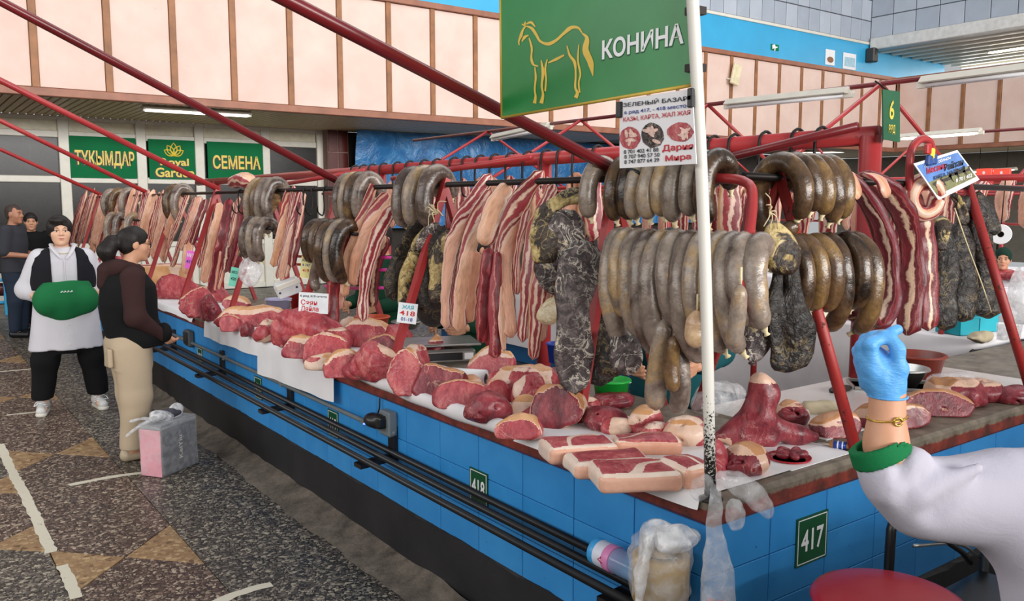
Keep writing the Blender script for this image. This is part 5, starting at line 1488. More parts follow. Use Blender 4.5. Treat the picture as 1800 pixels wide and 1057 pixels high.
# end run
row([1372, 1396, 1416, 1434, 1452], 330, 0, ZRL + .055, [(.10, .13, -140, 215, .037), (.085, .12, 5, 215, .037), (.085, .12, 5, 220, .036), (.085, .125, 5, 225, .037), (.08, .12, 5, 220, .036)], 'on the end rail by the worn red leg', 'dark sausages on the end rail', [M_SAUS_D], 'y', YRL - .02, seed=11)
row([1386, 1410, 1432, 1454, 1484, 1500], 440, 0, LZ + .035, [(.08, .13, 20, 245, .035), (.08, .13, 20, 245, .035), (.08, .13, 20, 250, .035), (.08, .16, 20, 262, .035), (.09, .14, 15, 240, .037), (.09, .17, 15, 255, .037)], 'in the lower row of the end run', 'dark sausages in the lower end row', [M_SAUS_D], 'y', 1.83, seed=13)
# straight pieces that hang below
def straight(px, wpx, xs, mat, label, group=None, yp=None):
    P = [onx(u, v, xs) if yp is None else ony(u, v, yp) for u, v in px]; r_ = wpx / 2 / ppm(P[0])
    V, F, UV = sweep(P, [r_ * .8, r_, r_ * 1.05, r_], [r_ * .8, r_, r_ * 1.05, r_], side_cam(), 16, 26, 2.0, r_ * .05, 22, seed=int(px[0][0]), cap=r_ * 1.3)
    t = thing('horse_sausage', label, 'sausage', (float(V[:, 0].mean()), float(V[:, 1].mean()), float(V[:, 2].min())), 0, group)
    link('casing', mesh('casing', V, F, True, UV), mat, t)
    link('tied_end', mesh('tied_end', *tube([P[0], P[0] + np.array([0, 0, .02]), P[0] + np.array([0, 0, .05])] if yp is None else [P[0], P[0] + np.array([0, 0, .05])], .004, 6)), M_STRING, t)
straight([(1168, 560), (1160, 620), (1152, 690), (1153, 722)], 38, 2.08, M_SAUS, 'long grey brown sausage hanging straight below the row, left of its pair', 'hanging straight sausages')
straight([(1190, 570), (1194, 640), (1196, 690), (1190, 728)], 36, 2.12, M_SAUS, 'long grey brown sausage hanging straight below the row, right of its pair', 'hanging straight sausages')
straight([(1186, 590), (1180, 640), (1184, 690)], 26, 2.06, M_SAUS_D, 'short dark sausage hanging between the two straight ones', 'hanging straight sausages')
straight([(566, 425), (558, 460), (552, 490), (556, 512)], 17, 2.10, M_SAUS, 'single grey sausage hanging beside the yellow price card')
straight([(1302, 500), (1296, 560), (1288, 612)], 30, 1.98, M_SAUS, 'grey sausage end hanging below the corner pipe')
straight([(1226, 545), (1222, 580), (1224, 612)], 36, 2.05, mk_sausage('pale_sausage', '8a6a4e', 'b08a66', 'c8a482', 'd8b890'), 'pale tan sausage end hanging left of the white pole')
# tan ring at the end run
q = ony(1626, 348, 1.90)
P = [q + np.array([0.062 * math.cos(t), -0.03 * math.cos(t), 0.072 * math.sin(t)]) for t in np.linspace(0, 2 * math.pi, 17)]
V, F, UV = sweep(P, [.03] * 3, [.036] * 3, (0.3, -1, 0), 14, 36, 2.3, .004, 25, seed=77, cap=0.0001)
solo('meat_ring', V, F, M_TAN, 'round tan skinned meat ring hung below the tilted poster', 'meat', uv=UV)
q = onx(425, 322, 2.28)
V, F, UV = sweep([q + np.array([0, .22, 0]), q + np.array([0, .08, .02]), q + np.array([0, -.08, .02]), q + np.array([0, -.22, -.01])], [.06, .07, .06], [.05, .055, .05], (1, 0, 0), 14, 20, 2.2, .006, 20, seed=78, cap=.05)
solo('meat_roll', V, F, M_TAN, 'tan tied meat roll lying on the rail left of the clear bag', 'meat', uv=UV)

# ------------------------------------------------------------------ hooks on the overhead pipe, with the pale ends they carry
HK = [625, 640, 656, 676, 700, 722, 748, 770, 800, 822, 846, 872, 900, 930, 962, 990, 1018, 1052, 1240, 1256, 1292, 1346, 1402, 1444]
for i, u in enumerate(HK):
    y = float(onx(u, 280, XSP)[1]); L = .20
    P = [(XSP + .055, y, ZSP - .03), (XSP + .05, y, ZSP + .03), (XSP, y, ZSP + .06), (XSP - .05, y, ZSP + .035), (XSP - .06, y, ZSP - .02), (XSP - .06, y, ZSP - L), (XSP - .045, y, ZSP - L - .05), (XSP, y, ZSP - L - .065), (XSP + .03, y, ZSP - L - .03)]
    V, F = tube(P, [.0085, .0085, .0085, .0085, .0085, .0085, .007, .006, .002], 7, 26)
    solo('meat_hook', V, F, M_IRON, 'dark iron S hook on the overhead pipe, %s from the left' % ordn(i), 'hook', 'hooks on the overhead pipe')
j = 0
r = random.Random(8)
for u in sorted((640, 676, 722, 760, 800, 846, 872, 900, 962, 1018, 1052, 1256, 1292, 690, 742, 818, 1035)):
    y = float(onx(u, 290, XSP)[1]); wv = r.uniform(.05, .085)
    kd = r.choice(['layer', 'rind', 'tan', 'layer', 'aged'])
    z1 = ZSP - .11
    V, F, UV = sweep([(XSP - .02, y, z1), (XSP - .02, y + .01, z1 - .12), (XSP - .03, y, z1 - .45)], [wv * .7, wv, wv * .9], [.03, .035, .03], side_cam(), 12, 12, 2.8, .008, 20, seed=400 + j)
    solo('hanging_joint', V, F, STRIP[kd], 'pale meat joint on the overhead pipe hooks, %s from the left' % ordn(j), 'meat', 'joints on the hooks of the overhead pipe', uv=UV); j += 1
# empty hooks on the front rail, left of the second red leg
for i, u in enumerate((538, 553, 574, 423, 433)):
    y = float(onx(u, 330, XRL)[1])
    V, F = tube([(XRL + .02, y, ZRL), (XRL, y, ZRL + .02), (XRL - .02, y, ZRL), (XRL - .02, y, ZRL - .12), (XRL - .04, y - .02, ZRL - .17), (XRL - .08, y - .04, ZRL - .15), (XRL - .09, y - .05, ZRL - .11)], .005, 6, 24)
    solo('meat_hook', V, F, M_IRON, 'empty dark hook on the front rail, %s of five' % ordn(i), 'hook', 'empty hooks on the front rail')
# black hook and loop by the sausages
V, F = tube([onx(1088, 345, 2.25), onx(1092, 318, 2.22), onx(1106, 300, 2.2), onx(1120, 303, 2.2), onx(1128, 318, 2.22)], .011, 8, 20)
solo('black_hook', V, F, M_BLACK, 'black curved hook over the upper sausages beside the red leg', 'hook')
# string ties
mb = MB(); r = random.Random(12); q = onx(770, 378, 2.12)
for k in range(9):
    e = q + np.array([r.uniform(-.03, .0), r.uniform(-.09, .09), r.uniform(-.06, .09)])
    mb.add(*tube([q, (q + e) / 2 + np.array([-.02, 0, .03]), e], .0022, 5, 8))
V, F = mb.get(); solo('string_tie', V, F, M_STRING, 'loose white string tied over the black smoked bunch', 'string')
mb = MB(); q = ony(1352, 372, 1.72)
for k in range(7):
    e = q + np.array([r.uniform(-.03, .05), 0, r.uniform(-.07, .06)])
    mb.add(*tube([q, (q + e) / 2 + np.array([0, -.012, .01]), e], .002, 5, 8))
V, F = mb.get(); solo('string_tie', V, F, M_STRING, 'pale string knot at the top of the big black slab', 'string')
V, F = tube([ony(1678, 366, 1.86), ony(1700, 430, 1.84), ony(1726, 500, 1.83), ony(1742, 548, 1.84)], .003, 6, 16)
solo('string_tie', V, F, M_STRING, 'long thin string across the black dried slabs at right', 'string')
# ------------------------------------------------------------------ meat lying on the counter
FWD = np.array([math.sin(YAW), math.cos(YAW), 0.0]); UPZ = np.array([0, 0, 1.0])
def vnormals(V, F):
    F = np.array(F); N = np.zeros_like(V)
    n = np.cross(V[F[:, 2]] - V[F[:, 0]], V[F[:, 3]] - V[F[:, 1]])
    for k in range(4): np.add.at(N, F[:, k], n)
    return N / (np.linalg.norm(N, axis=1)[:, None] + 1e-12)
def frame_at(yaw):
    c, s_ = math.cos(yaw), math.sin(yaw)
    r_ = _rt * c + FWD * s_; f_ = FWD * c - _rt * s_
    return np.stack([r_, f_, UPZ], 1)            # columns: right, away, up
def chunk(u0, v0, u1, v1, kind, label, name='meat_cut', mat=None, seed=1, group=None, yaw=0.0, zt=ZT, dep=None, hk=0.72, base=None):
    um = (u0 + u1) / 2.0
    b = onz(um, v1 - 1.5, zt) if base is None else np.array(base, float)
    k = 1.0 / ppm(b); W_ = (u1 - u0) * k; vh = (v1 - v0) * k
    D_ = dep if dep else min(max(W_ * 0.75, 0.09), 0.20)
    el = (CAM_Z - zt) / np.linalg.norm(b - _C)
    H_ = max((vh - D_ * el * 0.8), vh * 0.45) * (hk / 0.72)
    c = b + FWD * D_ * 0.5
    M_ = frame_at(yaw); rr = random.Random(seed * 13 + 5); sn, sn2 = SN(seed * 3 + 1), SN(seed * 3 + 2)
    fs = []
    if kind in ('lump', 'cut', 'cap', 'bone'):
        fs.append(s_ell((0, 0, H_ * .42), (W_ * .44, D_ * .5, H_ * .60)))
        for _ in range(3): fs.append(s_ell((rr.uniform(-.24, .24) * W_, rr.uniform(-.2, .2) * D_, H_ * rr.uniform(.25, .5)), (W_ * rr.uniform(.2, .32), D_ * rr.uniform(.25, .4), H_ * rr.uniform(.3, .52))))
        f0 = union(fs, 0.03)
        am = min(W_, H_, D_) * .085
        crs = [s_cap((rr.uniform(-.5, .1) * W_, -D_ * rr.uniform(.2, .55), H_ * rr.uniform(.3, 1.0)), (rr.uniform(-.1, .5) * W_, -D_ * rr.uniform(.2, .5), H_ * rr.uniform(.2, .9)), .004) for _ in range(2)]
        def f1(p):
            d = f0(p) + am * sn(p, 24) + am * .55 * np.abs(sn2(p, 34)) + am * .3 * sn2(p, 95)
            for c_ in crs: d = -smin(-d, c_(p), .014)
            return d
        for _ in range(2):
            an = rr.uniform(0, 6.28); pl_ = s_plane((math.cos(an) * W_ * .36, math.sin(an) * D_ * .36, H_ * .5), (math.cos(an), math.sin(an), rr.uniform(.1, .9)))
            f1 = inter(f1, pl_, .012)
        if kind in ('cut', 'cap'):
            nx = rr.uniform(-.35, .35)
            pl = s_plane((0, -D_ * .30, 0), (nx, -1.0, .35))
            f1 = inter(f1, lambda p, f=pl: f(p) + .003 * sn(p, 30), .008)
    else:                                        # chop: flat slab with a rind
        f0 = s_box((0, 0, H_ * .5), (W_ * .5, D_ * .5, H_ * .5), min(H_ * .45, .020))
        am = .0055
        f1 = lambda p: f0(p * np.array([1, 1, 1]) + np.stack([.006 * sn(p, 12), 0.020 * sn2(p, 9), .0 * p[:, 0]], 1)) + am * sn(p, 30) * 1.0 - .008 * np.exp(-((p[:, 0] - W_ * .1) / (W_ * .3)) ** 2 - ((p[:, 1]) / (D_ * .3)) ** 2)
    f2 = inter(f1, s_plane((0, 0, 0.001), (0, 0, -1)), .004)
    h = max(min(W_, D_, H_) / 21.0, .0040)
    V, F = net(f2, (-W_ * .62, -D_ * .68, -.01), (W_ * .62, D_ * .68, H_ * 1.25 + .01), h)
    N = vnormals(V, F)
    nz = .5 * sn(V, 20) + .4 * sn2(V, 9)
    if kind == 'lump': zone = np.where(nz > .52, .5, .12) + np.where(V[:, 2] < H_ * .12, .12, 0)
    elif kind == 'cut':
        face = (N[:, 1] < -.55)
        rim = N[:, 2] + .22 * nz
        zone = np.where(face & (rim < .62), .0, np.where(rim > .62, .78, np.where(nz > .3, .5, .1)))
    elif kind == 'cap':
        rim = N[:, 2] + .15 * nz + (V[:, 2] / H_ - .5) * .5
        zone = np.where(rim > .62, 1.0, np.where(rim > .42, .5, .02))
    elif kind == 'bone':
        zone = np.where(np.abs(nz) < .16, .5, .05) + np.where(V[:, 2] > H_ * .8, .3, 0)
    else:
        dx = W_ * .5 - np.abs(V[:, 0]); dy = D_ * .5 - np.abs(V[:, 1]); e = np.minimum(dx, dy)
        top = N[:, 2] > .6
        zone = np.where(top, np.where(e < .016 + .008 * nz, .5, np.where(np.abs(nz - .1) < .07, .45, .0)), np.where(N[:, 1] < -.3, .92 - .5 * (nz > .6), .55))
    V = V @ M_.T + c
    return solo(name, V, F, mat or M_CHUNK, label, 'meat', group, zone=zone)

# white papers and sheets that lie under the meat and hang over the edge
def drape(name, y0, y1, xin, zl0, zl1, label, mat, out=.012, seed=1, wav=.006, ny=40):
    sn = SN(seed); V = []; F = []
    S_ = [(xin, ZT + .003), ((xin + XW) / 2, ZT + .003), (XW + .01, ZT + .004), (XW - out * .6, ZT - .004), (XW - out, ZT - .03)]
    rows_ = len(S_) + 4
    for i in range(ny + 1):
        t = i / ny; y = y0 + (y1 - y0) * t; zl = zl0 + (zl1 - zl0) * t + .006 * float(sn(np.array([[0, y, 0]]), 14)[0])
        L = list(S_)
        if zl < ZT - .035:
            for j in range(1, 5): L.append((XW - out - .004 * j / 4, ZT - .03 + (zl - ZT + .03) * j / 4))
        else:
            for j in range(1, 5): L.append((XW - out - .0005 * j, ZT - .03 - .001 * j))
        for j, (x, z) in enumerate(L):
            a = wav * (0 if j < 3 else min(j - 2, 4) / 4)
            V.append((x - abs(a * float(sn(np.array([[0, y, z * .3]]), 20)[0])), y, z))
    for i in range(ny):
        for j in range(rows_ - 1): F.append([i * rows_ + j, i * rows_ + j + 1, (i + 1) * rows_ + j + 1, (i + 1) * rows_ + j])
    return solo(name, V, F, mat, label, 'cloth')
ya = lambda u, v: float(onx(u, v, XW - .012)[1])
za = lambda u, v: float(onx(u, v, XW - .012)[2])
drape('white_paper', ya(360, 585), ya(470, 630), 2.3, za(360, 592), za(470, 632), 'white paper sheet under tan rind meat, hanging a little over the counter edge', M_PAPER, seed=3)
drape('white_paper', ya(456, 640), ya(590, 690), 2.3, za(456, 656), za(593, 708), 'large white paper hanging far down over the blue counter front', M_PAPER, seed=4, out=.02)
drape('white_paper', ya(905, 790), ya(1228, 880), 2.35, ZT - .035, ZT - .03, 'white paper under the pale chops at the near corner', M_PAPER, seed=5, out=.014)
drape('white_paper', ya(250, 545), ya(340, 575), 2.3, ZT - .05, ZT - .05, 'white paper edge beside the woman in brown', M_PAPER, seed=6)
V, F, UV = sweep([(XW + .005, ya(618, 672), ZT + .004), (XW - .004, ya(760, 730), ZT - .006), (XW, ya(903, 788), ZT - .004)], [.030, .034, .028], [.03, .034, .03], (0, 0, 1), 12, 40, 2, .004, 20, seed=9, cap=.004)
solo('rolled_sheet', V, F, M_WHITE, 'white plastic sheet rolled along the counter edge under the red cuts', 'cloth', uv=UV)
V, F = bbox(1.9, 2.32, ya(903, 788), ya(618, 672), ZT + .0005, ZT + .003, .001)
solo('plastic_sheet', V, F, M_WHITE, 'white plastic sheet lying flat under the middle red cuts', 'cloth', smooth=False)

G1 = 'red cuts on the front counter'
# far to near along the front run: (u0, v0, u1, v1, kind, label)
FR = [
 (172, 470, 214, 500, 'cap', 'tan rind cut between the two women, far along the counter', .1), (190, 452, 236, 474, 'lump', 'pale red cut at the far end beyond the ponytail', -.2),
 (206, 478, 250, 506, 'lump', 'red cut in front of the far tan rind, left of the ponytail', .3), (250, 470, 322, 508, 'chop', 'flat red slab right of the ponytail woman at shoulder height', .2),
 (264, 488, 340, 528, 'lump', 'red lump beside the brown sleeve at the counter edge', -.1), (312, 512, 372, 562, 'cut', 'round red cut beside the woman in brown', .1),
 (348, 522, 384, 566, 'lump', 'small dark red cut behind the tan rind slab', .3), (384, 522, 436, 548, 'cap', 'tan flat cut below the clear hanging bag', -.1),
 (366, 542, 505, 578, 'cap', 'long tan rind slab lying over the white paper edge', .12), (382, 558, 418, 586, 'cut', 'red end piece under the tan rind slab', .2), (418, 566, 440, 594, 'lump', 'narrow dark red piece hanging at the paper edge', .0),
 (440, 566, 488, 604, 'bone', 'ragged red trimmings with fat beside the tan slab', .4), (470, 550, 592, 614, 'lump', 'big flat red round behind the hanging paper', .1), (492, 592, 556, 634, 'cap', 'tan capped cut at the edge of the big white paper', -.2),
 (530, 588, 600, 648, 'cut', 'red leaning cut over the big white paper', .3), (566, 616, 632, 668, 'cap', 'tan and red folded cut at the right end of the big paper', .1), (602, 562, 686, 614, 'cap', 'pale fat topped cut in front of the orange bucket', -.3),
 (620, 604, 700, 676, 'lump', 'ragged red cut at the foot of the red leg', .2), (672, 612, 750, 700, 'cut', 'red pointed cut left of the plastic roll', .25), (700, 612, 752, 650, 'bone', 'ragged bony red trimmings below the weighing scale', -.2),
 (742, 592, 778, 640, 'bone', 'dark red rib block in front of the scale', .3), (722, 640, 816, 706, 'cut', 'broad red cut with a dark face left of the plastic roll', -.1), (758, 672, 858, 726, 'cut', 'oval red cut with a tan top over the rolled sheet', .1),
 (810, 690, 896, 748, 'lump', 'round dark red cut over the rolled sheet', -.15), (818, 612, 900, 670, 'cap', 'orange pink fat strip behind the plastic roll', -.5), (862, 640, 984, 704, 'bone', 'ragged red strips piled right of the plastic roll', .2),
 (896, 660, 960, 720, 'lump', 'soft red lump between the ragged strips and the big cut', .3), (926, 680, 1030, 760, 'cut', 'big dark faced cut with a tan rim in the middle', -.2), (872, 728, 958, 780, 'cut', 'flat round red cut with a fat rim above the counter edge', .1),
 (984, 668, 1042, 720, 'bone', 'dark dried piece left of the green bucket', .4), (1026, 716, 1108, 762, 'lump', 'glossy dark red lump in front of the green bucket', .1), (1104, 716, 1170, 768, 'bone', 'red lump with white sinew below the straight sausages', -.2),
 (1164, 732, 1248, 788, 'bone', 'red bone piece left of the white pole', .2), (1040, 690, 1110, 722, 'lump', 'dark flat piece under the green bucket rim', .1)]
for i, (a, b, c_, d, kd, lab, yw) in enumerate(FR):
    g_ = .11 * (c_ - a); a -= g_; c_ += g_; b -= .13 * (d - b); d += .03 * (d - b)
    chunk(a, b, c_, d, kd, lab, 'meat_cut', M_CHUNK2 if 'dark' in lab else None, i + 1, G1, yw)
# a second layer that fills the pile between and behind
FILL = [(330, 505, 395, 535, 'lump', .2), (430, 540, 480, 566, 'bone', .1), (505, 560, 560, 600, 'lump', -.2), (556, 575, 620, 620, 'bone', .3), (588, 560, 640, 600, 'lump', .1), (640, 590, 700, 630, 'cut', -.2), (660, 575, 720, 615, 'lump', .4), (690, 640, 740, 680, 'bone', .1),
        (745, 655, 800, 690, 'lump', .2), (800, 660, 850, 700, 'bone', -.1), (850, 670, 905, 715, 'cut', .1), (896, 640, 950, 680, 'lump', .3), (905, 700, 950, 740, 'bone', .2), (950, 650, 1010, 690, 'lump', -.2), (1010, 700, 1060, 735, 'bone', .2), (1060, 735, 1120, 770, 'lump', .1),
        (1130, 745, 1190, 785, 'bone', .2), (1200, 735, 1260, 775, 'lump', .2), (600, 640, 650, 672, 'lump', .3), (540, 625, 585, 655, 'bone', .2)]
for i, (a, b, c_, d, kd, yw) in enumerate(FILL):
    chunk(a - 6, b - 5, c_ + 6, d, kd, '%s red offcut filling the meat pile on the front counter, counted from the far end' % ordn(i), 'meat_offcut', M_CHUNK2 if i % 4 == 1 else None, 200 + i, 'red offcuts filling the pile', yw)
CH = [(955, 762, 1084, 818, 'pale rinded chop with a red top, leftmost at the near corner', .28), (1000, 786, 1146, 842, 'pale rinded chop with a red top, second at the near corner', .22), (1046, 806, 1198, 870, 'pale rinded chop with a red top, nearest to the counter edge', .12),
      (1080, 756, 1200, 806, 'pale red chop behind the three rinded ones', .05), (1178, 792, 1252, 862, 'marbled red steak beside the white pole', .5)]
for i, (a, b, c_, d, lab, yw) in enumerate(CH):
    chunk(a, b, c_, d, 'chop', lab, 'rinded_chop', M_PALE, 60 + i, 'pale chops at the near corner', yw, dep=.15, hk=.62)
ER = [(1427, 722, 1534, 778, 'cap', 'dark red tan topped joint left of the worn red leg', .2), (1505, 700, 1668, 764, 'cap', 'dark red tan topped joint right behind the wrist', -.05), (1588, 680, 1738, 740, 'cut', 'long pale skinned joint with a dark red cut end', -.1),
      (1632, 660, 1768, 722, 'bone', 'dark red ribs with film behind the long joint', -.1), (1696, 664, 1798, 712, 'bone', 'wrapped dark red meat at the right edge of the end run', .1), (1760, 676, 1850, 716, 'lump', 'last dark red piece by the right red leg', .1),
      (1362, 700, 1432, 754, 'bone', 'dark red rib pieces behind the upright bone joint', .3), (1440, 742, 1475, 770, 'lump', 'small dark lump beside the knife', .3)]
for i, (a, b, c_, d, kd, lab, yw) in enumerate(ER):
    if i == 7: continue
    chunk(a, b, c_, d, kd, lab, 'meat_joint', M_CHUNK2, 80 + i, 'dark joints on the end counter', yw)
# upright bone joint by the pole
b = onz(1340, 782, ZT); k = 1 / ppm(b)
def L2(u, v, d=0.0): return ((u - 1340) * k, d, (782 - v) * k)
fs = [s_cap(L2(1334, 668), L2(1330, 730), .034, .05), s_cap(L2(1330, 730), L2(1300, 760), .05, .045), s_cap(L2(1300, 758), L2(1262, 768), .04, .02), s_cap(L2(1340, 745), L2(1400, 764), .045, .03), s_cap(L2(1400, 768), L2(1432, 768), .028, .014), s_ell(L2(1352, 690), (.03, .025, .05)),
      s_cap(L2(1350, 772, -.02), L2(1290, 774, -.03), .02, .016)]
sn = SN(501); f0 = union(fs, .035)
f0 = cut(f0, s_ell(L2(1312, 700, -.06), (.045, .05, .06)), .02)
f1 = inter(lambda p: f0(p) + .004 * sn(p, 30) + .0018 * SN(502)(p, 90), s_plane((0, 0, -.004), (0, 0, -1)), .003)
V, F = net(f1, (-.25, -.14, -.02), (.25, .12, .30), .0062); N = vnormals(V, F); nz = sn(V, 18)
zone = np.where((nz > .75), .5, .08) + np.where((V[:, 2] > .225), .4, 0) + np.where((V[:, 2] < .05) & (np.abs(nz) < .25), .4, 0)
solo('bone_joint', V @ frame_at(.0).T + b, F, M_CHUNK2, 'upright dark red bone joint standing right of the white pole', 'meat', zone=zone)
chunk(1262, 776, 1362, 846, 'bone', 'floppy dark red trimmings at the counter end by the pole', 'meat_trimmings', M_CHUNK2, 120, None, .3)
chunk(1236, 768, 1290, 846, 'lump', 'pinkish fat trimmings right behind the pole foot', 'meat_trimmings', M_PALE, 121, None, .1)
# red plate with scraps
q = onz(1387, 808, ZT); rr_ = 37 / ppm(q)
pl = thing('enamel_plate', 'flat red enamel plate with dark meat scraps at the counter end', 'plate', q)
link('dish', mesh('dish', *lathe([(0.0, .003), (rr_ * .75, .003), (rr_, .010), (rr_ * 1.02, .012), (rr_, .006), (rr_ * .75, 0), (0, 0)], 36, tuple(q))), M_PLATE, pl)
for i in range(6):
    a = i * 1.05; c_ = q + np.array([math.cos(a) * rr_ * .45, math.sin(a) * rr_ * .45, .012])
    u, v, _ = (0, 0, 0)
    V, F = net(lambda p, s_=SN(600 + i): s_ell((0, 0, .01), (.026, .016, .013), rotm(0, 0, a * 1.7))(p) + .004 * s_(p, 70), (-.04, -.04, -.01), (.04, .04, .035), .004)
    solo('meat_scrap', V + c_, F, M_CHUNK2, 'small dark meat scrap on the red enamel plate, %s of six' % ordn(i), 'meat', 'scraps on the red plate', zone=np.full(len(V), .1))
# knife
a, b = onz(1418, 782, ZT), onz(1500, 793, ZT)
d = (b - a); L = np.linalg.norm(d); d /= L; s_ = np.array([-d[1], d[0], 0])
kn = thing('kitchen_knife', 'knife with a wooden handle wrapped in blue tape beside the red plate', 'knife', a)
V = [a + UPZ * .012, a + d * L * .35 + s_ * .014 + UPZ * .012, a + d * L * .52 + s_ * .012 + UPZ * .012, a + d * L * .52 - s_ * .008 + UPZ * .012, a + d * L * .2 - s_ * .006 + UPZ * .012]
V = V + [p - UPZ * .002 for p in V]
link('blade', mesh('blade', V, [[0, 1, 2, 3, 4], [9, 8, 7, 6, 5]] + [[i, 5 + i, 5 + (i + 1) % 5, (i + 1) % 5] for i in range(5)], False), M_STEEL, kn)
def seg(t0, t1, r_): return tube([a + d * L * t0 + UPZ * .014, a + d * L * t1 + UPZ * .014], r_, 10)
link('handle', mesh('handle', *seg(.5, 1.0, .0125)), plain('pale_wood', 'b07c48', .5), kn)
link('tape_wrap', mesh('tape_wrap', *seg(.58, .86, .0142)), plain('blue_tape', '2448a8', .35, 0, .15), kn)
link('tape_band', mesh('tape_band', *seg(.66, .69, .0147)), M_WPRINT, kn); link('tape_band', mesh('tape_band', *seg(.76, .79, .0147)), M_WPRINT, kn)
V, F = bbox(2.28, 2.62, 1.60, 2.0, ZT + .0005, ZT + .003, .001)
solo('white_paper', V, F, M_PAPER, 'white paper lying flat under the knife and the red plate', 'cloth', smooth=False)

# ------------------------------------------------------------------ tools and vessels on the counter
q = onz(778, 640, ZT); M_ = frame_at(.25)
sc_ = thing('weighing_scale', 'steel counter scale with a flat weighing plate behind the red cuts', 'scale', q)
def loc(VF, M_=M_, q=q): return (np.array(VF[0]) @ M_.T + q, VF[1])
k = 1 / ppm(q); W2 = 60 * k
link('body', mesh('body', *loc(bbox(-W2, W2, 0, .26, .0, .075, .012)), False), plain('grey_metal', '9a9894', .35, .5), sc_)
link('weighing_plate', mesh('weighing_plate', *loc(bbox(-W2 * 1.15, W2 * 1.15, -.02, .28, .095, .107, .004)), False), M_STEEL, sc_)
link('plate_support', mesh('plate_support', *loc(bbox(-W2 * .4, W2 * .4, .08, .18, .075, .095, .004)), False), M_IRON, sc_)
link('display_panel', mesh('display_panel', *loc(bbox(-W2 * .6, W2 * .6, -.004, 0.0, .018, .058, .002)), False), M_BLACK, sc_)
link('label_sticker', mesh('label_sticker', *loc(bbox(W2 * .65, W2 * .92, -.004, 0.0, .02, .055, .001)), False), M_WPRINT, sc_)
q = onz(832, 682, ZT); k = 1 / ppm(q)
fr = thing('plastic_bag_roll', 'white roll of thin plastic bags lying among the red cuts', 'roll', q)
a = np.array([.84, .10, .0]) * 1.0; ax = (-_rt * .92 + FWD * .30); ax /= np.linalg.norm(ax); rr_ = 16 * k
c_ = q + UPZ * rr_ + _rt * 22 * k
link('roll', mesh('roll', *tube([c_, c_ + ax * 70 * k], rr_, 24)), M_WPRINT, fr)
link('core', mesh('core', *tube([c_ - ax * .0015, c_ + ax * .01], rr_ * .5, 16)), M_BLACK, fr)  # black disc puts the shade inside the roll's hole into colour
link('core_tube', mesh('core_tube', *tube([c_ - ax * .001, c_ + ax * .01], rr_ * .6, 16)), plain('cardboard', '8a7054', .8), fr)
def bucket(u, v, rpx, h, mat, label, zt=ZT, handle=True, taper=.8, name='bucket', inner=None, wall=.004, q=None):
    q = onz(u, v, zt) if q is None else np.array(q, float)
    r_ = rpx / ppm(q); q = q + FWD * r_
    t = thing(name, label, 'bucket', q)
    link('body', mesh('body', *lathe([(0, 0), (r_ * taper, 0), (r_, h), (r_ * 1.05, h), (r_ * 1.05, h + .006), (r_ - wall, h + .006), (r_ * taper - wall, wall * 2), (0, wall * 2)], 32, tuple(q))), mat, t)
    link('rim', mesh('rim', *tube([q + np.array([math.cos(a) * r_ * 1.05, math.sin(a) * r_ * 1.05, h]) for a in np.linspace(0, 6.2832, 33)], .004, 6, caps=False)), mat, t)
    if handle:
        link('handle', mesh('handle', *tube([q + _rt * r_ * 1.05 * math.cos(a) - FWD * r_ * .9 * math.sin(a) + UPZ * (h - .01 + .012 * math.sin(a)) for a in np.linspace(0, math.pi, 14)], .0035, 6)), M_WPRINT, t)
    return t
bucket(1078, 716, 33, .10, M_GREENPL, 'bright green bucket with a white handle under the smoked slabs')
bucket(650, 604, 30, .15, M_ORANGE, 'orange bucket behind the fat topped cut', handle=False)
bucket(484, 556, 22, .12, M_LILAC, 'lilac paint bucket with a lid ring behind the tan slab')
bucket(522, 548, 16, .15, M_REDPL, 'small red bucket right of the lilac one', handle=False)
bucket(1632, 672, 48, .11, M_TERRA, 'wide brown plastic basin behind the gloved hand', handle=False, name='basin')
bucket(980, 640, 18, .10, plain('blue_lid_plastic', '2848b0', .35), 'blue rimmed jar behind the ragged red strips', handle=False, name='jar')
bucket(712, 582, 26, .05, M_STEEL, 'shallow steel bowl behind the price card on the red leg', handle=False, name='bowl', taper=.6)
q = onz(1612, 688, ZT)
bw = bucket(1604, 690, 44, .09, M_STEEL, 'round steel bowl on the tray behind the gloved hand', handle=False, name='bowl', taper=.55)
q = onz(1600, 692, ZT); M2 = frame_at(-.2)
tr = thing('steel_tray', 'flat steel tray with raised rims under the steel bowl', 'tray', q)
link('base', mesh('base', *loc(bbox(-.24, .2, .0, .2, 0.0, .006, .002), M2, q), False), M_STEEL, tr)
for x0, x1, y0, y1 in ((-.24, .2, .0, .008), (-.24, .2, .192, .2), (-.24, -.232, 0, .2), (.192, .2, 0, .2)):
    link('rim', mesh('rim', *loc(bbox(x0, x1, y0, y1, .006, .022, .002), M2, q), False), M_STEEL, tr)
# teal boxes, rag and cups on the inner cloth
ZI = .888
for i, (u, v) in enumerate(((1704, 590), (1738, 584))):
    q = onz(u, v, ZI); k = 1 / ppm(q); w_ = 21 * k
    t = thing('teal_box', ('left' if i == 0 else 'right') + ' teal plastic box on the inner white cloth', 'box', q)
    M2 = frame_at(.3)
    for (x0, x1, y0, y1, z0, z1) in ((-w_, w_, 0, .006, 0, .12), (-w_, w_, .2, .206, 0, .12), (-w_, -w_ + .006, 0, .2, 0, .12), (w_ - .006, w_, 0, .2, 0, .12)):
        link('side', mesh('side', *loc(bbox(x0, x1, y0, y1, z0, z1, .002), M2, q), False), M_TEAL, t)
    link('base', mesh('base', *loc(bbox(-w_, w_, 0, .206, 0, .006, .002), M2, q), False), M_TEAL, t)
    link('rim', mesh('rim', *loc(bbox(-w_ - .008, w_ + .008, -.008, .0, .108, .12, .002), M2, q), False), M_TEAL, t)
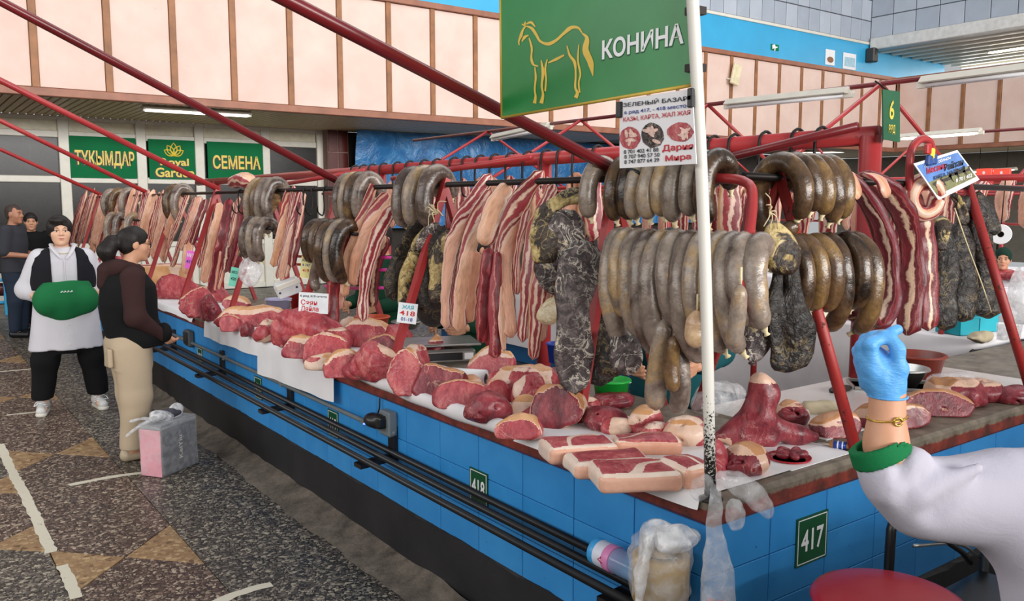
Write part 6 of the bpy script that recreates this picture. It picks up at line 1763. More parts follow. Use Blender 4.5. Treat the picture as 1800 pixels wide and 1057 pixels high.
def lump(name, c, size, mat, label, cat, seed, amp=.3, rot=0.0, h=None, extra=None, freq=None):
    c = np.array(c, float); s = np.array(size, float); sn = SN(seed)
    fr_ = freq or 2.2 / s.mean(); am = s.min() * amp
    f0 = s_ell((0, 0, 0), s)
    if extra: f0 = union([f0] + [s_ell(e[0], e[1]) for e in extra], s.min() * .6)
    f = lambda p: f0(p) + am * sn(p, fr_) + am * .4 * SN(seed + 1)(p, fr_ * 3)
    ext = s * 1.6 if not extra else s * 1.6 + np.max([np.abs(np.array(e[0])) + np.array(e[1]) * .5 for e in extra], axis=0)
    V, F = net(f, -ext, ext, h or max(s.min() / 9, .004))
    return solo(name, V @ rotm(0, 0, rot).T + c, F, mat, label, cat, zone=np.full(len(V), .15))
q = onz(1722, 600, ZI)
M_RAG = fabric('beige_rag', 'b5a78c')
lump('rag', q + UPZ * .025, (.11, .05, .028), M_RAG, 'crumpled beige rag on the inner white cloth by the teal boxes', 'cloth', 71, .35)
lump('meat_pile', onz(1515, 560, ZI) + UPZ * .03, (.2, .1, .03), M_PALE, 'pale cut meat heap on the inner cloth left of the red strips', 'meat', 73, .4)
lump('plastic_tub', onz(1440, 572, ZI) + UPZ * .05, (.13, .1, .06), plain('cream_plastic', 'd8cfb8', .4), 'cream plastic tub on the inner cloth behind the worn leg', 'tub', 74, .05)
for i, (u, v) in enumerate(((1762, 598), (1783, 600))):
    q = onz(u, v, ZI); t = thing('clear_cup', ('left' if i == 0 else 'right') + ' clear plastic cup on the inner cloth by the right red leg', 'cup', q)
    link('cup', mesh('cup', *lathe([(0, 0), (.032, 0), (.04, .10), (.043, .10), (.041, .104), (.037, .10), (.03, .004), (0, .004)], 20, tuple(q))), M_FILM, t)
lump('hanging_bag', _C + ray(1795, 520) * 5.2, (.09, .09, .17), M_FILMW, 'white plastic bag hanging at the right edge of the photo', 'bag', 75, .12)
lump('clear_bag', onz(1265, 720, ZT) + UPZ * .05, (.13, .08, .07), M_FILM, 'crumpled clear plastic bag on the counter behind the pole', 'bag', 76, .22, h=.007)
lump('clear_bag', onz(1395, 742, ZT) + UPZ * .025, (.08, .05, .03), M_FILM, 'small crumpled film piece beside the upright bone joint', 'bag', 77, .3, h=.006)
lump('clear_bag', onz(1670, 682, ZT + .05) + UPZ * .03, (.13, .08, .035), M_FILM, 'clear film over the dark ribs on the end counter', 'bag', 78, .25, h=.008)
lump('rag', onz(1440, 725, ZT) + UPZ * .02, (.08, .06, .025), M_RAG, 'crumpled grey beige rag behind the worn red leg', 'cloth', 79, .4)
lump('dried_offcut', onz(1478, 690, ZT) + UPZ * .015, (.08, .03, .016), M_SMOKB, 'black dried offcut on the pale sheet left of the tray', 'meat', 80, .3)
# far meats on the far white counters
for i, (u, v, x) in enumerate(((1768, 492, 8.8), (1790, 494, 8.8), (1752, 488, 8.8))):
    q = onz(u, v, .9); lump('far_cut', q + UPZ * .05, (.14, .12, .06), M_CHUNK, 'red cut on the far white counter by the far seller, %s from the left' % ORD[[1, 2, 0][i]], 'meat', 140 + i, .15, h=.02)
# black chair behind the end counter
def tubes(name, L, r_, mat, parent):
    for P in L: link(name, mesh(name, *tube(P, r_, 8, 16 if len(P) > 2 else None)), mat, parent)
cy = 2.42
cl, cr = ony(1703, 640, cy), ony(1800, 640, cy)
ch = thing('metal_chair', 'black folded metal chair with a barred back behind the end counter at right', 'chair', ((cl[0] + cr[0]) / 2, cy, 0))
zt_ = float(ony(1705, 618, cy)[2])
tubes('back_post', [[(cl[0], cy, 0), (cl[0], cy, zt_ - .05), (cl[0] + .05, cy, zt_)], [(cr[0], cy, 0), (cr[0], cy, zt_ - .05), (cr[0] - .05, cy, zt_)]], .014, M_BLACKM, ch)
tubes('back_rail', [[(cl[0] + .03, cy, zt_ - .01), ((cl[0] + cr[0]) / 2, cy + .02, zt_ - .03), (cr[0] - .03, cy, zt_ - .01)]], .017, M_BLACKM, ch)
tubes('back_bar', [[(cl[0], cy, zt_ - d_), ((cl[0] + cr[0]) / 2, cy + .01, zt_ - d_ - .01), (cr[0], cy, zt_ - d_)] for d_ in (.07, .12, .17, .22)], .006, M_BLACKM, ch)
link('folded_seat', mesh('folded_seat', *bbox(cl[0] + .03, cr[0] - .03, cy + .016, cy + .04, .12, .50, .01), False), M_BLACK, ch)
# red stool and the black chair under the arm, in front of the end wall
q = onz(1562, 1056, .62)
stl = thing('round_stool', 'round glossy red stool in front of plate 417', 'stool', (q[0], q[1], 0))
SR = .205
link('seat', mesh('seat', *lathe([(0, .60), (SR * .9, .60), (SR, .605), (SR * 1.02, .615), (SR * .98, .626), (SR * .9, .631), (SR * .5, .634), (0, .634)], 48, (q[0], q[1], 0))), plain('stool_red', 'a81e2c', .3, 0, .06, 3), stl)
for a in (0.4, 1.97, 3.54, 5.11):
    e = np.array([math.cos(a), math.sin(a), 0])
    link('leg', mesh('leg', *tube([np.array([q[0], q[1], .60]) + e * SR * .75, np.array([q[0], q[1], 0]) + e * SR * 1.0], .013, 8)), M_BLACKM, stl)
link('foot_ring', mesh('foot_ring', *tube([np.array([q[0], q[1], .22]) + np.array([math.cos(t), math.sin(t), 0]) * SR * .92 for t in np.linspace(0, 6.2832, 25)], .008, 6)), M_BLACKM, stl)
cy = 1.36
a_ = ony(1567, 925, cy); b_ = ony(1722, 958, cy)
fc = thing('folding_chair', 'black tubular chair under the white sleeve by the end wall', 'chair', ((a_[0] + b_[0]) / 2, cy - .15, 0))
tubes('back_post', [[(a_[0], cy, 0), a_, a_ + np.array([.02, 0, .03])], [(b_[0] + .0, cy - .02, 0), (b_[0], cy - .02, float(b_[2]))]], .016, M_BLACKM, fc)
tubes('back_rail', [[a_ + np.array([0.01, 0, .01]), ony(1640, 940, cy), ony(1692, 972, cy), ony(1706, 990, cy)]], .010, M_BLACKM, fc)
tubes('seat_bow', [[ony(1606, 960, cy), ony(1690, 958, cy), ony(1730, 990, cy)]], .006, M_STEEL, fc)
link('seat', mesh('seat', *bbox(a_[0], b_[0], cy - .36, cy, .40, .43, .012), False), M_BLACK, fc)
tubes('leg', [[(a_[0] + .02, cy - .34, 0), (a_[0] + .02, cy - .34, .40)], [(b_[0] - .02, cy - .34, 0), (b_[0] - .02, cy - .34, .40)]], .014, M_BLACKM, fc)
# ------------------------------------------------------------------ people
def s_loft(zs, rx, ry, cy=None, cx=None):
    """upright body of elliptical sections between zs[0] and zs[-1]"""
    zs = np.array(zs, float); cy = [0] * len(zs) if cy is None else cy; cx = [0] * len(zs) if cx is None else cx
    def f(p):
        z = p[:, 2]; a = np.interp(z, zs, rx); b = np.interp(z, zs, ry)
        x = p[:, 0] - np.interp(z, zs, cx); y = p[:, 1] - np.interp(z, zs, cy)
        q = np.sqrt((x / a) ** 2 + (y / b) ** 2 + 1e-9)
        d = (q - 1) * np.minimum(a, b)
        return np.maximum(d, np.maximum(zs[0] - z, z - zs[-1]))
    return f
def head_sdf(c, s=1.0, R=None, fat=1.0, nose=1.0):
    """face looks along +y of R"""
    c = np.array(c, float); R = np.eye(3) if R is None else np.array(R)
    E = lambda q, r: (np.array(q) * s, np.array(r) * s)
    solids = [s_ell(*E((0, -.014, .030), (.073, .092, .082))), s_ell(*E((0, .014, -.030), (.062 * fat, .072, .075))), s_ell(*E((0, .030, -.070), (.044 * fat, .050, .042)))]
    f0 = union(solids, .03 * s)
    more = union([s_ell(*E((.035 * fat, .050, -.022), (.030, .026, .030))), s_ell(*E((-.035 * fat, .050, -.022), (.030, .026, .030))), s_ell(*E((0, .066, -.094), (.024, .020, .016))),
                  s_cap((-.036 * s, .072 * s, .030 * s), (.036 * s, .072 * s, .030 * s), .011 * s)], .012 * s)
    nose_ = union([s_cap((0, .080 * s, .014 * s), (0, .099 * s * nose, -.018 * s), .0075 * s, .0115 * s), s_ell(*E((.012, .088, -.021), (.0085, .010, .0075))), s_ell(*E((-.012, .088, -.021), (.0085, .010, .0075)))], .008 * s)
    ears = union([s_ell(*E((x, -.008, -.002), (.010, .021, .032))) for x in (-.075, .075)], .001)
    lips = union([s_ell(*E((0, .080, -.054), (.025, .010, .0065))), s_ell(*E((0, .079, -.064), (.021, .010, .007)))], .003 * s)
    sock = union([s_ell(*E((x, .094, .010), (.021, .018, .012))) for x in (-.031, .031)], .001)
    lids = union([s_ell(*E((x, .0705, .008), (.018, .0135, .0115))) for x in (-.031, .031)], .001)
    def f(p):
        q = (p - c) @ R
        d = smin(f0(q), more(q), .022 * s); d = smin(d, nose_(q), .010 * s); d = smin(d, ears(q), .008 * s)
        d = -smin(-d, sock(q), .012 * s); d = smin(d, lids(q), .004 * s); d = smin(d, lips(q), .006 * s)
        return d
    return f
def face_parts(c, s, R, parent, fat=1.0):
    """eyes, brows and lips as small children of the person"""
    R = np.array(R); c = np.array(c, float)
    W_ = lambda V: (np.array(V, float) * s) @ R.T + c
    for x in (-.031, .031):
        V, F = lathe([(0, 1)] + [(math.sin(t), math.cos(t)) for t in np.linspace(.3, 2.8, 8)] + [(0, -1)], 12)
        V = np.array(V) * np.array([.0155, .0135, .0058]) + np.array([x, .0725, .0065]); ey = link('eye', mesh('eye', W_(V), F), M_EYEW, parent)
        V, F = lathe([(0, 1)] + [(math.sin(t), math.cos(t)) for t in np.linspace(.3, 2.8, 6)] + [(0, -1)], 10)
        V = np.array(V) * np.array([.0062, .004, .0056]) + np.array([x, .0838, .0065]); link('iris', mesh('iris', W_(V), F), M_IRIS, ey)
        P = [np.array([x + d, .083 - abs(d) * .25, .0125 + (.0014 if abs(d) < .01 else -.0022)]) for d in (-.018, -.009, 0, .009, .018)]
        V, F = tube(P, .0021, 6); link('eyelash', mesh('eyelash', W_(V), F), M_BROW, parent)
        P = [np.array([x + d * math.copysign(1, x), .0835 - max(d, 0) * .45, .030 + h]) for d, h in ((-.016, -.001), (-.004, .003), (.008, .003), (.021, -.002))]
        V, F = tube(P, [.0028, .004, .0035, .0018], 6, 8); link('eyebrow', mesh('eyebrow', W_(V), F), M_BROW, parent)
    V, F = net(union([s_ell((0, .0815, -.054), (.0245, .010, .0062)), s_ell((0, .0808, -.0635), (.020, .0098, .0066))], .0015), (-.03, .06, -.08), (.03, .1, -.04), .0022)
    link('lips', mesh('lips', W_(V), F), M_LIP, parent)
def hand_sdf(w_, d, side, s=1.0, curl=.5):
    """relaxed hand: palm from wrist w_ along d, five fingers that curl towards side"""
    w_ = np.array(w_, float); d = np.array(d, float); d /= np.linalg.norm(d); side = np.array(side, float); side -= (side @ d) * d; side /= np.linalg.norm(side)
    ac = np.cross(d, side)
    fs = [s_cap(w_ + d * .02 * s + ac * t * .022 * s, w_ + d * .075 * s + ac * t * .028 * s, .015 * s, .013 * s) for t in (-1, -.3, .3, 1)]
    for i, (t, L) in enumerate(((-1.1, .062), (-.38, .072), (.35, .068), (1.05, .054))):
        a = w_ + d * .078 * s + ac * t * .026 * s
        P = [a]; an = .25
        for k in range(3):
            an += curl * .55
            P.append(P[-1] + (d * math.cos(an) + side * math.sin(an)) * L * s * (.42, .33, .25)[k])
        fs += s_chain(P, [.0098 * s, .0090 * s, .0082 * s, .0072 * s])
    a = w_ + d * .025 * s - ac * .024 * s
    fs += s_chain([a, a + (d * .6 - ac * .55 + side * .35) * .038 * s, a + (d * 1.25 - ac * .62 + side * .75) * .052 * s], [.012 * s, .0105 * s, .0085 * s])
    return union(fs, .008 * s)
def cloth_net(f, lo, hi, h, seed, amp=.004, fr_=18, dirz=.35):
    sn, s2 = SN(seed), SN(seed + 1)
    g = lambda p: f(p) + amp * sn(p * np.array([1, 1, dirz]), fr_) + amp * .5 * s2(p * np.array([1, 1, .6]), fr_ * 2.2)
    return net(g, lo, hi, h)
class Person:
    def __init__(s, base, yaw, H, label, group=None):
        """yaw: direction the person faces, as an angle in the ground plane (0 = +x)"""
        s.base = np.array([base[0], base[1], base[2] if len(base) > 2 else 0.0]); s.k = H / 1.62
        a = yaw - math.pi / 2
        s.R = rotm(0, 0, a)
        s.root = thing('person', label, 'person', s.base, 0, group)
    def w(s, V): return (np.array(V, float) * s.k) @ s.R.T + s.base
    def add(s, name, VF, mat, parent=None):
        return link(name, mesh(name, s.w(VF[0]), VF[1]), mat, parent or s.root)
    def body(s, joints, hc, hR, skin, fat=1.0, arm_r=(.048, .038, .027), hands=True, hcurl=.5, girth=1.0, leg_r=(.075, .052, .036)):
        j = {k: np.array(v, float) for k, v in joints.items()}
        fs = [s_loft([.78, .88, 1.0, 1.15, 1.30, 1.36], np.array([.15, .16, .135, .15, .15, .08]) * girth, np.array([.10, .11, .10, .105, .09, .06]) * girth), s_cap(j['neck'], np.array(hc) + np.array([0, -.01, -.06]), .052, .048)]
        for a in 'lr':
            fs += s_chain([j['sh_' + a], j['el_' + a], j['wr_' + a]], arm_r) + s_chain([j['hip_' + a], j['kn_' + a], j['an_' + a]], leg_r)
            fs.append(s_cap(j['an_' + a] + np.array([0, -.02, -.03]), j['an_' + a] + np.array([0, .11, -.045]), .035, .028))
        f = union(fs, .03)
        allp = np.array(list(j.values())); lo = allp.min(0) - .2; hi = allp.max(0) + .2; lo[2] = -.01
        mb = MB(); mb.add(*net(f, lo, hi, .016))
        mb.add(*net(union([head_sdf(hc, 1.0, hR, fat), s_cap(j['neck'], np.array(hc) + np.array([0, -.012, -.06]), .054, .05)], .02), np.array(hc) - np.array([.13, .15, .17]), np.array(hc) + np.array([.13, .15, .14]), .0042))
        if hands:
            for a in 'lr':
                d = j['wr_' + a] - j['el_' + a]; sd = np.array([-.6 if a == 'r' else .6, .7, 0])
                mb.add(*net(hand_sdf(j['wr_' + a], d, sd, 1.0, hcurl), j['wr_' + a] - .15, j['wr_' + a] + .15, .0046))
        o = s.add('body', mb.get(), skin)
        face_parts(s.w([hc])[0], s.k, s.R @ np.array(hR), s.root, fat)
        return o
def hair_cap(hc, hR, fr=.060, big=0.0, front=.105, extra=None):
    hc = np.array(hc, float); hR = np.array(hR)
    base = s_ell((0, -.018, .036), (.079 + big, .099 + big, .088 + big))
    low = s_ell((0, -.050, -.015), (.066 + big * .6, .055 + big, .06))
    f0 = union([base, low] + (extra or []), .02)
    face = union([s_ell((0, front, -.035), (.074, .075, fr + .035)), s_ell((0, .05, -.085), (.12, .085, .075))], .02)
    sn = SN(int(hc[2] * 1000)); g = cut(f0, face, .008)
    def f(p):
        q = (p - hc) @ hR
        return g(q) + .003 * sn(q * np.array([1, 1, .5]), 60)
    return f
I3 = np.eye(3)
M_SKINL = plain('light_skin', 'd8a98c', .5, 0, .05)
# --- woman in the white tunic who faces us
b1 = onz(126, 720, 0); yaw1 = math.atan2(-b1[1], -b1[0])
P1 = Person(b1, yaw1 + .06, 1.62, 'person in a white tunic, black vest and green waist apron, hands in its pocket')
hc = np.array([.01, .035, 1.500]); hR = rotm(-.03, 0, .03)
J = dict(neck=(0, 0, 1.36), sh_l=(-.17, 0, 1.295), el_l=(-.285, -.04, 1.03), wr_l=(-.20, .10, .97), sh_r=(.17, 0, 1.295), el_r=(.285, -.04, 1.03), wr_r=(.20, .10, .97),
         hip_l=(-.10, 0, .80), kn_l=(-.17, .02, .44), an_l=(-.205, 0, .09), hip_r=(.10, 0, .80), kn_r=(.17, .02, .44), an_r=(.205, 0, .09))
P1.body(J, hc, hR, M_SKINL, 1.12, (.055, .045, .03), girth=1.15)
M_TUNIC = fabric('white_tunic_cloth', 'cccad0', .04); M_VESTB = fabric('black_vest_cloth', '17171d', .15); M_APRON = fabric('green_apron_cloth', '176a3c', .1); M_TROUB = fabric('black_trousers_cloth', '0d0d10', .1)
tun = union([s_loft([.53, .70, .90, 1.02, 1.15, 1.27, 1.33, 1.375], [.285, .262, .235, .225, .222, .215, .17, .085], [.185, .18, .175, .165, .165, .145, .11, .07])] +
            [c for a in 'lr' for c in s_chain([np.array(J['sh_' + a]) - np.array([0, 0, .01]), np.array(J['el_' + a]) * .98 + np.array([0, 0, .015])], [.073, .070])] +
            [s_cap(J['el_' + a], np.array(J['el_' + a]) * .62 + np.array(J['wr_' + a]) * .38, .068, .060) for a in 'lr'], .035)
tun = cut(tun, s_cap((0, .13, 1.43), (0, .19, 1.27), .082, .012), .006)
P1.add('white_tunic', cloth_net(tun, (-.42, -.26, .50), (.42, .28, 1.42), .011, 11, .005), M_TUNIC)
for sg_ in (-1, 1):
    pts = [(.010 * sg_, .176, 1.275), (.050 * sg_, .150, 1.325), (.082 * sg_, .075, 1.385), (.070 * sg_, .0, 1.400)]
    V, F, UV = sweep(pts, [.010, .018, .018, .016], [.004, .005, .005, .005], (.8 * sg_, .35, .25), 10, 16, 2.6, cap=.01)
    P1.add('collar', (V, F), M_TUNIC)
P1.add('button_strip', tube([(0, .170, 1.27), (0, .186, 1.15), (0, .188, 1.0)], .006, 6, 12), M_TUNIC)
for z in (.74, .66, .58): P1.add('button', lathe([(0, .006), (.008, .004), (.009, 0)], 10, (0, .195, z)), M_PVC)
vest = s_loft([1.03, 1.12, 1.22, 1.29, 1.345, 1.37], [.252, .250, .240, .222, .165, .10], [.19, .19, .18, .158, .125, .095])
vest = cut(vest, s_box((.0, .25, 1.1), (.090, .26, .5), .03), .012); vest = cut(vest, s_ell((0, .06, 1.42), (.085, .12, .10)), .01)
for x in (-.31, .31): vest = cut(vest, s_ell((x, .0, 1.20), (.078, .085, .14)), .01)
P1.add('black_vest', cloth_net(vest, (-.32, -.24, 1.0), (.32, .24, 1.42), .0095, 14, .005), M_VESTB)
ap = union([s_ell((.02, .14, .955), (.20, .115, .175)), s_ell((-.15, .165, .945), (.095, .10, .115)), s_ell((.15, .165, .945), (.095, .10, .115)), s_loft([1.05, 1.10], [.240, .238], [.19, .188])], .045)
ap = inter(ap, lambda p: np.maximum(p[:, 2] - 1.10, -(p[:, 1] - (-.05))), .01)
P1.add('waist_apron', cloth_net(ap, (-.34, -.08, .74), (.34, .34, 1.14), .0085, 17, .009, 16, .5), M_APRON)
mb = MB()
for x0 in (-.035, -.01, .013, .034):
    mb.add(*tube([(x0 - .008, .258, 1.018), (x0, .258, 1.03), (x0 + .004, .258, 1.016), (x0 + .012, .258, 1.022)], .0025, 5, 8))
P1.add('embroidered_word', mb.get(), M_WPRINT)
trs = union([s_loft([.50, .86], [.21, .17], [.13, .13])] + [c for a in 'lr' for c in s_chain([J['hip_' + a], J['kn_' + a], np.array(J['an_' + a]) + np.array([0, 0, .05])], [.115, .098, .085])], .04)
trs = inter(trs, s_plane((0, 0, .115), (0, 0, -1)), .01)
P1.add('black_trousers', cloth_net(trs, (-.36, -.2, .08), (.36, .2, .86), .012, 19, .006, 16, .8), M_TROUB)
M_SNEAK = plain('white_sneaker', 'd6d4d0', .5, 0, .08, 40, .4, 90)
for a in 'lr':
    x = J['an_' + a][0]; sgx = 1 if x > 0 else -1
    f = union([s_cap((x, -.03, .055), (x + .025 * sgx, .14, .042), .046, .038), s_cap((x, -.03, .07), (x, -.01, .11), .045, .045)], .03)
    f = inter(f, s_plane((0, 0, .002), (0, 0, -1)), .004)
    sh = P1.add('sneaker', net(f, (x - .12, -.11, -.01), (x + .12, .22, .18), .006), M_SNEAK)
    P1.add('sole', net(inter(s_cap((x, -.035, .015), (x + .025 * sgx, .14, .015), .050, .043), lambda p: np.abs(p[:, 2] - .014) - .013, .003), (x - .12, -.11, -.01), (x + .12, .22, .05), .006), M_PVC, sh)
    mb = MB()
    for i in range(4): mb.add(*tube([(x - .028, .03 + .022 * i, .098 - .011 * i), (x + .005, .036 + .022 * i, .108 - .011 * i), (x + .036, .03 + .022 * i, .098 - .011 * i)], .004, 5))
    mb.add(*tube([(x, .02, .11), (x + .05 * sgx, .03, .10), (x + .07 * sgx, .06, .07), (x + .03, .05, .10)], .0035, 5, 12))
    P1.add('laces', mb.get(), M_WPRINT, sh)
P1.add('hair', net(hair_cap(hc, hR, 0.076, .012, .118, [s_ell((-.058, .0, .03), (.034, .06, .06)), s_ell((.058, .0, .03), (.034, .06, .06)), s_ell((.02, .055, .092), (.062, .045, .030))]), hc - .19, hc + .19, .005), M_HAIR)
P1.add('necklace', tube([(math.sin(t) * .062, .055 + math.cos(t) * .085, 1.352 - .030 * math.cos(t)) for t in np.linspace(-1.7, 1.7, 15)] , .0022, 5), M_GOLD)

# --- woman in brown and black seen from the side
b2 = onz(240, 803, 0)
P2 = Person(b2, math.radians(2), 1.57, 'person in black padded vest, brown hoodie and beige trousers, seen from the side')
hc = np.array([0, .06, 1.500]); hR = rotm(-.10, 0, -.08)
J = dict(neck=(0, .01, 1.36), sh_l=(-.165, -.01, 1.28), el_l=(-.22, -.03, 1.02), wr_l=(-.15, .16, .88), sh_r=(.165, -.01, 1.28), el_r=(.23, -.02, 1.02), wr_r=(.16, .17, .87),
         hip_l=(-.085, -.02, .80), kn_l=(-.09, .02, .45), an_l=(-.085, .03, .09), hip_r=(.085, -.02, .80), kn_r=(.085, .0, .45), an_r=(.08, -.04, .09))
P2.body(J, hc, hR, M_SKIN, 1.0)
M_HOOD = fabric('brown_hoodie_cloth', '35201f', .12); M_BEIGE = fabric('beige_cotton', 'b8a58c', .06); M_PUFF = fabric('black_padded_cloth', '0c0c0f', .2)
hod = union([s_loft([.84, 1.0, 1.2, 1.30, 1.36], [.175, .18, .19, .165, .10], [.14, .145, .15, .12, .085])] + [c for a in 'lr' for c in s_chain([J['sh_' + a], J['el_' + a], np.array(J['wr_' + a]) * 1.0], [.080, .068, .048])], .035)
P2.add('brown_hoodie', cloth_net(hod, (-.36, -.26, .80), (.36, .30, 1.40), .011, 31, .005), M_HOOD)
hood = union([s_cap((-.08, -.075, 1.345), (.08, -.075, 1.345), .062), s_cap((-.09, -.05, 1.355), (-.055, .075, 1.325), .042, .03), s_cap((.09, -.05, 1.355), (.055, .075, 1.325), .042, .03), s_cap((0, -.12, 1.32), (0, -.145, 1.24), .07, .045)], .03)
P2.add('hood', cloth_net(hood, (-.2, -.26, 1.16), (.2, .16, 1.46), .009, 33, .006, 24), M_HOOD)
vst = s_loft([.80, .86, .98, 1.10, 1.22, 1.29, 1.34], [.205, .222, .215, .218, .215, .19, .12], [.165, .19, .175, .185, .175, .14, .09], [.05, .04, .01, .0, 0, -.01, -.01])
for x in (-.285, .285): vst = cut(vst, s_ell((x, .0, 1.19), (.095, .10, .17)), .012)
vst = cut(vst, s_ell((0, .10, 1.38), (.06, .1, .09)), .01)
P2.add('padded_vest', cloth_net(vst, (-.30, -.26, .77), (.30, .30, 1.38), .0105, 35, .007, 12, 2.0), M_PUFF)
for a in 'lr':
    w_ = np.array(J['wr_' + a])
    P2.add('vest_pocket', net(s_ell((w_[0] * .95, .185, .89), (.07, .05, .07)), (w_[0] - .12, .1, .78), (w_[0] + .12, .27, 1.0), .01), M_PUFF)
trs = union([s_loft([.66, .84, .90], [.165, .165, .16], [.155, .15, .14], [-.02, -.02, -.01])] + [c for a in 'lr' for c in s_chain([J['hip_' + a], J['kn_' + a], np.array(J['an_' + a]) + np.array([0, 0, .0])], [.128, .105, .088])], .035)
trs = inter(trs, s_plane((0, 0, .085), (0, 0, -1)), .01)
P2.add('beige_trousers', cloth_net(trs, (-.3, -.24, .06), (.3, .24, .90), .011, 37, .007, 13, .55), M_BEIGE)
P2.add('back_pocket', net(s_box((.085, -.165, .74), (.055, .016, .065), .01), (.0, -.22, .65), (.17, -.1, .84), .008), M_BEIGE)
M_FLAT = plain('cream_leather', 'b8a68c', .4, 0, .08)
for a in 'lr':
    x, y, _ = J['an_' + a]
    f = union([s_cap((x, y - .045, .04), (x, y + .15, .032), .040, .032), s_cap((x, y - .05, .05), (x, y - .05, .075), .034, .03)], .02)
    f = cut(f, s_ell((x, y + .02, .10), (.032, .07, .045)), .006); f = inter(f, s_plane((0, 0, .004), (0, 0, -1)), .003)
    P2.add('flat_shoe', net(f, (x - .1, y - .14, -.01), (x + .1, y + .24, .14), .0065), M_FLAT)
tail = [s_cap((0, -.10, .015), (0, -.135, .0), .022, .03), s_cap((0, -.145, -.0), (0, -.175, -.06), .052, .06), s_cap((0, -.175, -.06), (0, -.155, -.15), .06, .03)]
P2.add('hair', net(hair_cap(hc, hR, .080, .002, .118, tail), hc - .26, hc + .18, .0055), M_HAIR)
mb = MB()
for (dx, dy, dz, rr_) in ((.012, -.118, .03, .011), (.022, -.115, .006, .011), (.014, -.116, -.02, .012), (-.01, -.115, .022, .011)):
    mb.add(*net(s_ell(hR @ np.array([dx, dy, dz]) + hc, (rr_,) * 3), hR @ np.array([dx, dy, dz]) + hc - .02, hR @ np.array([dx, dy, dz]) + hc + .02, .004))
P2.add('hair_tie', mb.get(), M_WPRINT)
mb = MB(); W_ = lambda q: hR @ np.array(q, float) + hc
for x in (-.033, .033):
    mb.add(*tube([W_((x + .026 * math.cos(t), .100 - abs(x + .026 * math.cos(t)) * .12, .004 + .021 * math.sin(t))) for t in np.linspace(0, 6.2832, 21)], .0016, 5))
mb.add(*tube([W_((-.008, .101, .008)), W_((.008, .101, .008))], .0016, 5))
for x in (-.06, .06): mb.add(*tube([W_((x, .094, .010)), W_((x * 1.28, .05, .012)), W_((x * 1.3, -.01, .008))], .0016, 5))
P2.add('eyeglasses', mb.get(), M_IRON)

# --- plainer figures: standing or seated
def simple_person(base, yaw, H, label, top, bottom, hair, arms='down', seated=0.0, cap=None, apron=None, sleeve=.45, skin=None, hairmode='short', girth=1.0, headturn=0.0):
    P = Person((base[0], base[1], 0), yaw, H, label)
    hc = np.array([0, .035, 1.500]); hR = rotm(-.04, 0, headturn)
    if arms == 'down': el, wr = (.235, -.02, 1.02), (.23, .06, .80)
    else: el, wr = (.23, -.02, 1.03), (.15, .24, 1.0)
    J = dict(neck=(0, 0, 1.36))
    for a, sx in (('l', -1), ('r', 1)):
        J['sh_' + a] = (sx * .18, 0, 1.30); J['el_' + a] = (sx * el[0], el[1], el[2]); J['wr_' + a] = (sx * wr[0], wr[1], wr[2])
        if seated: J['hip_' + a] = (sx * .09, 0, .80); J['kn_' + a] = (sx * .10, .40, .80 - .02); J['an_' + a] = (sx * .10, .40, .80 - .36)
        else: J['hip_' + a] = (sx * .09, 0, .80); J['kn_' + a] = (sx * .10, .02, .45); J['an_' + a] = (sx * .10, 0, .09)
    if seated: P.base[2] = -.35 * P.k; P.root.location.z = 0
    P.body(J, hc, hR, skin or M_SKIN, 1.03, girth=girth)
    el_ = lambda a, t: np.array(J['el_' + a]) * (1 - t) + np.array(J['wr_' + a]) * t
    f = union([s_loft([.80, 1.0, 1.15, 1.28, 1.34, 1.375], np.array([.185, .18, .195, .19, .15, .07]) * girth, np.array([.135, .13, .14, .125, .095, .065]) * girth)] +
              [c for a in 'lr' for c in (s_chain([J['sh_' + a], np.array(J['sh_' + a]) * (1 - min(sleeve * 2, 1)) + np.array(J['el_' + a]) * min(sleeve * 2, 1)], [.078, .066]) + (s_chain([J['el_' + a], el_(a, (sleeve - .5) * 2)], [.064, .052]) if sleeve > .5 else []))], .03)
    P.add('top', cloth_net(f, (-.36, -.26, .78), (.36, .34, 1.40), .013, 51, .004), top)
    fs = [s_loft([.72, .86], [.17, .165], [.13, .125])]
    for a in 'lr':
        an = np.array(J['an_' + a]); fs += s_chain([J['hip_' + a], J['kn_' + a], an + np.array([0, 0, .02])], [.105, .08, .066])
    P.add('trousers', cloth_net(union(fs, .04), (-.3, -.22, .05), (.3, .55, .88), .014, 53, .004), bottom)
    for a in 'lr':
        an = np.array(J['an_' + a])
        P.add('shoe', net(inter(s_cap(an + np.array([0, -.03, -.045]), an + np.array([0, .13, -.052]), .045, .036), s_plane((0, 0, an[2] - .088), (0, 0, -1)), .003), an - np.array([.1, .12, .12]), an + np.array([.1, .24, .08]), .009), M_BLACK)
    if hairmode == 'buzz': P.add('hair', net(hair_cap(hc, hR, .085, -.0055, .125), hc - .16, hc + .16, .006), plain('cropped_hair', '3a2c26', .7, 0, .2))
    elif cap is None: P.add('hair', net(hair_cap(hc, hR, .066, .006), hc - .17, hc + .17, .007), M_HAIR)
    else: P.add('headscarf', net(hair_cap(hc, hR, .070, .010), hc - .17, hc + .17, .007), cap)
    if apron is not None:
        g = inter(s_loft([.62, .85, 1.05, 1.25], [.20, .20, .19, .13], [.155, .155, .155, .15]), lambda p: .02 - p[:, 1], .01)
        P.add('apron', cloth_net(g, (-.26, -.02, .58), (.26, .24, 1.28), .013, 57, .004), apron)
    return P
M_TEE = fabric('dark_grey_tee', '35363c', .1); M_JEANS = fabric('dark_jeans', '26303f', .15)
b3 = onz(34, 592, 0)
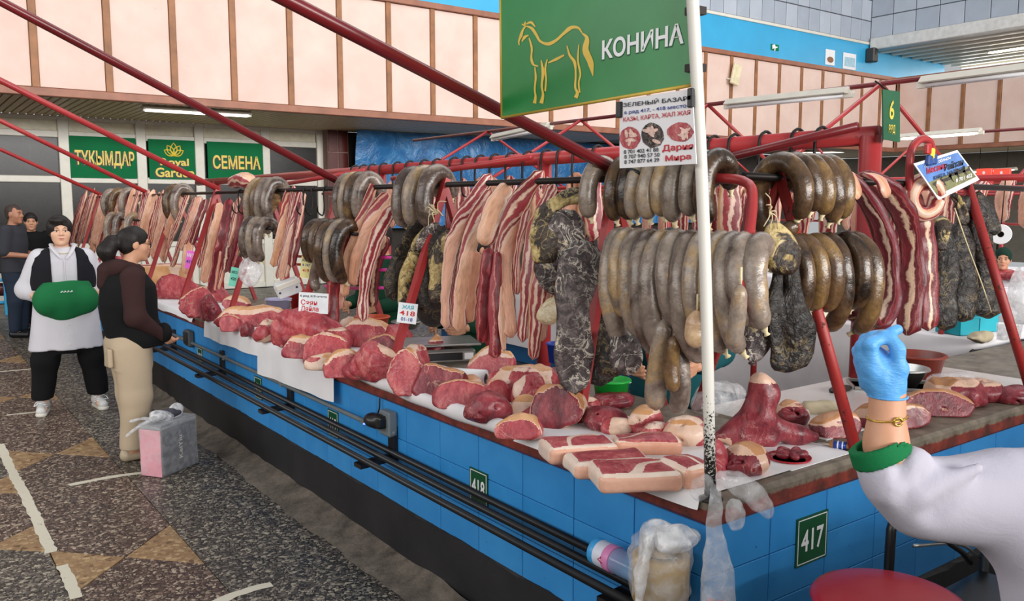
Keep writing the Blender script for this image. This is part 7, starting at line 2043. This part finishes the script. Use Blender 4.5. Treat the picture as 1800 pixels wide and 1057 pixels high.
simple_person(b3, math.radians(-28), 1.72, 'person with cropped hair in a dark grey t-shirt and jeans at the far left', M_TEE, M_JEANS, None, 'fwd', skin=M_SKINT, hairmode='buzz', girth=1.1, headturn=-.15)
b4 = onz(66, 579, 0)
simple_person(b4, math.radians(-95), 1.60, 'person in black mostly hidden behind the white tunic at far left', M_TROUB, M_TROUB, None, 'down', sleeve=.9)
x = 9.85; q = onx(1763, 455, x)
sp_ = simple_person((x, q[1]), math.atan2(-q[1], -x), 1.58, 'smiling person in a white shirt seated behind the far counter at right', M_TUNIC, M_TROUB, None, 'fwd', seated=1.0, cap=fabric('dark_green_scarf', '123026'), sleeve=.35)
part('stool', lathe([(.16, 0), (.15, .30), (.18, .31), (.18, .35), (0, .35)], 20, (x, float(q[1]), 0)), M_BLACK, sp_.root)
M_TEALC = fabric('teal_apron_cloth', '0c4a50', .1); M_GRNC = fabric('seller_green_cloth', '0f3d2a', .1)
simple_person((3.02, 2.82), math.radians(215), 1.60, 'seller in a teal apron standing behind the long row of sausages', M_TEALC, M_TROUB, None, 'fwd', apron=M_TEALC, sleeve=.9)
simple_person((3.0, 5.75), math.radians(200), 1.58, 'seller in dark green clothes behind the lilac bucket', M_GRNC, M_TROUB, None, 'fwd', apron=M_GRNC, sleeve=.9)
simple_person((3.05, 4.55), math.radians(190), 1.55, 'seller in dark green clothes behind the magenta rods and orange bucket', M_GRNC, M_TROUB, None, 'fwd', apron=M_GRNC, sleeve=.9)

# --- the raised gloved arm at the right
D0 = 1.52
def pc_(u, v, d=0.0): return _C + ray(u, v) * (D0 + d)
arm = thing('person', 'person in a white coat with green cuffs raising a blue gloved hand', 'person', (float(pc_(1930, 900, .1)[0]), float(pc_(1930, 900, .1)[1]), 0))
ground = np.array([pc_(2000, 900, .08)[0], pc_(2000, 900, .08)[1], 0.0])
shd = pc_(1835, 880, .06); elb = pc_(1606, 868, .02); wri = pc_(1560, 700)
mb = MB()
tz = lambda z, r=(0, 0, 0): ground + UPZ * z + np.array(r)
fs = [s_cap(tz(.85), tz(1.12), .13, .12), s_cap(tz(1.12), tz(1.32), .06, .055), s_cap(tz(.85, _rt * .08), tz(.05, _rt * .09), .08, .04), s_cap(tz(.85, -_rt * .05), tz(.05, -_rt * .06), .08, .04), s_cap(tz(1.12), shd, .09, .06)] + s_chain([shd, elb, pc_(1574, 838), pc_(1557, 780), wri], [.055, .042, .036, .033, .031])
lo = np.minimum(np.minimum(shd, elb), np.minimum(wri, ground - .25)); hi = np.maximum(np.maximum(shd, wri), ground + .25)
hcg = tz(1.40)
fsd = union(fs, .03)
lo = np.minimum(lo, hcg) - .06; hi = np.maximum(hi, hcg) + .06; lo[2] = 0
mb.add(*net(fsd, lo, hi, .014))
yaw_a = math.atan2(.8, -.55); Ra = rotm(0, 0, yaw_a - math.pi / 2)
mb.add(*net(head_sdf(hcg, 1.0, Ra), hcg - .16, hcg + .16, .005))
V, F = net(union(s_chain([pc_(1568, 825), pc_(1558, 765), pc_(1560, 690)], [.036, .033, .031]), .01), pc_(1570, 760) - .14, pc_(1570, 760) + .14, .0045)
mb.add(V, F)
link('body', mesh('body', *mb.get()), M_SKIN, arm)
face_parts(hcg, 1.0, Ra, arm)
link('hair', mesh('hair', *net(hair_cap(hcg, Ra, .066, .006), hcg - .18, hcg + .18, .008)), M_HAIR, arm)
M_COAT = fabric('white_coat_cloth', 'b9b5c2', .04); M_CUFF = fabric('green_cuff_cloth', '0f6a3c', .08)
slv = s_chain([pc_(1880, 885, .06), pc_(1760, 878, .04), pc_(1680, 878, .03), pc_(1622, 872, .02)], [.095, .080, .068, .062]) + s_chain([pc_(1612, 874, .02), pc_(1572, 838), pc_(1552, 806)], [.060, .049, .045])
coat = union(slv + [s_cap(tz(.75), tz(1.05), .20, .19), s_cap(tz(1.05), tz(1.15), .18, .12), s_cap(tz(1.10), pc_(1860, 880, .06), .11, .09), s_cap(pc_(1800, 940, .03), pc_(1870, 960, .04), .06, .1), s_cap(pc_(1810, 930, .03), pc_(1835, 1060, .05), .06, .07)], .05)
cdir = (pc_(1540, 780) - pc_(1572, 838)); cdir /= np.linalg.norm(cdir)
nrm_c = pc_(1533, 752) - pc_(1556, 800); nrm_c /= np.linalg.norm(nrm_c)
cp_ = pc_(1547, 797)
isn = lambda p: np.linalg.norm(p - pc_(1565, 825), axis=1) - .16
cutp = s_plane(cp_ - nrm_c * .007, nrm_c)
coat2 = lambda p: np.maximum(coat(p), np.minimum(cutp(p), 1) * (isn(p) < 0) + np.where(isn(p) < 0, 0, -1))
# deep folds at the elbow
def foldf(p):
    d = coat2(p)
    for (a, b, r_, s__) in ((pc_(1570, 892, -.055), pc_(1640, 815, -.05), .016, .007), (pc_(1625, 850, -.06), pc_(1730, 815, -.06), .018, .007), (pc_(1586, 840, -.05), pc_(1592, 800, -.05), .012, .006), (pc_(1645, 905, -.06), pc_(1700, 835, -.07), .02, .006)):
        d = -smin(-d, s_cap(a, b, r_ * .8)(p), .026)
    for (a, b, r_) in ((pc_(1566, 872, -.038), pc_(1622, 806, -.030), .010), (pc_(1618, 866, -.040), pc_(1720, 822, -.046), .011)):
        d = smin(d, s_cap(a, b, r_)(p), .03)
    return d
V, F = cloth_net(foldf, np.minimum(pc_(1490, 990, -.1), ground - .25) * np.array([1, 1, 0]) + np.array([0, 0, .62]), np.maximum(pc_(1490, 700, .1), ground + .25) * np.array([1, 1, 0]) + np.array([0, 0, 1.36]), .0085, 91, .004, 13, 1.0)
link('white_coat', mesh('white_coat', V, F), M_COAT, arm)
cf0 = union(s_chain([pc_(1572, 838), pc_(1552, 806), pc_(1540, 782)], [.0545, .0508, .049]), .01)
cf = lambda p: np.maximum(np.maximum(cf0(p), np.abs((p - cp_) @ nrm_c - .005) - .0165), -(np.maximum(s_cap(pc_(1560, 860), pc_(1545, 740), .0425)(p), (cp_ - p) @ nrm_c + .004)))
link('green_cuff', mesh('green_cuff', *net(cf, cp_ - .09, cp_ + .09, .004)), M_CUFF, arm)
# green apron on the chest and skirt of the coat
apn = union([s_cap(tz(.70), tz(1.02), .212, .2)], .01)
dfr = np.array([math.cos(yaw_a), math.sin(yaw_a), 0])
apn2 = lambda p: np.maximum(apn(p), -(p - ground) @ dfr + .01)
link('green_apron', mesh('green_apron', *net(apn2, ground - np.array([.26, .26, -.5]), ground + np.array([.26, .26, 1.2]), .012)), M_CUFF, arm)
# trousers and shoes
fs = [s_cap(tz(.85, _rt * .08), tz(.06, _rt * .09), .10, .07), s_cap(tz(.85, -_rt * .05), tz(.06, -_rt * .06), .10, .07)]
link('trousers', mesh('trousers', *net(union(fs, .03), ground - np.array([.3, .3, -.03]), ground + np.array([.3, .3, .9]), .014)), M_TROUB, arm)
# glove: palm, four bent fingers, thumb closing on them
palm = [s_cap(pc_(1559, 698), pc_(1554, 662), .0325, .034), s_cap(pc_(1540, 655, -.004), pc_(1528, 628, -.006), .030, .022), s_cap(pc_(1540, 660, .012), pc_(1522, 628, .014), .028, .020), s_cap(pc_(1560, 660), pc_(1568, 664, -.006), .028, .020), s_ell(pc_(1540, 640, .004), (.022, .022, .028))]
fing = []
for (kx, ky, dd, ex, ey, tx, ty, r_) in ((1530, 606, -.026, 1552, 593, 1578, 580, .0115), (1518, 610, -.008, 1535, 594, 1564, 590, .0118), (1512, 618, .011, 1522, 598, 1550, 594, .0112), (1511, 630, .027, 1514, 608, 1536, 601, .0102)):
    fing += s_chain([pc_(1534, 650, dd * .8), pc_(kx, ky, dd), pc_(ex, ey, dd * .9), pc_(tx, ty, dd * .75)], [.014, r_ * 1.12, r_ * .98, r_ * .84])
thumb = s_chain([pc_(1566, 676, -.016), pc_(1581, 648, -.026), pc_(1578, 616, -.032), pc_(1567, 592, -.030)], [.018, .0135, .0118, .0098])
gl = union([union(palm, .018), union(fing, .0055), union(thumb, .01)], .009)
sn = SN(333)
gl2 = lambda p: gl(p) + .0012 * sn(p * np.array([1, 1, 1.8]), 110) + .0007 * SN(334)(p, 260)
gl3 = lambda p: np.maximum(gl2(p), (pc_(1560, 697)[2] - p[:, 2]))
V, F = net(gl3, pc_(1545, 640) - .105, pc_(1545, 640) + .105, .0027)
M_GLOVE = MT('blue_glove', .42, .4); _n = M_GLOVE.noise(M_GLOVE.raw, 60, 3)
M_GLOVE.color(M_GLOVE.mix(_n, '4a94d8', '66aee8')).bump(M_GLOVE.noise(M_GLOVE.vmul(M_GLOVE.raw, (1, 1, 2.5)), 120, 3), .35, .004); M_GLOVE = M_GLOVE.m
g_ = link('blue_glove', mesh('blue_glove', V, F), M_GLOVE, arm)
cpt = pc_(1560, 696)
link('glove_rim', mesh('glove_rim', *tube([cpt + _rt * .033 * math.cos(t) + FWD * .033 * math.sin(t) for t in np.linspace(0, 6.2832, 25)], .0022, 6)), M_GLOVE, g_)
cpt = pc_(1559, 733)
br = link('bracelet', mesh('bracelet', *tube([cpt + _rt * .0335 * math.cos(t) + FWD * .0335 * math.sin(t) + UPZ * .004 * math.cos(t) for t in np.linspace(0, 6.2832, 33)], .0022, 6)), plain('gold', 'd0a850', .25, .8), arm)
cc = cpt - FWD * .036 + _rt * .004
link('charm', mesh('charm', *tube([cc + _rt * .007 * math.cos(t) + UPZ * .007 * math.sin(t) for t in np.linspace(0, 6.2832, 17)], .002, 6)), bpy.data.materials['gold'], br)
# ------------------------------------------------------------------ small things
def card(u, v, wpx, hpx, mat, x, label, lines, tilt=0.0, name='price_card', yaw=.55, cat='card'):
    """paper card facing the aisle, pinned by its top edge; lines: (text, du, dv, w, h, material) in card fractions"""
    c = onx(u, v, x); k = 1 / ppm(c)
    Rt = np.array([math.cos(-yaw) * 0 + _rt[0], _rt[1], 0]); ct, st_ = math.cos(tilt), math.sin(tilt)
    R_ = Rt * ct + UPZ * st_; U_ = UPZ * ct - Rt * st_
    W2, H2 = wpx * k, hpx * k
    s = thing(name, label, cat, c - U_ * H2 / 2)
    link('sheet', mesh('sheet', *quad(c, R_, U_, W2, H2, .0025), False), mat, s)
    for (t, du, dv, w_, h_, m_) in lines:
        text(t, m_, s, c + R_ * du * W2 + U_ * dv * H2, R_, U_, w_ * W2, h_ * H2, .015)
    return s
M_CARDP = plain('pink_card', 'e86ad0', .6); M_CARDT = plain('turquoise_card', '7ad8c0', .6); M_CARDY = plain('yellow_card', 'e8e09a', .6); M_CARDW = plain('pale_card', 'e2e6ea', .6)
card(334, 457, 15, 32, M_CARDP, 2.16, 'pink and white price card tied to a red leg beside the dark red strips', [('МЕТ', 0, .25, .8, .2, M_WPRINT), ('418', 0, -.1, .8, .2, M_BLUEINK)], -.18)
card(411, 487, 14, 34, M_CARDT, 2.14, 'turquoise price card tied to a red leg by the clear bag', [('МЯСО', 0, .25, .7, .15, M_INK), ('420', 0, -.1, .7, .15, M_INK)], -.2)
card(538, 470, 19, 38, M_CARDY, 2.1, 'yellow price card hanging beside a single grey sausage', [('КАЗЫ', 0, .32, .8, .14, M_INK), ('8 747', 0, .1, .7, .12, M_BLUEINK), ('419', 0, -.15, .6, .16, M_REDINK)], -.12)
card(551, 533, 52, 36, M_CARDW, 2.0, 'white printed stall card standing behind the big flat red round', [('6 ряд 419 место', 0, .32, .9, .14, M_INK), ('Сәян', -.15, .02, .55, .26, M_REDINK), ('Ляйла', -.12, -.28, .6, .26, M_REDINK)], -.06)
card(716, 551, 34, 36, M_CARDW, 2.02, 'pale blue and white card on the red leg above the ragged cuts', [('ЖАЯ', 0, .3, .6, .2, M_TEAL), ('418', .0, .0, .8, .24, M_REDINK), ('01-18', 0, -.3, .6, .18, M_BLUEINK)], -.12)
card(315, 505, 24, 18, M_CARDW, 2.15, 'small white card near the round red cut by the woman in brown', [], -.05)
card(205, 438, 17, 24, M_CARDW, 2.15, 'white card with lines of print in the far bundle beyond the women', [('1 200', 0, .15, .7, .2, M_INK)], -.15)
# tilted printed poster on the end run
yq = 1.86
pp = [ony(u, v, yq) for u, v in ((1606, 288), (1683, 264), (1722, 316), (1650, 352))]   # tl tr br bl
po2 = thing('printed_poster', 'tilted poster with a blue sky, horses and white lettering on the arched pipe', 'poster', (pp[0] + pp[2]) / 2)
tl, tr_, br_, bl = pp
def pm(a, b, off=0.0):
    return tl * (1 - a) * (1 - b) + tr_ * a * (1 - b) + br_ * a * b + bl * (1 - a) * b + np.array([0, -off, 0])
def pquad(name, a0, b0, a1, b1, mat, off):
    P = [pm(a0, b1, off), pm(a1, b1, off), pm(a1, b0, off), pm(a0, b0, off)]
    return link(name, mesh(name, P, [[0, 1, 2, 3]], False), mat, po2)
V = [bl, br_, tr_, tl]; V = [p + np.array([0, .004, 0]) for p in V] + V
link('sheet', mesh('sheet', V, BOXF, False), M_PAPER, po2)
pquad('picture_sky', .03, .06, .97, .52, plain('sky_print', '5c84c4', .4, 0, .2, 12), .0008)
pquad('picture_grass', .03, .52, .97, .88, plain('grass_print', '7c7c54', .4, 0, .4, 30), .0008)
mb = MB(); r = random.Random(6)
M_HORSEP = plain('horse_print', '3a332e', .5, 0, .4, 60)
def horse2(a, b, s_):
    pts = [(-.5, .0), (-.45, -.18), (-.2, -.22), (.1, -.2), (.3, -.24), (.42, -.42), (.52, -.5), (.62, -.36), (.5, -.24), (.42, -.02), (.36, .1), (.38, .42), (.32, .42), (.27, .1), (-.05, .08), (-.3, .06), (-.34, .42), (-.4, .42), (-.42, .1)]
    return [pm(a + x * s_, b + y * s_ * 1.1, .0014) for x, y in pts]
for a, b, s_ in ((.2, .62, .24), (.4, .64, .26), (.58, .58, .24), (.74, .6, .28), (.88, .62, .2)):
    P = horse2(a, b, s_); mb.add(P, [list(range(len(P)))[::-1]])
link('picture_horses', mesh('picture_horses', *mb.get(), False), M_HORSEP, po2)
rr_ = (tr_ - tl); wl = np.linalg.norm(rr_); rr_ /= wl; uu = (tl - bl) - ((tl - bl) @ rr_) * rr_; hl = np.linalg.norm(uu); uu /= hl
for t, a, b, w_, h_, mt in (('Алматы облысы', .45, .12, .6, .08, M_WPRINT), ('Месана', .34, .26, .42, .15, M_REDINK), ('Райхан', .72, .33, .46, .17, M_INK), ('КАРТА, ЖАЛ, ЖАЯ', .52, .50, .74, .10, M_INK), ('8 701 402', .72, .76, .4, .09, M_WPRINT)):
    text(t, mt, po2, pm(a, b, .002), rr_, uu, w_ * wl, h_ * hl, .02)
mb = MB()
for u, v, m_ in ((1632, 262, M_REDPL), (1638, 270, M_YELPL), (1634, 282, plain('blue_clip', '244a90', .4)), (1642, 280, bpy.data.materials['blue_clip'] if 'blue_clip' in bpy.data.materials else M_BLUEINK)):
    c = ony(u, v, yq - .012)
    link('clip', mesh('clip', *bbox(c[0] - .016, c[0] + .016, c[1] - .008, c[1] + .012, c[2] - .022, c[2] + .022, .005), False), m_, po2)
# magenta, orange and yellow rods on the legs
def rods(L, mat, label, x=2.2):
    mb = MB()
    for (u0, v0, u1, v1) in L: mb.add(*tube([onx(u0, v0, x), onx(u1, v1, x)], .009, 6))
    V, F = mb.get(); return V, F
for i, (u0, v0, u1, v1, m_, lab) in enumerate(((572, 446, 606, 450, M_PINKPL, 'magenta rod, uppermost left of the dark red strip'), (660, 452, 706, 454, M_PINKPL, 'magenta rod, uppermost right of the pale strips'), (562, 474, 602, 477, M_PINKPL, 'magenta rod, second down left of the dark red strip'), (655, 476, 690, 474, M_PINKPL, 'magenta rod, second down right of the pale strips'),
                                      (572, 503, 602, 505, M_PINKPL, 'magenta rod, third down left of the dark red strip'), (612, 507, 690, 506, M_PINKPL, 'magenta rod, lowest one across the pale strips'), (510, 450, 546, 452, M_ORANGE, 'orange rod, upper one beside the yellow card'), (508, 464, 540, 466, M_ORANGE, 'orange rod, lower one beside the yellow card'),
                                      (408, 431, 440, 432, M_YELPL, 'yellow rod above the clear bag'), (400, 472, 424, 473, M_YELPL, 'yellow rod beside the turquoise card'), (186, 408, 202, 410, M_PINKPL, 'magenta rod, upper one in the far bundle'), (180, 428, 204, 432, M_PINKPL, 'magenta rod, lower one in the far bundle'), (338, 421, 352, 419, M_PINKPL, 'pink rod above the pink card'))):
    V, F = tube([onx(u0, v0, 2.24), onx(u1, v1, 2.24)], .009, 8)
    solo('plastic_rod', V, F, m_, lab, 'rod', 'coloured rods on the legs')
# clear bag that hangs by the tan smoked sheet, and the white scale lid
lump('clear_bag', onx(440, 478, 2.14), (.075, .075, .115), M_FILMW, 'clear plastic bag hanging between the layered strips and the turquoise card', 'bag', 160, .2, h=.008, extra=[((0, 0, .12), (.03, .03, .06))])
q = onx(506, 506, 2.2)
wl_ = thing('white_scale', 'white plastic scale standing tilted above the lilac bucket', 'scale', q - UPZ * .06)
M2 = frame_at(.2) @ rotm(.5, -.35, 0)
V, F = bbox(-.085, .085, -.03, .03, -.06, .06, .012); link('housing', mesh('housing', np.array(V) @ M2.T + q, F, False), plain('scale_white', 'd2d2d4', .4), wl_)
V, F = bbox(-.07, .10, -.05, -.035, .03, .075, .006); link('pan', mesh('pan', np.array(V) @ M2.T + q, F, False), M_PVC, wl_)
for a in (-.06, .06):
    V, F = lathe([(0, .006), (.007, .004), (.008, 0)], 10); V = np.array([(x + a, -.031 - z, y) for x, y, z in V]); link('foot', mesh('foot', V @ M2.T + q, F), M_BLACK, wl_)
# things at the corner: bottle on the rails, tape roll in a bag, hanging bags on the pole
za_ = .552 + .0145 + .042
ax0, ax1 = np.array([1.775, 2.00, za_]), np.array([1.775, 1.70, za_ + .0])
ax0 = onx(1046, 962, 1.775); ax0[2] = za_; ax1 = ax0 + np.array([.0, -.30, .0])
bt = thing('water_bottle', 'clear water bottle with a pink and blue label lying on the black rails', 'bottle', (1.775, float(ax0[1]) - .15, za_ - .042))
def along(prof): 
    d = (ax1 - ax0) / np.linalg.norm(ax1 - ax0); V, F = lathe(prof, 24); return oriented(V, ax0, d), F
M_PET = MT('clear_pet', .08, .6); M_PET.color('9cc4f0'); setin(M_PET.nt, M_PET.b, 'Alpha', .42); M_PET = M_PET.m
prof = [(0, .0), (.034, .0), (.041, .006), (.0415, .09)] + [(.0415 - .002 * (i % 2), .09 + .012 * i) for i in range(9)] + [(.041, .205), (.033, .245), (.016, .268), (.014, .285)]
link('body', mesh('body', *along(prof)), M_PET, bt)
_l = MT('bottle_label', .4); _s = _l.nt.nodes.new('ShaderNodeSeparateXYZ'); _l.nt.links.new(_l.raw, _s.inputs[0])
link('label', mesh('label', *along([(.0422, .02), (.0426, .021), (.0426, .075), (.0422, .076)])), plain('label_white', 'd8dcec', .4, 0, .1, 20), bt)
link('label_band', mesh('label_band', *along([(.0427, .070), (.0431, .071), (.0431, .100), (.0427, .101)])), plain('label_pink', 'e08ac0', .4), bt)
link('label_band', mesh('label_band', *along([(.0422, .006), (.0428, .007), (.0428, .030), (.0422, .031)])), plain('label_blue', '3aa0e0', .4), bt)
link('cap', mesh('cap', *along([(0, .285), (.0165, .284), (.0165, .302), (.015, .304), (0, .304)])), plain('cap_blue', '2858c0', .35), bt)
link('letter_mark', mesh('letter_mark', *tube([ax0 + np.array([-.0435, -.075, .012]), ax0 + np.array([-.0435, -.060, .002]), ax0 + np.array([-.0435, -.080, -.006])], .0018, 5)), M_REDINK, bt)
q = np.array([1.775, 1.60, .5665])
k = ppm(q)
q = onx(1158, 1060, 1.76); zr = .567; RR = .083
q = np.array([1.765, float(q[1]), zr])
tp = thing('tape_roll', 'thick roll of tan sheet in a clear bag on the end of the rails', 'roll', q)
M_TANP = plain('tan_sheet', 'c0a068', .45, 0, .1)
link('roll', mesh('roll', *lathe([(RR * .55, 0), (RR, 0), (RR, .13), (RR * .97, .134), (RR * .58, .134), (RR * .55, .128)], 36, tuple(q), closed=True)), M_TANP, tp)
mb = MB()
P = [q + np.array([math.cos(t) * (.012 + .0030 * t), math.sin(t) * (.012 + .0030 * t), .135]) for t in np.linspace(0, 10.5, 70)]
V = []; F = []
for p in P: V += [p, p + UPZ * .022]
for i in range(len(P) - 1): F.append([2 * i, 2 * i + 2, 2 * i + 3, 2 * i + 1])
link('loose_coil', mesh('loose_coil', V, F), M_TANP, tp)
sn = SN(700)
f = s_cap(q + UPZ * .045, q + UPZ * .12, RR * 1.14)
f2 = lambda p: f(p) + .006 * sn(p, 40) + .003 * SN(701)(p, 110)
f3 = cut(f2, lambda p: f2(p) + .004, .001); f3 = cut(f3, s_ell(q + UPZ * .2, (.07, .07, .06)), .004)
V, F = net(f2, q - np.array([.13, .13, .08]), q + np.array([.13, .13, .26]), .006)
link('clear_wrap', mesh('clear_wrap', V, F), M_FILM, tp)
pts = [q + np.array([.02, -.05, .19]), q + np.array([-.03, .0, .215]), q + np.array([-.07, -.01, .17]), q + np.array([-.105, -.02, .08]), q + np.array([-.115, -.025, -.06])]
V, F, UV = sweep(pts, [.05, .055, .035, .025, .03], [.02, .028, .018, .016, .014], (.4, -1, 0), 16, 36, 2.2, .006, 45, .003, 120, seed=702, cap=.02)
solo('white_bag', V, F, M_FILMW, 'twisted white plastic bag draped over the tan roll', 'bag', uv=UV)
lump('white_bag', q + np.array([.0, -.065, .20]), (.075, .06, .04), M_FILMW, 'crumpled white plastic bag on top of the tan roll', 'bag', 703, .3, h=.006)
kp = np.array([1.862, 1.552, .90])
pts = [onx(1256, 852, 1.845), onx(1258, 880, 1.825), onx(1256, 930, 1.82), onx(1260, 1000, 1.82), onx(1262, 1075, 1.82)]
V, F, UV = sweep(pts, [.012, .018, .032, .048, .054], [.012, .014, .018, .026, .032], side_cam(.1), 20, 44, 2.2, .004, 40, .0022, 120, seed=704, cap=.02)
hb = thing('hanging_bag', 'long clear plastic bag hanging from the pole foot with pink bits inside', 'bag', pts[-1])
link('film', mesh('film', V, F, True, UV), M_FILM, hb)
mb = MB(); r = random.Random(9)
for i in range(7):
    c = pts[-1] + np.array([r.uniform(-.02, .02), r.uniform(-.03, .03), r.uniform(.0, .03)])
    mb.add(*net(s_ell(c, (.012, .014, .010)), c - .02, c + .02, .006))
link('pink_bits', mesh('pink_bits', *mb.get()), plain('pink_bits', 'd86a64', .4), hb)
pts = [onx(1258, 838, 1.845), ony(1300, 852, 1.535), ony(1340, 885, 1.525), ony(1356, 908, 1.52)]
V, F, UV = sweep(pts, [.018, .036, .036, .02], [.012, .022, .02, .012], (0, .25, 1), 18, 36, 2.2, .004, 45, .0022, 130, seed=705, cap=.02)
solo('clear_bag', V, F, M_FILM, 'clear plastic bag tied to the pole foot, blown out to the right', 'bag', uv=UV)
pts = [onx(1252, 842, 1.845), onx(1238, 850, 1.84), onx(1222, 878, 1.835)]
V, F, UV = sweep(pts, [.014, .030, .022], [.01, .018, .012], (0, .5, 1), 16, 26, 2.2, .004, 45, .002, 130, seed=706, cap=.016)
solo('clear_bag', V, F, M_FILM, 'small clear plastic flap tied to the pole foot on the left', 'bag', uv=UV)
lump('clear_bag', onx(1292, 905, 1.86) * 1.0, (.03, .03, .04), M_FILM, 'small knot of clear plastic under the counter corner', 'bag', 707, .25, h=.005)
# grey carton in a clear carrier bag beside the beige trousers
A, B, C3 = onz(258, 826, 0), onz(287, 841, 0), onz(347, 815, 0)
bxh = .335
ex_ = (C3 - B); wx = np.linalg.norm(ex_); ex_ /= wx; ey_ = np.array([-ex_[1], ex_[0], 0]); wy = .17
M3 = np.stack([ex_, ey_, UPZ], 1)
cb = thing('carton', 'grey carton with a pink side standing in a clear bag on the floor', 'carton', B + ex_ * wx / 2 + ey_ * wy / 2)
def cbx(x0, x1, y0, y1, z0, z1, b_=.003): V, F = bbox(x0, x1, y0, y1, z0, z1, b_); return np.array(V) @ M3.T + B, F
M_CART = plain('grey_card', '63646a', .5, 0, .08, 4)
link('box', mesh('box', *cbx(0, wx, .0, wy, 0, bxh), False), M_CART, cb)
link('lid_edge', mesh('lid_edge', *cbx(-.003, wx + .003, -.003, wy + .003, bxh - .03, bxh + .004), False), plain('pale_grey_card', '8a8c90', .5), cb)
link('pink_side', mesh('pink_side', *cbx(-.006, -.001, .004, wy - .004, .004, bxh - .03), False), plain('pink_side_card', 'e0a0ac', .5), cb)
text('KeiYiu', M_PVC, cb, B + ex_ * wx * .52 - ey_ * .001 + UPZ * bxh * .48, UPZ, -ex_, .15, .034, .01)
sn = SN(801); f = s_box((wx / 2, wy / 2, bxh * .5), (wx / 2 + .008, wy / 2 + .008, bxh * .5 + .004), .02)
f2 = lambda p: f(p) + .004 * sn(p, 26) + .0015 * SN(802)(p, 90)
V, F = net(f2, (-.05, -.05, .003), (wx + .05, wy + .05, bxh + .06), .011)
M_FILMT = film('thin_film', .16)
link('carrier_bag', mesh('carrier_bag', V @ M3.T + B, F), M_FILMT, cb)
for i, (x0, s_) in enumerate(((.12, (.10, .05, .035)), (.26, (.05, .04, .06)))):
    V, F = net(lambda p, s_=s_: s_ell((0, 0, 0), s_)(p) + .014 * SN(810 + i)(p, 45), np.array(s_) * -1.8, np.array(s_) * 1.8, .006)
    link('bag_top', mesh('bag_top', V @ M3.T + B + ex_ * (x0 - .03) + ey_ * wy * .5 + UPZ * (bxh + .03), F), M_FILMW, cb)
e = B + ex_ * .03 + ey_ * wy * .5 + UPZ * (bxh + .03)
for dz, L in ((.035, .20), (-.05, .24)):
    V, F, UV = sweep([e, e - ex_ * L * .5 + UPZ * (dz * .5 + .012), e - ex_ * L + UPZ * dz], [.012, .008, .012], [.006, .005, .004], (0, 0, 1), 10, 16, 2, .002, 60, seed=820)
    link('bag_handle', mesh('bag_handle', V, F), M_FILMW, cb)
lump('dark_cloth', B + ex_ * .17 + ey_ * wy * .5 + UPZ * (bxh + .035), (.09, .045, .028), plain('dark_cloth', '3c3a44', .8), 'dark folded cloth on top of the grey carton', 'cloth', 830, .3)
# purple sacks on a blue frame at the far left edge
fx = [onz(u, v, 0) for u, v in ((2, 590), )][0]
D1 = 13.2
bf = thing('metal_stand', 'blue metal stand with maroon boards at the left edge', 'frame', (float((_C + ray(-8, 500) * D1)[0]), float((_C + ray(-8, 500) * D1)[1]), 0))
for u in (-52, 8):
    p = _C + ray(u, 480) * D1
    link('post', mesh('post', *bbox(p[0] - .03, p[0] + .03, p[1] - .03, p[1] + .03, 0, 1.02, .006), False), M_BLUEW, bf)
pA, pB = _C + ray(-52, 480) * D1, _C + ray(8, 480) * D1
for z in (1.0, .55, .2):
    link('rail', mesh('rail', *tube([np.array([pA[0], pA[1], z]), np.array([pB[0], pB[1], z])], .025, 8)), M_BLUEW, bf)
for z in (.40, .75):
    link('board', mesh('board', *tube([np.array([pA[0], pA[1] + .03, z]), np.array([pB[0], pB[1] + .03, z])], .10, 4)), bpy.data.materials['maroon_tile'], bf)
M_PURP = plain('purple_sack', '6a4668', .5, 0, .25, 12)
for i, u in enumerate((-30, -8, 8, 22)):
    c = _C + ray(u, 412 + (i % 2) * 4) * (D1 + .1 + .1 * (i % 2)); c[2] = 1.02 + .14
    lump('purple_sack', c, (.14, .13, .16), M_PURP, 'round purple sack on the blue stand, %s from the left' % ordn(i), 'sack', 840 + i, .1, h=.016)
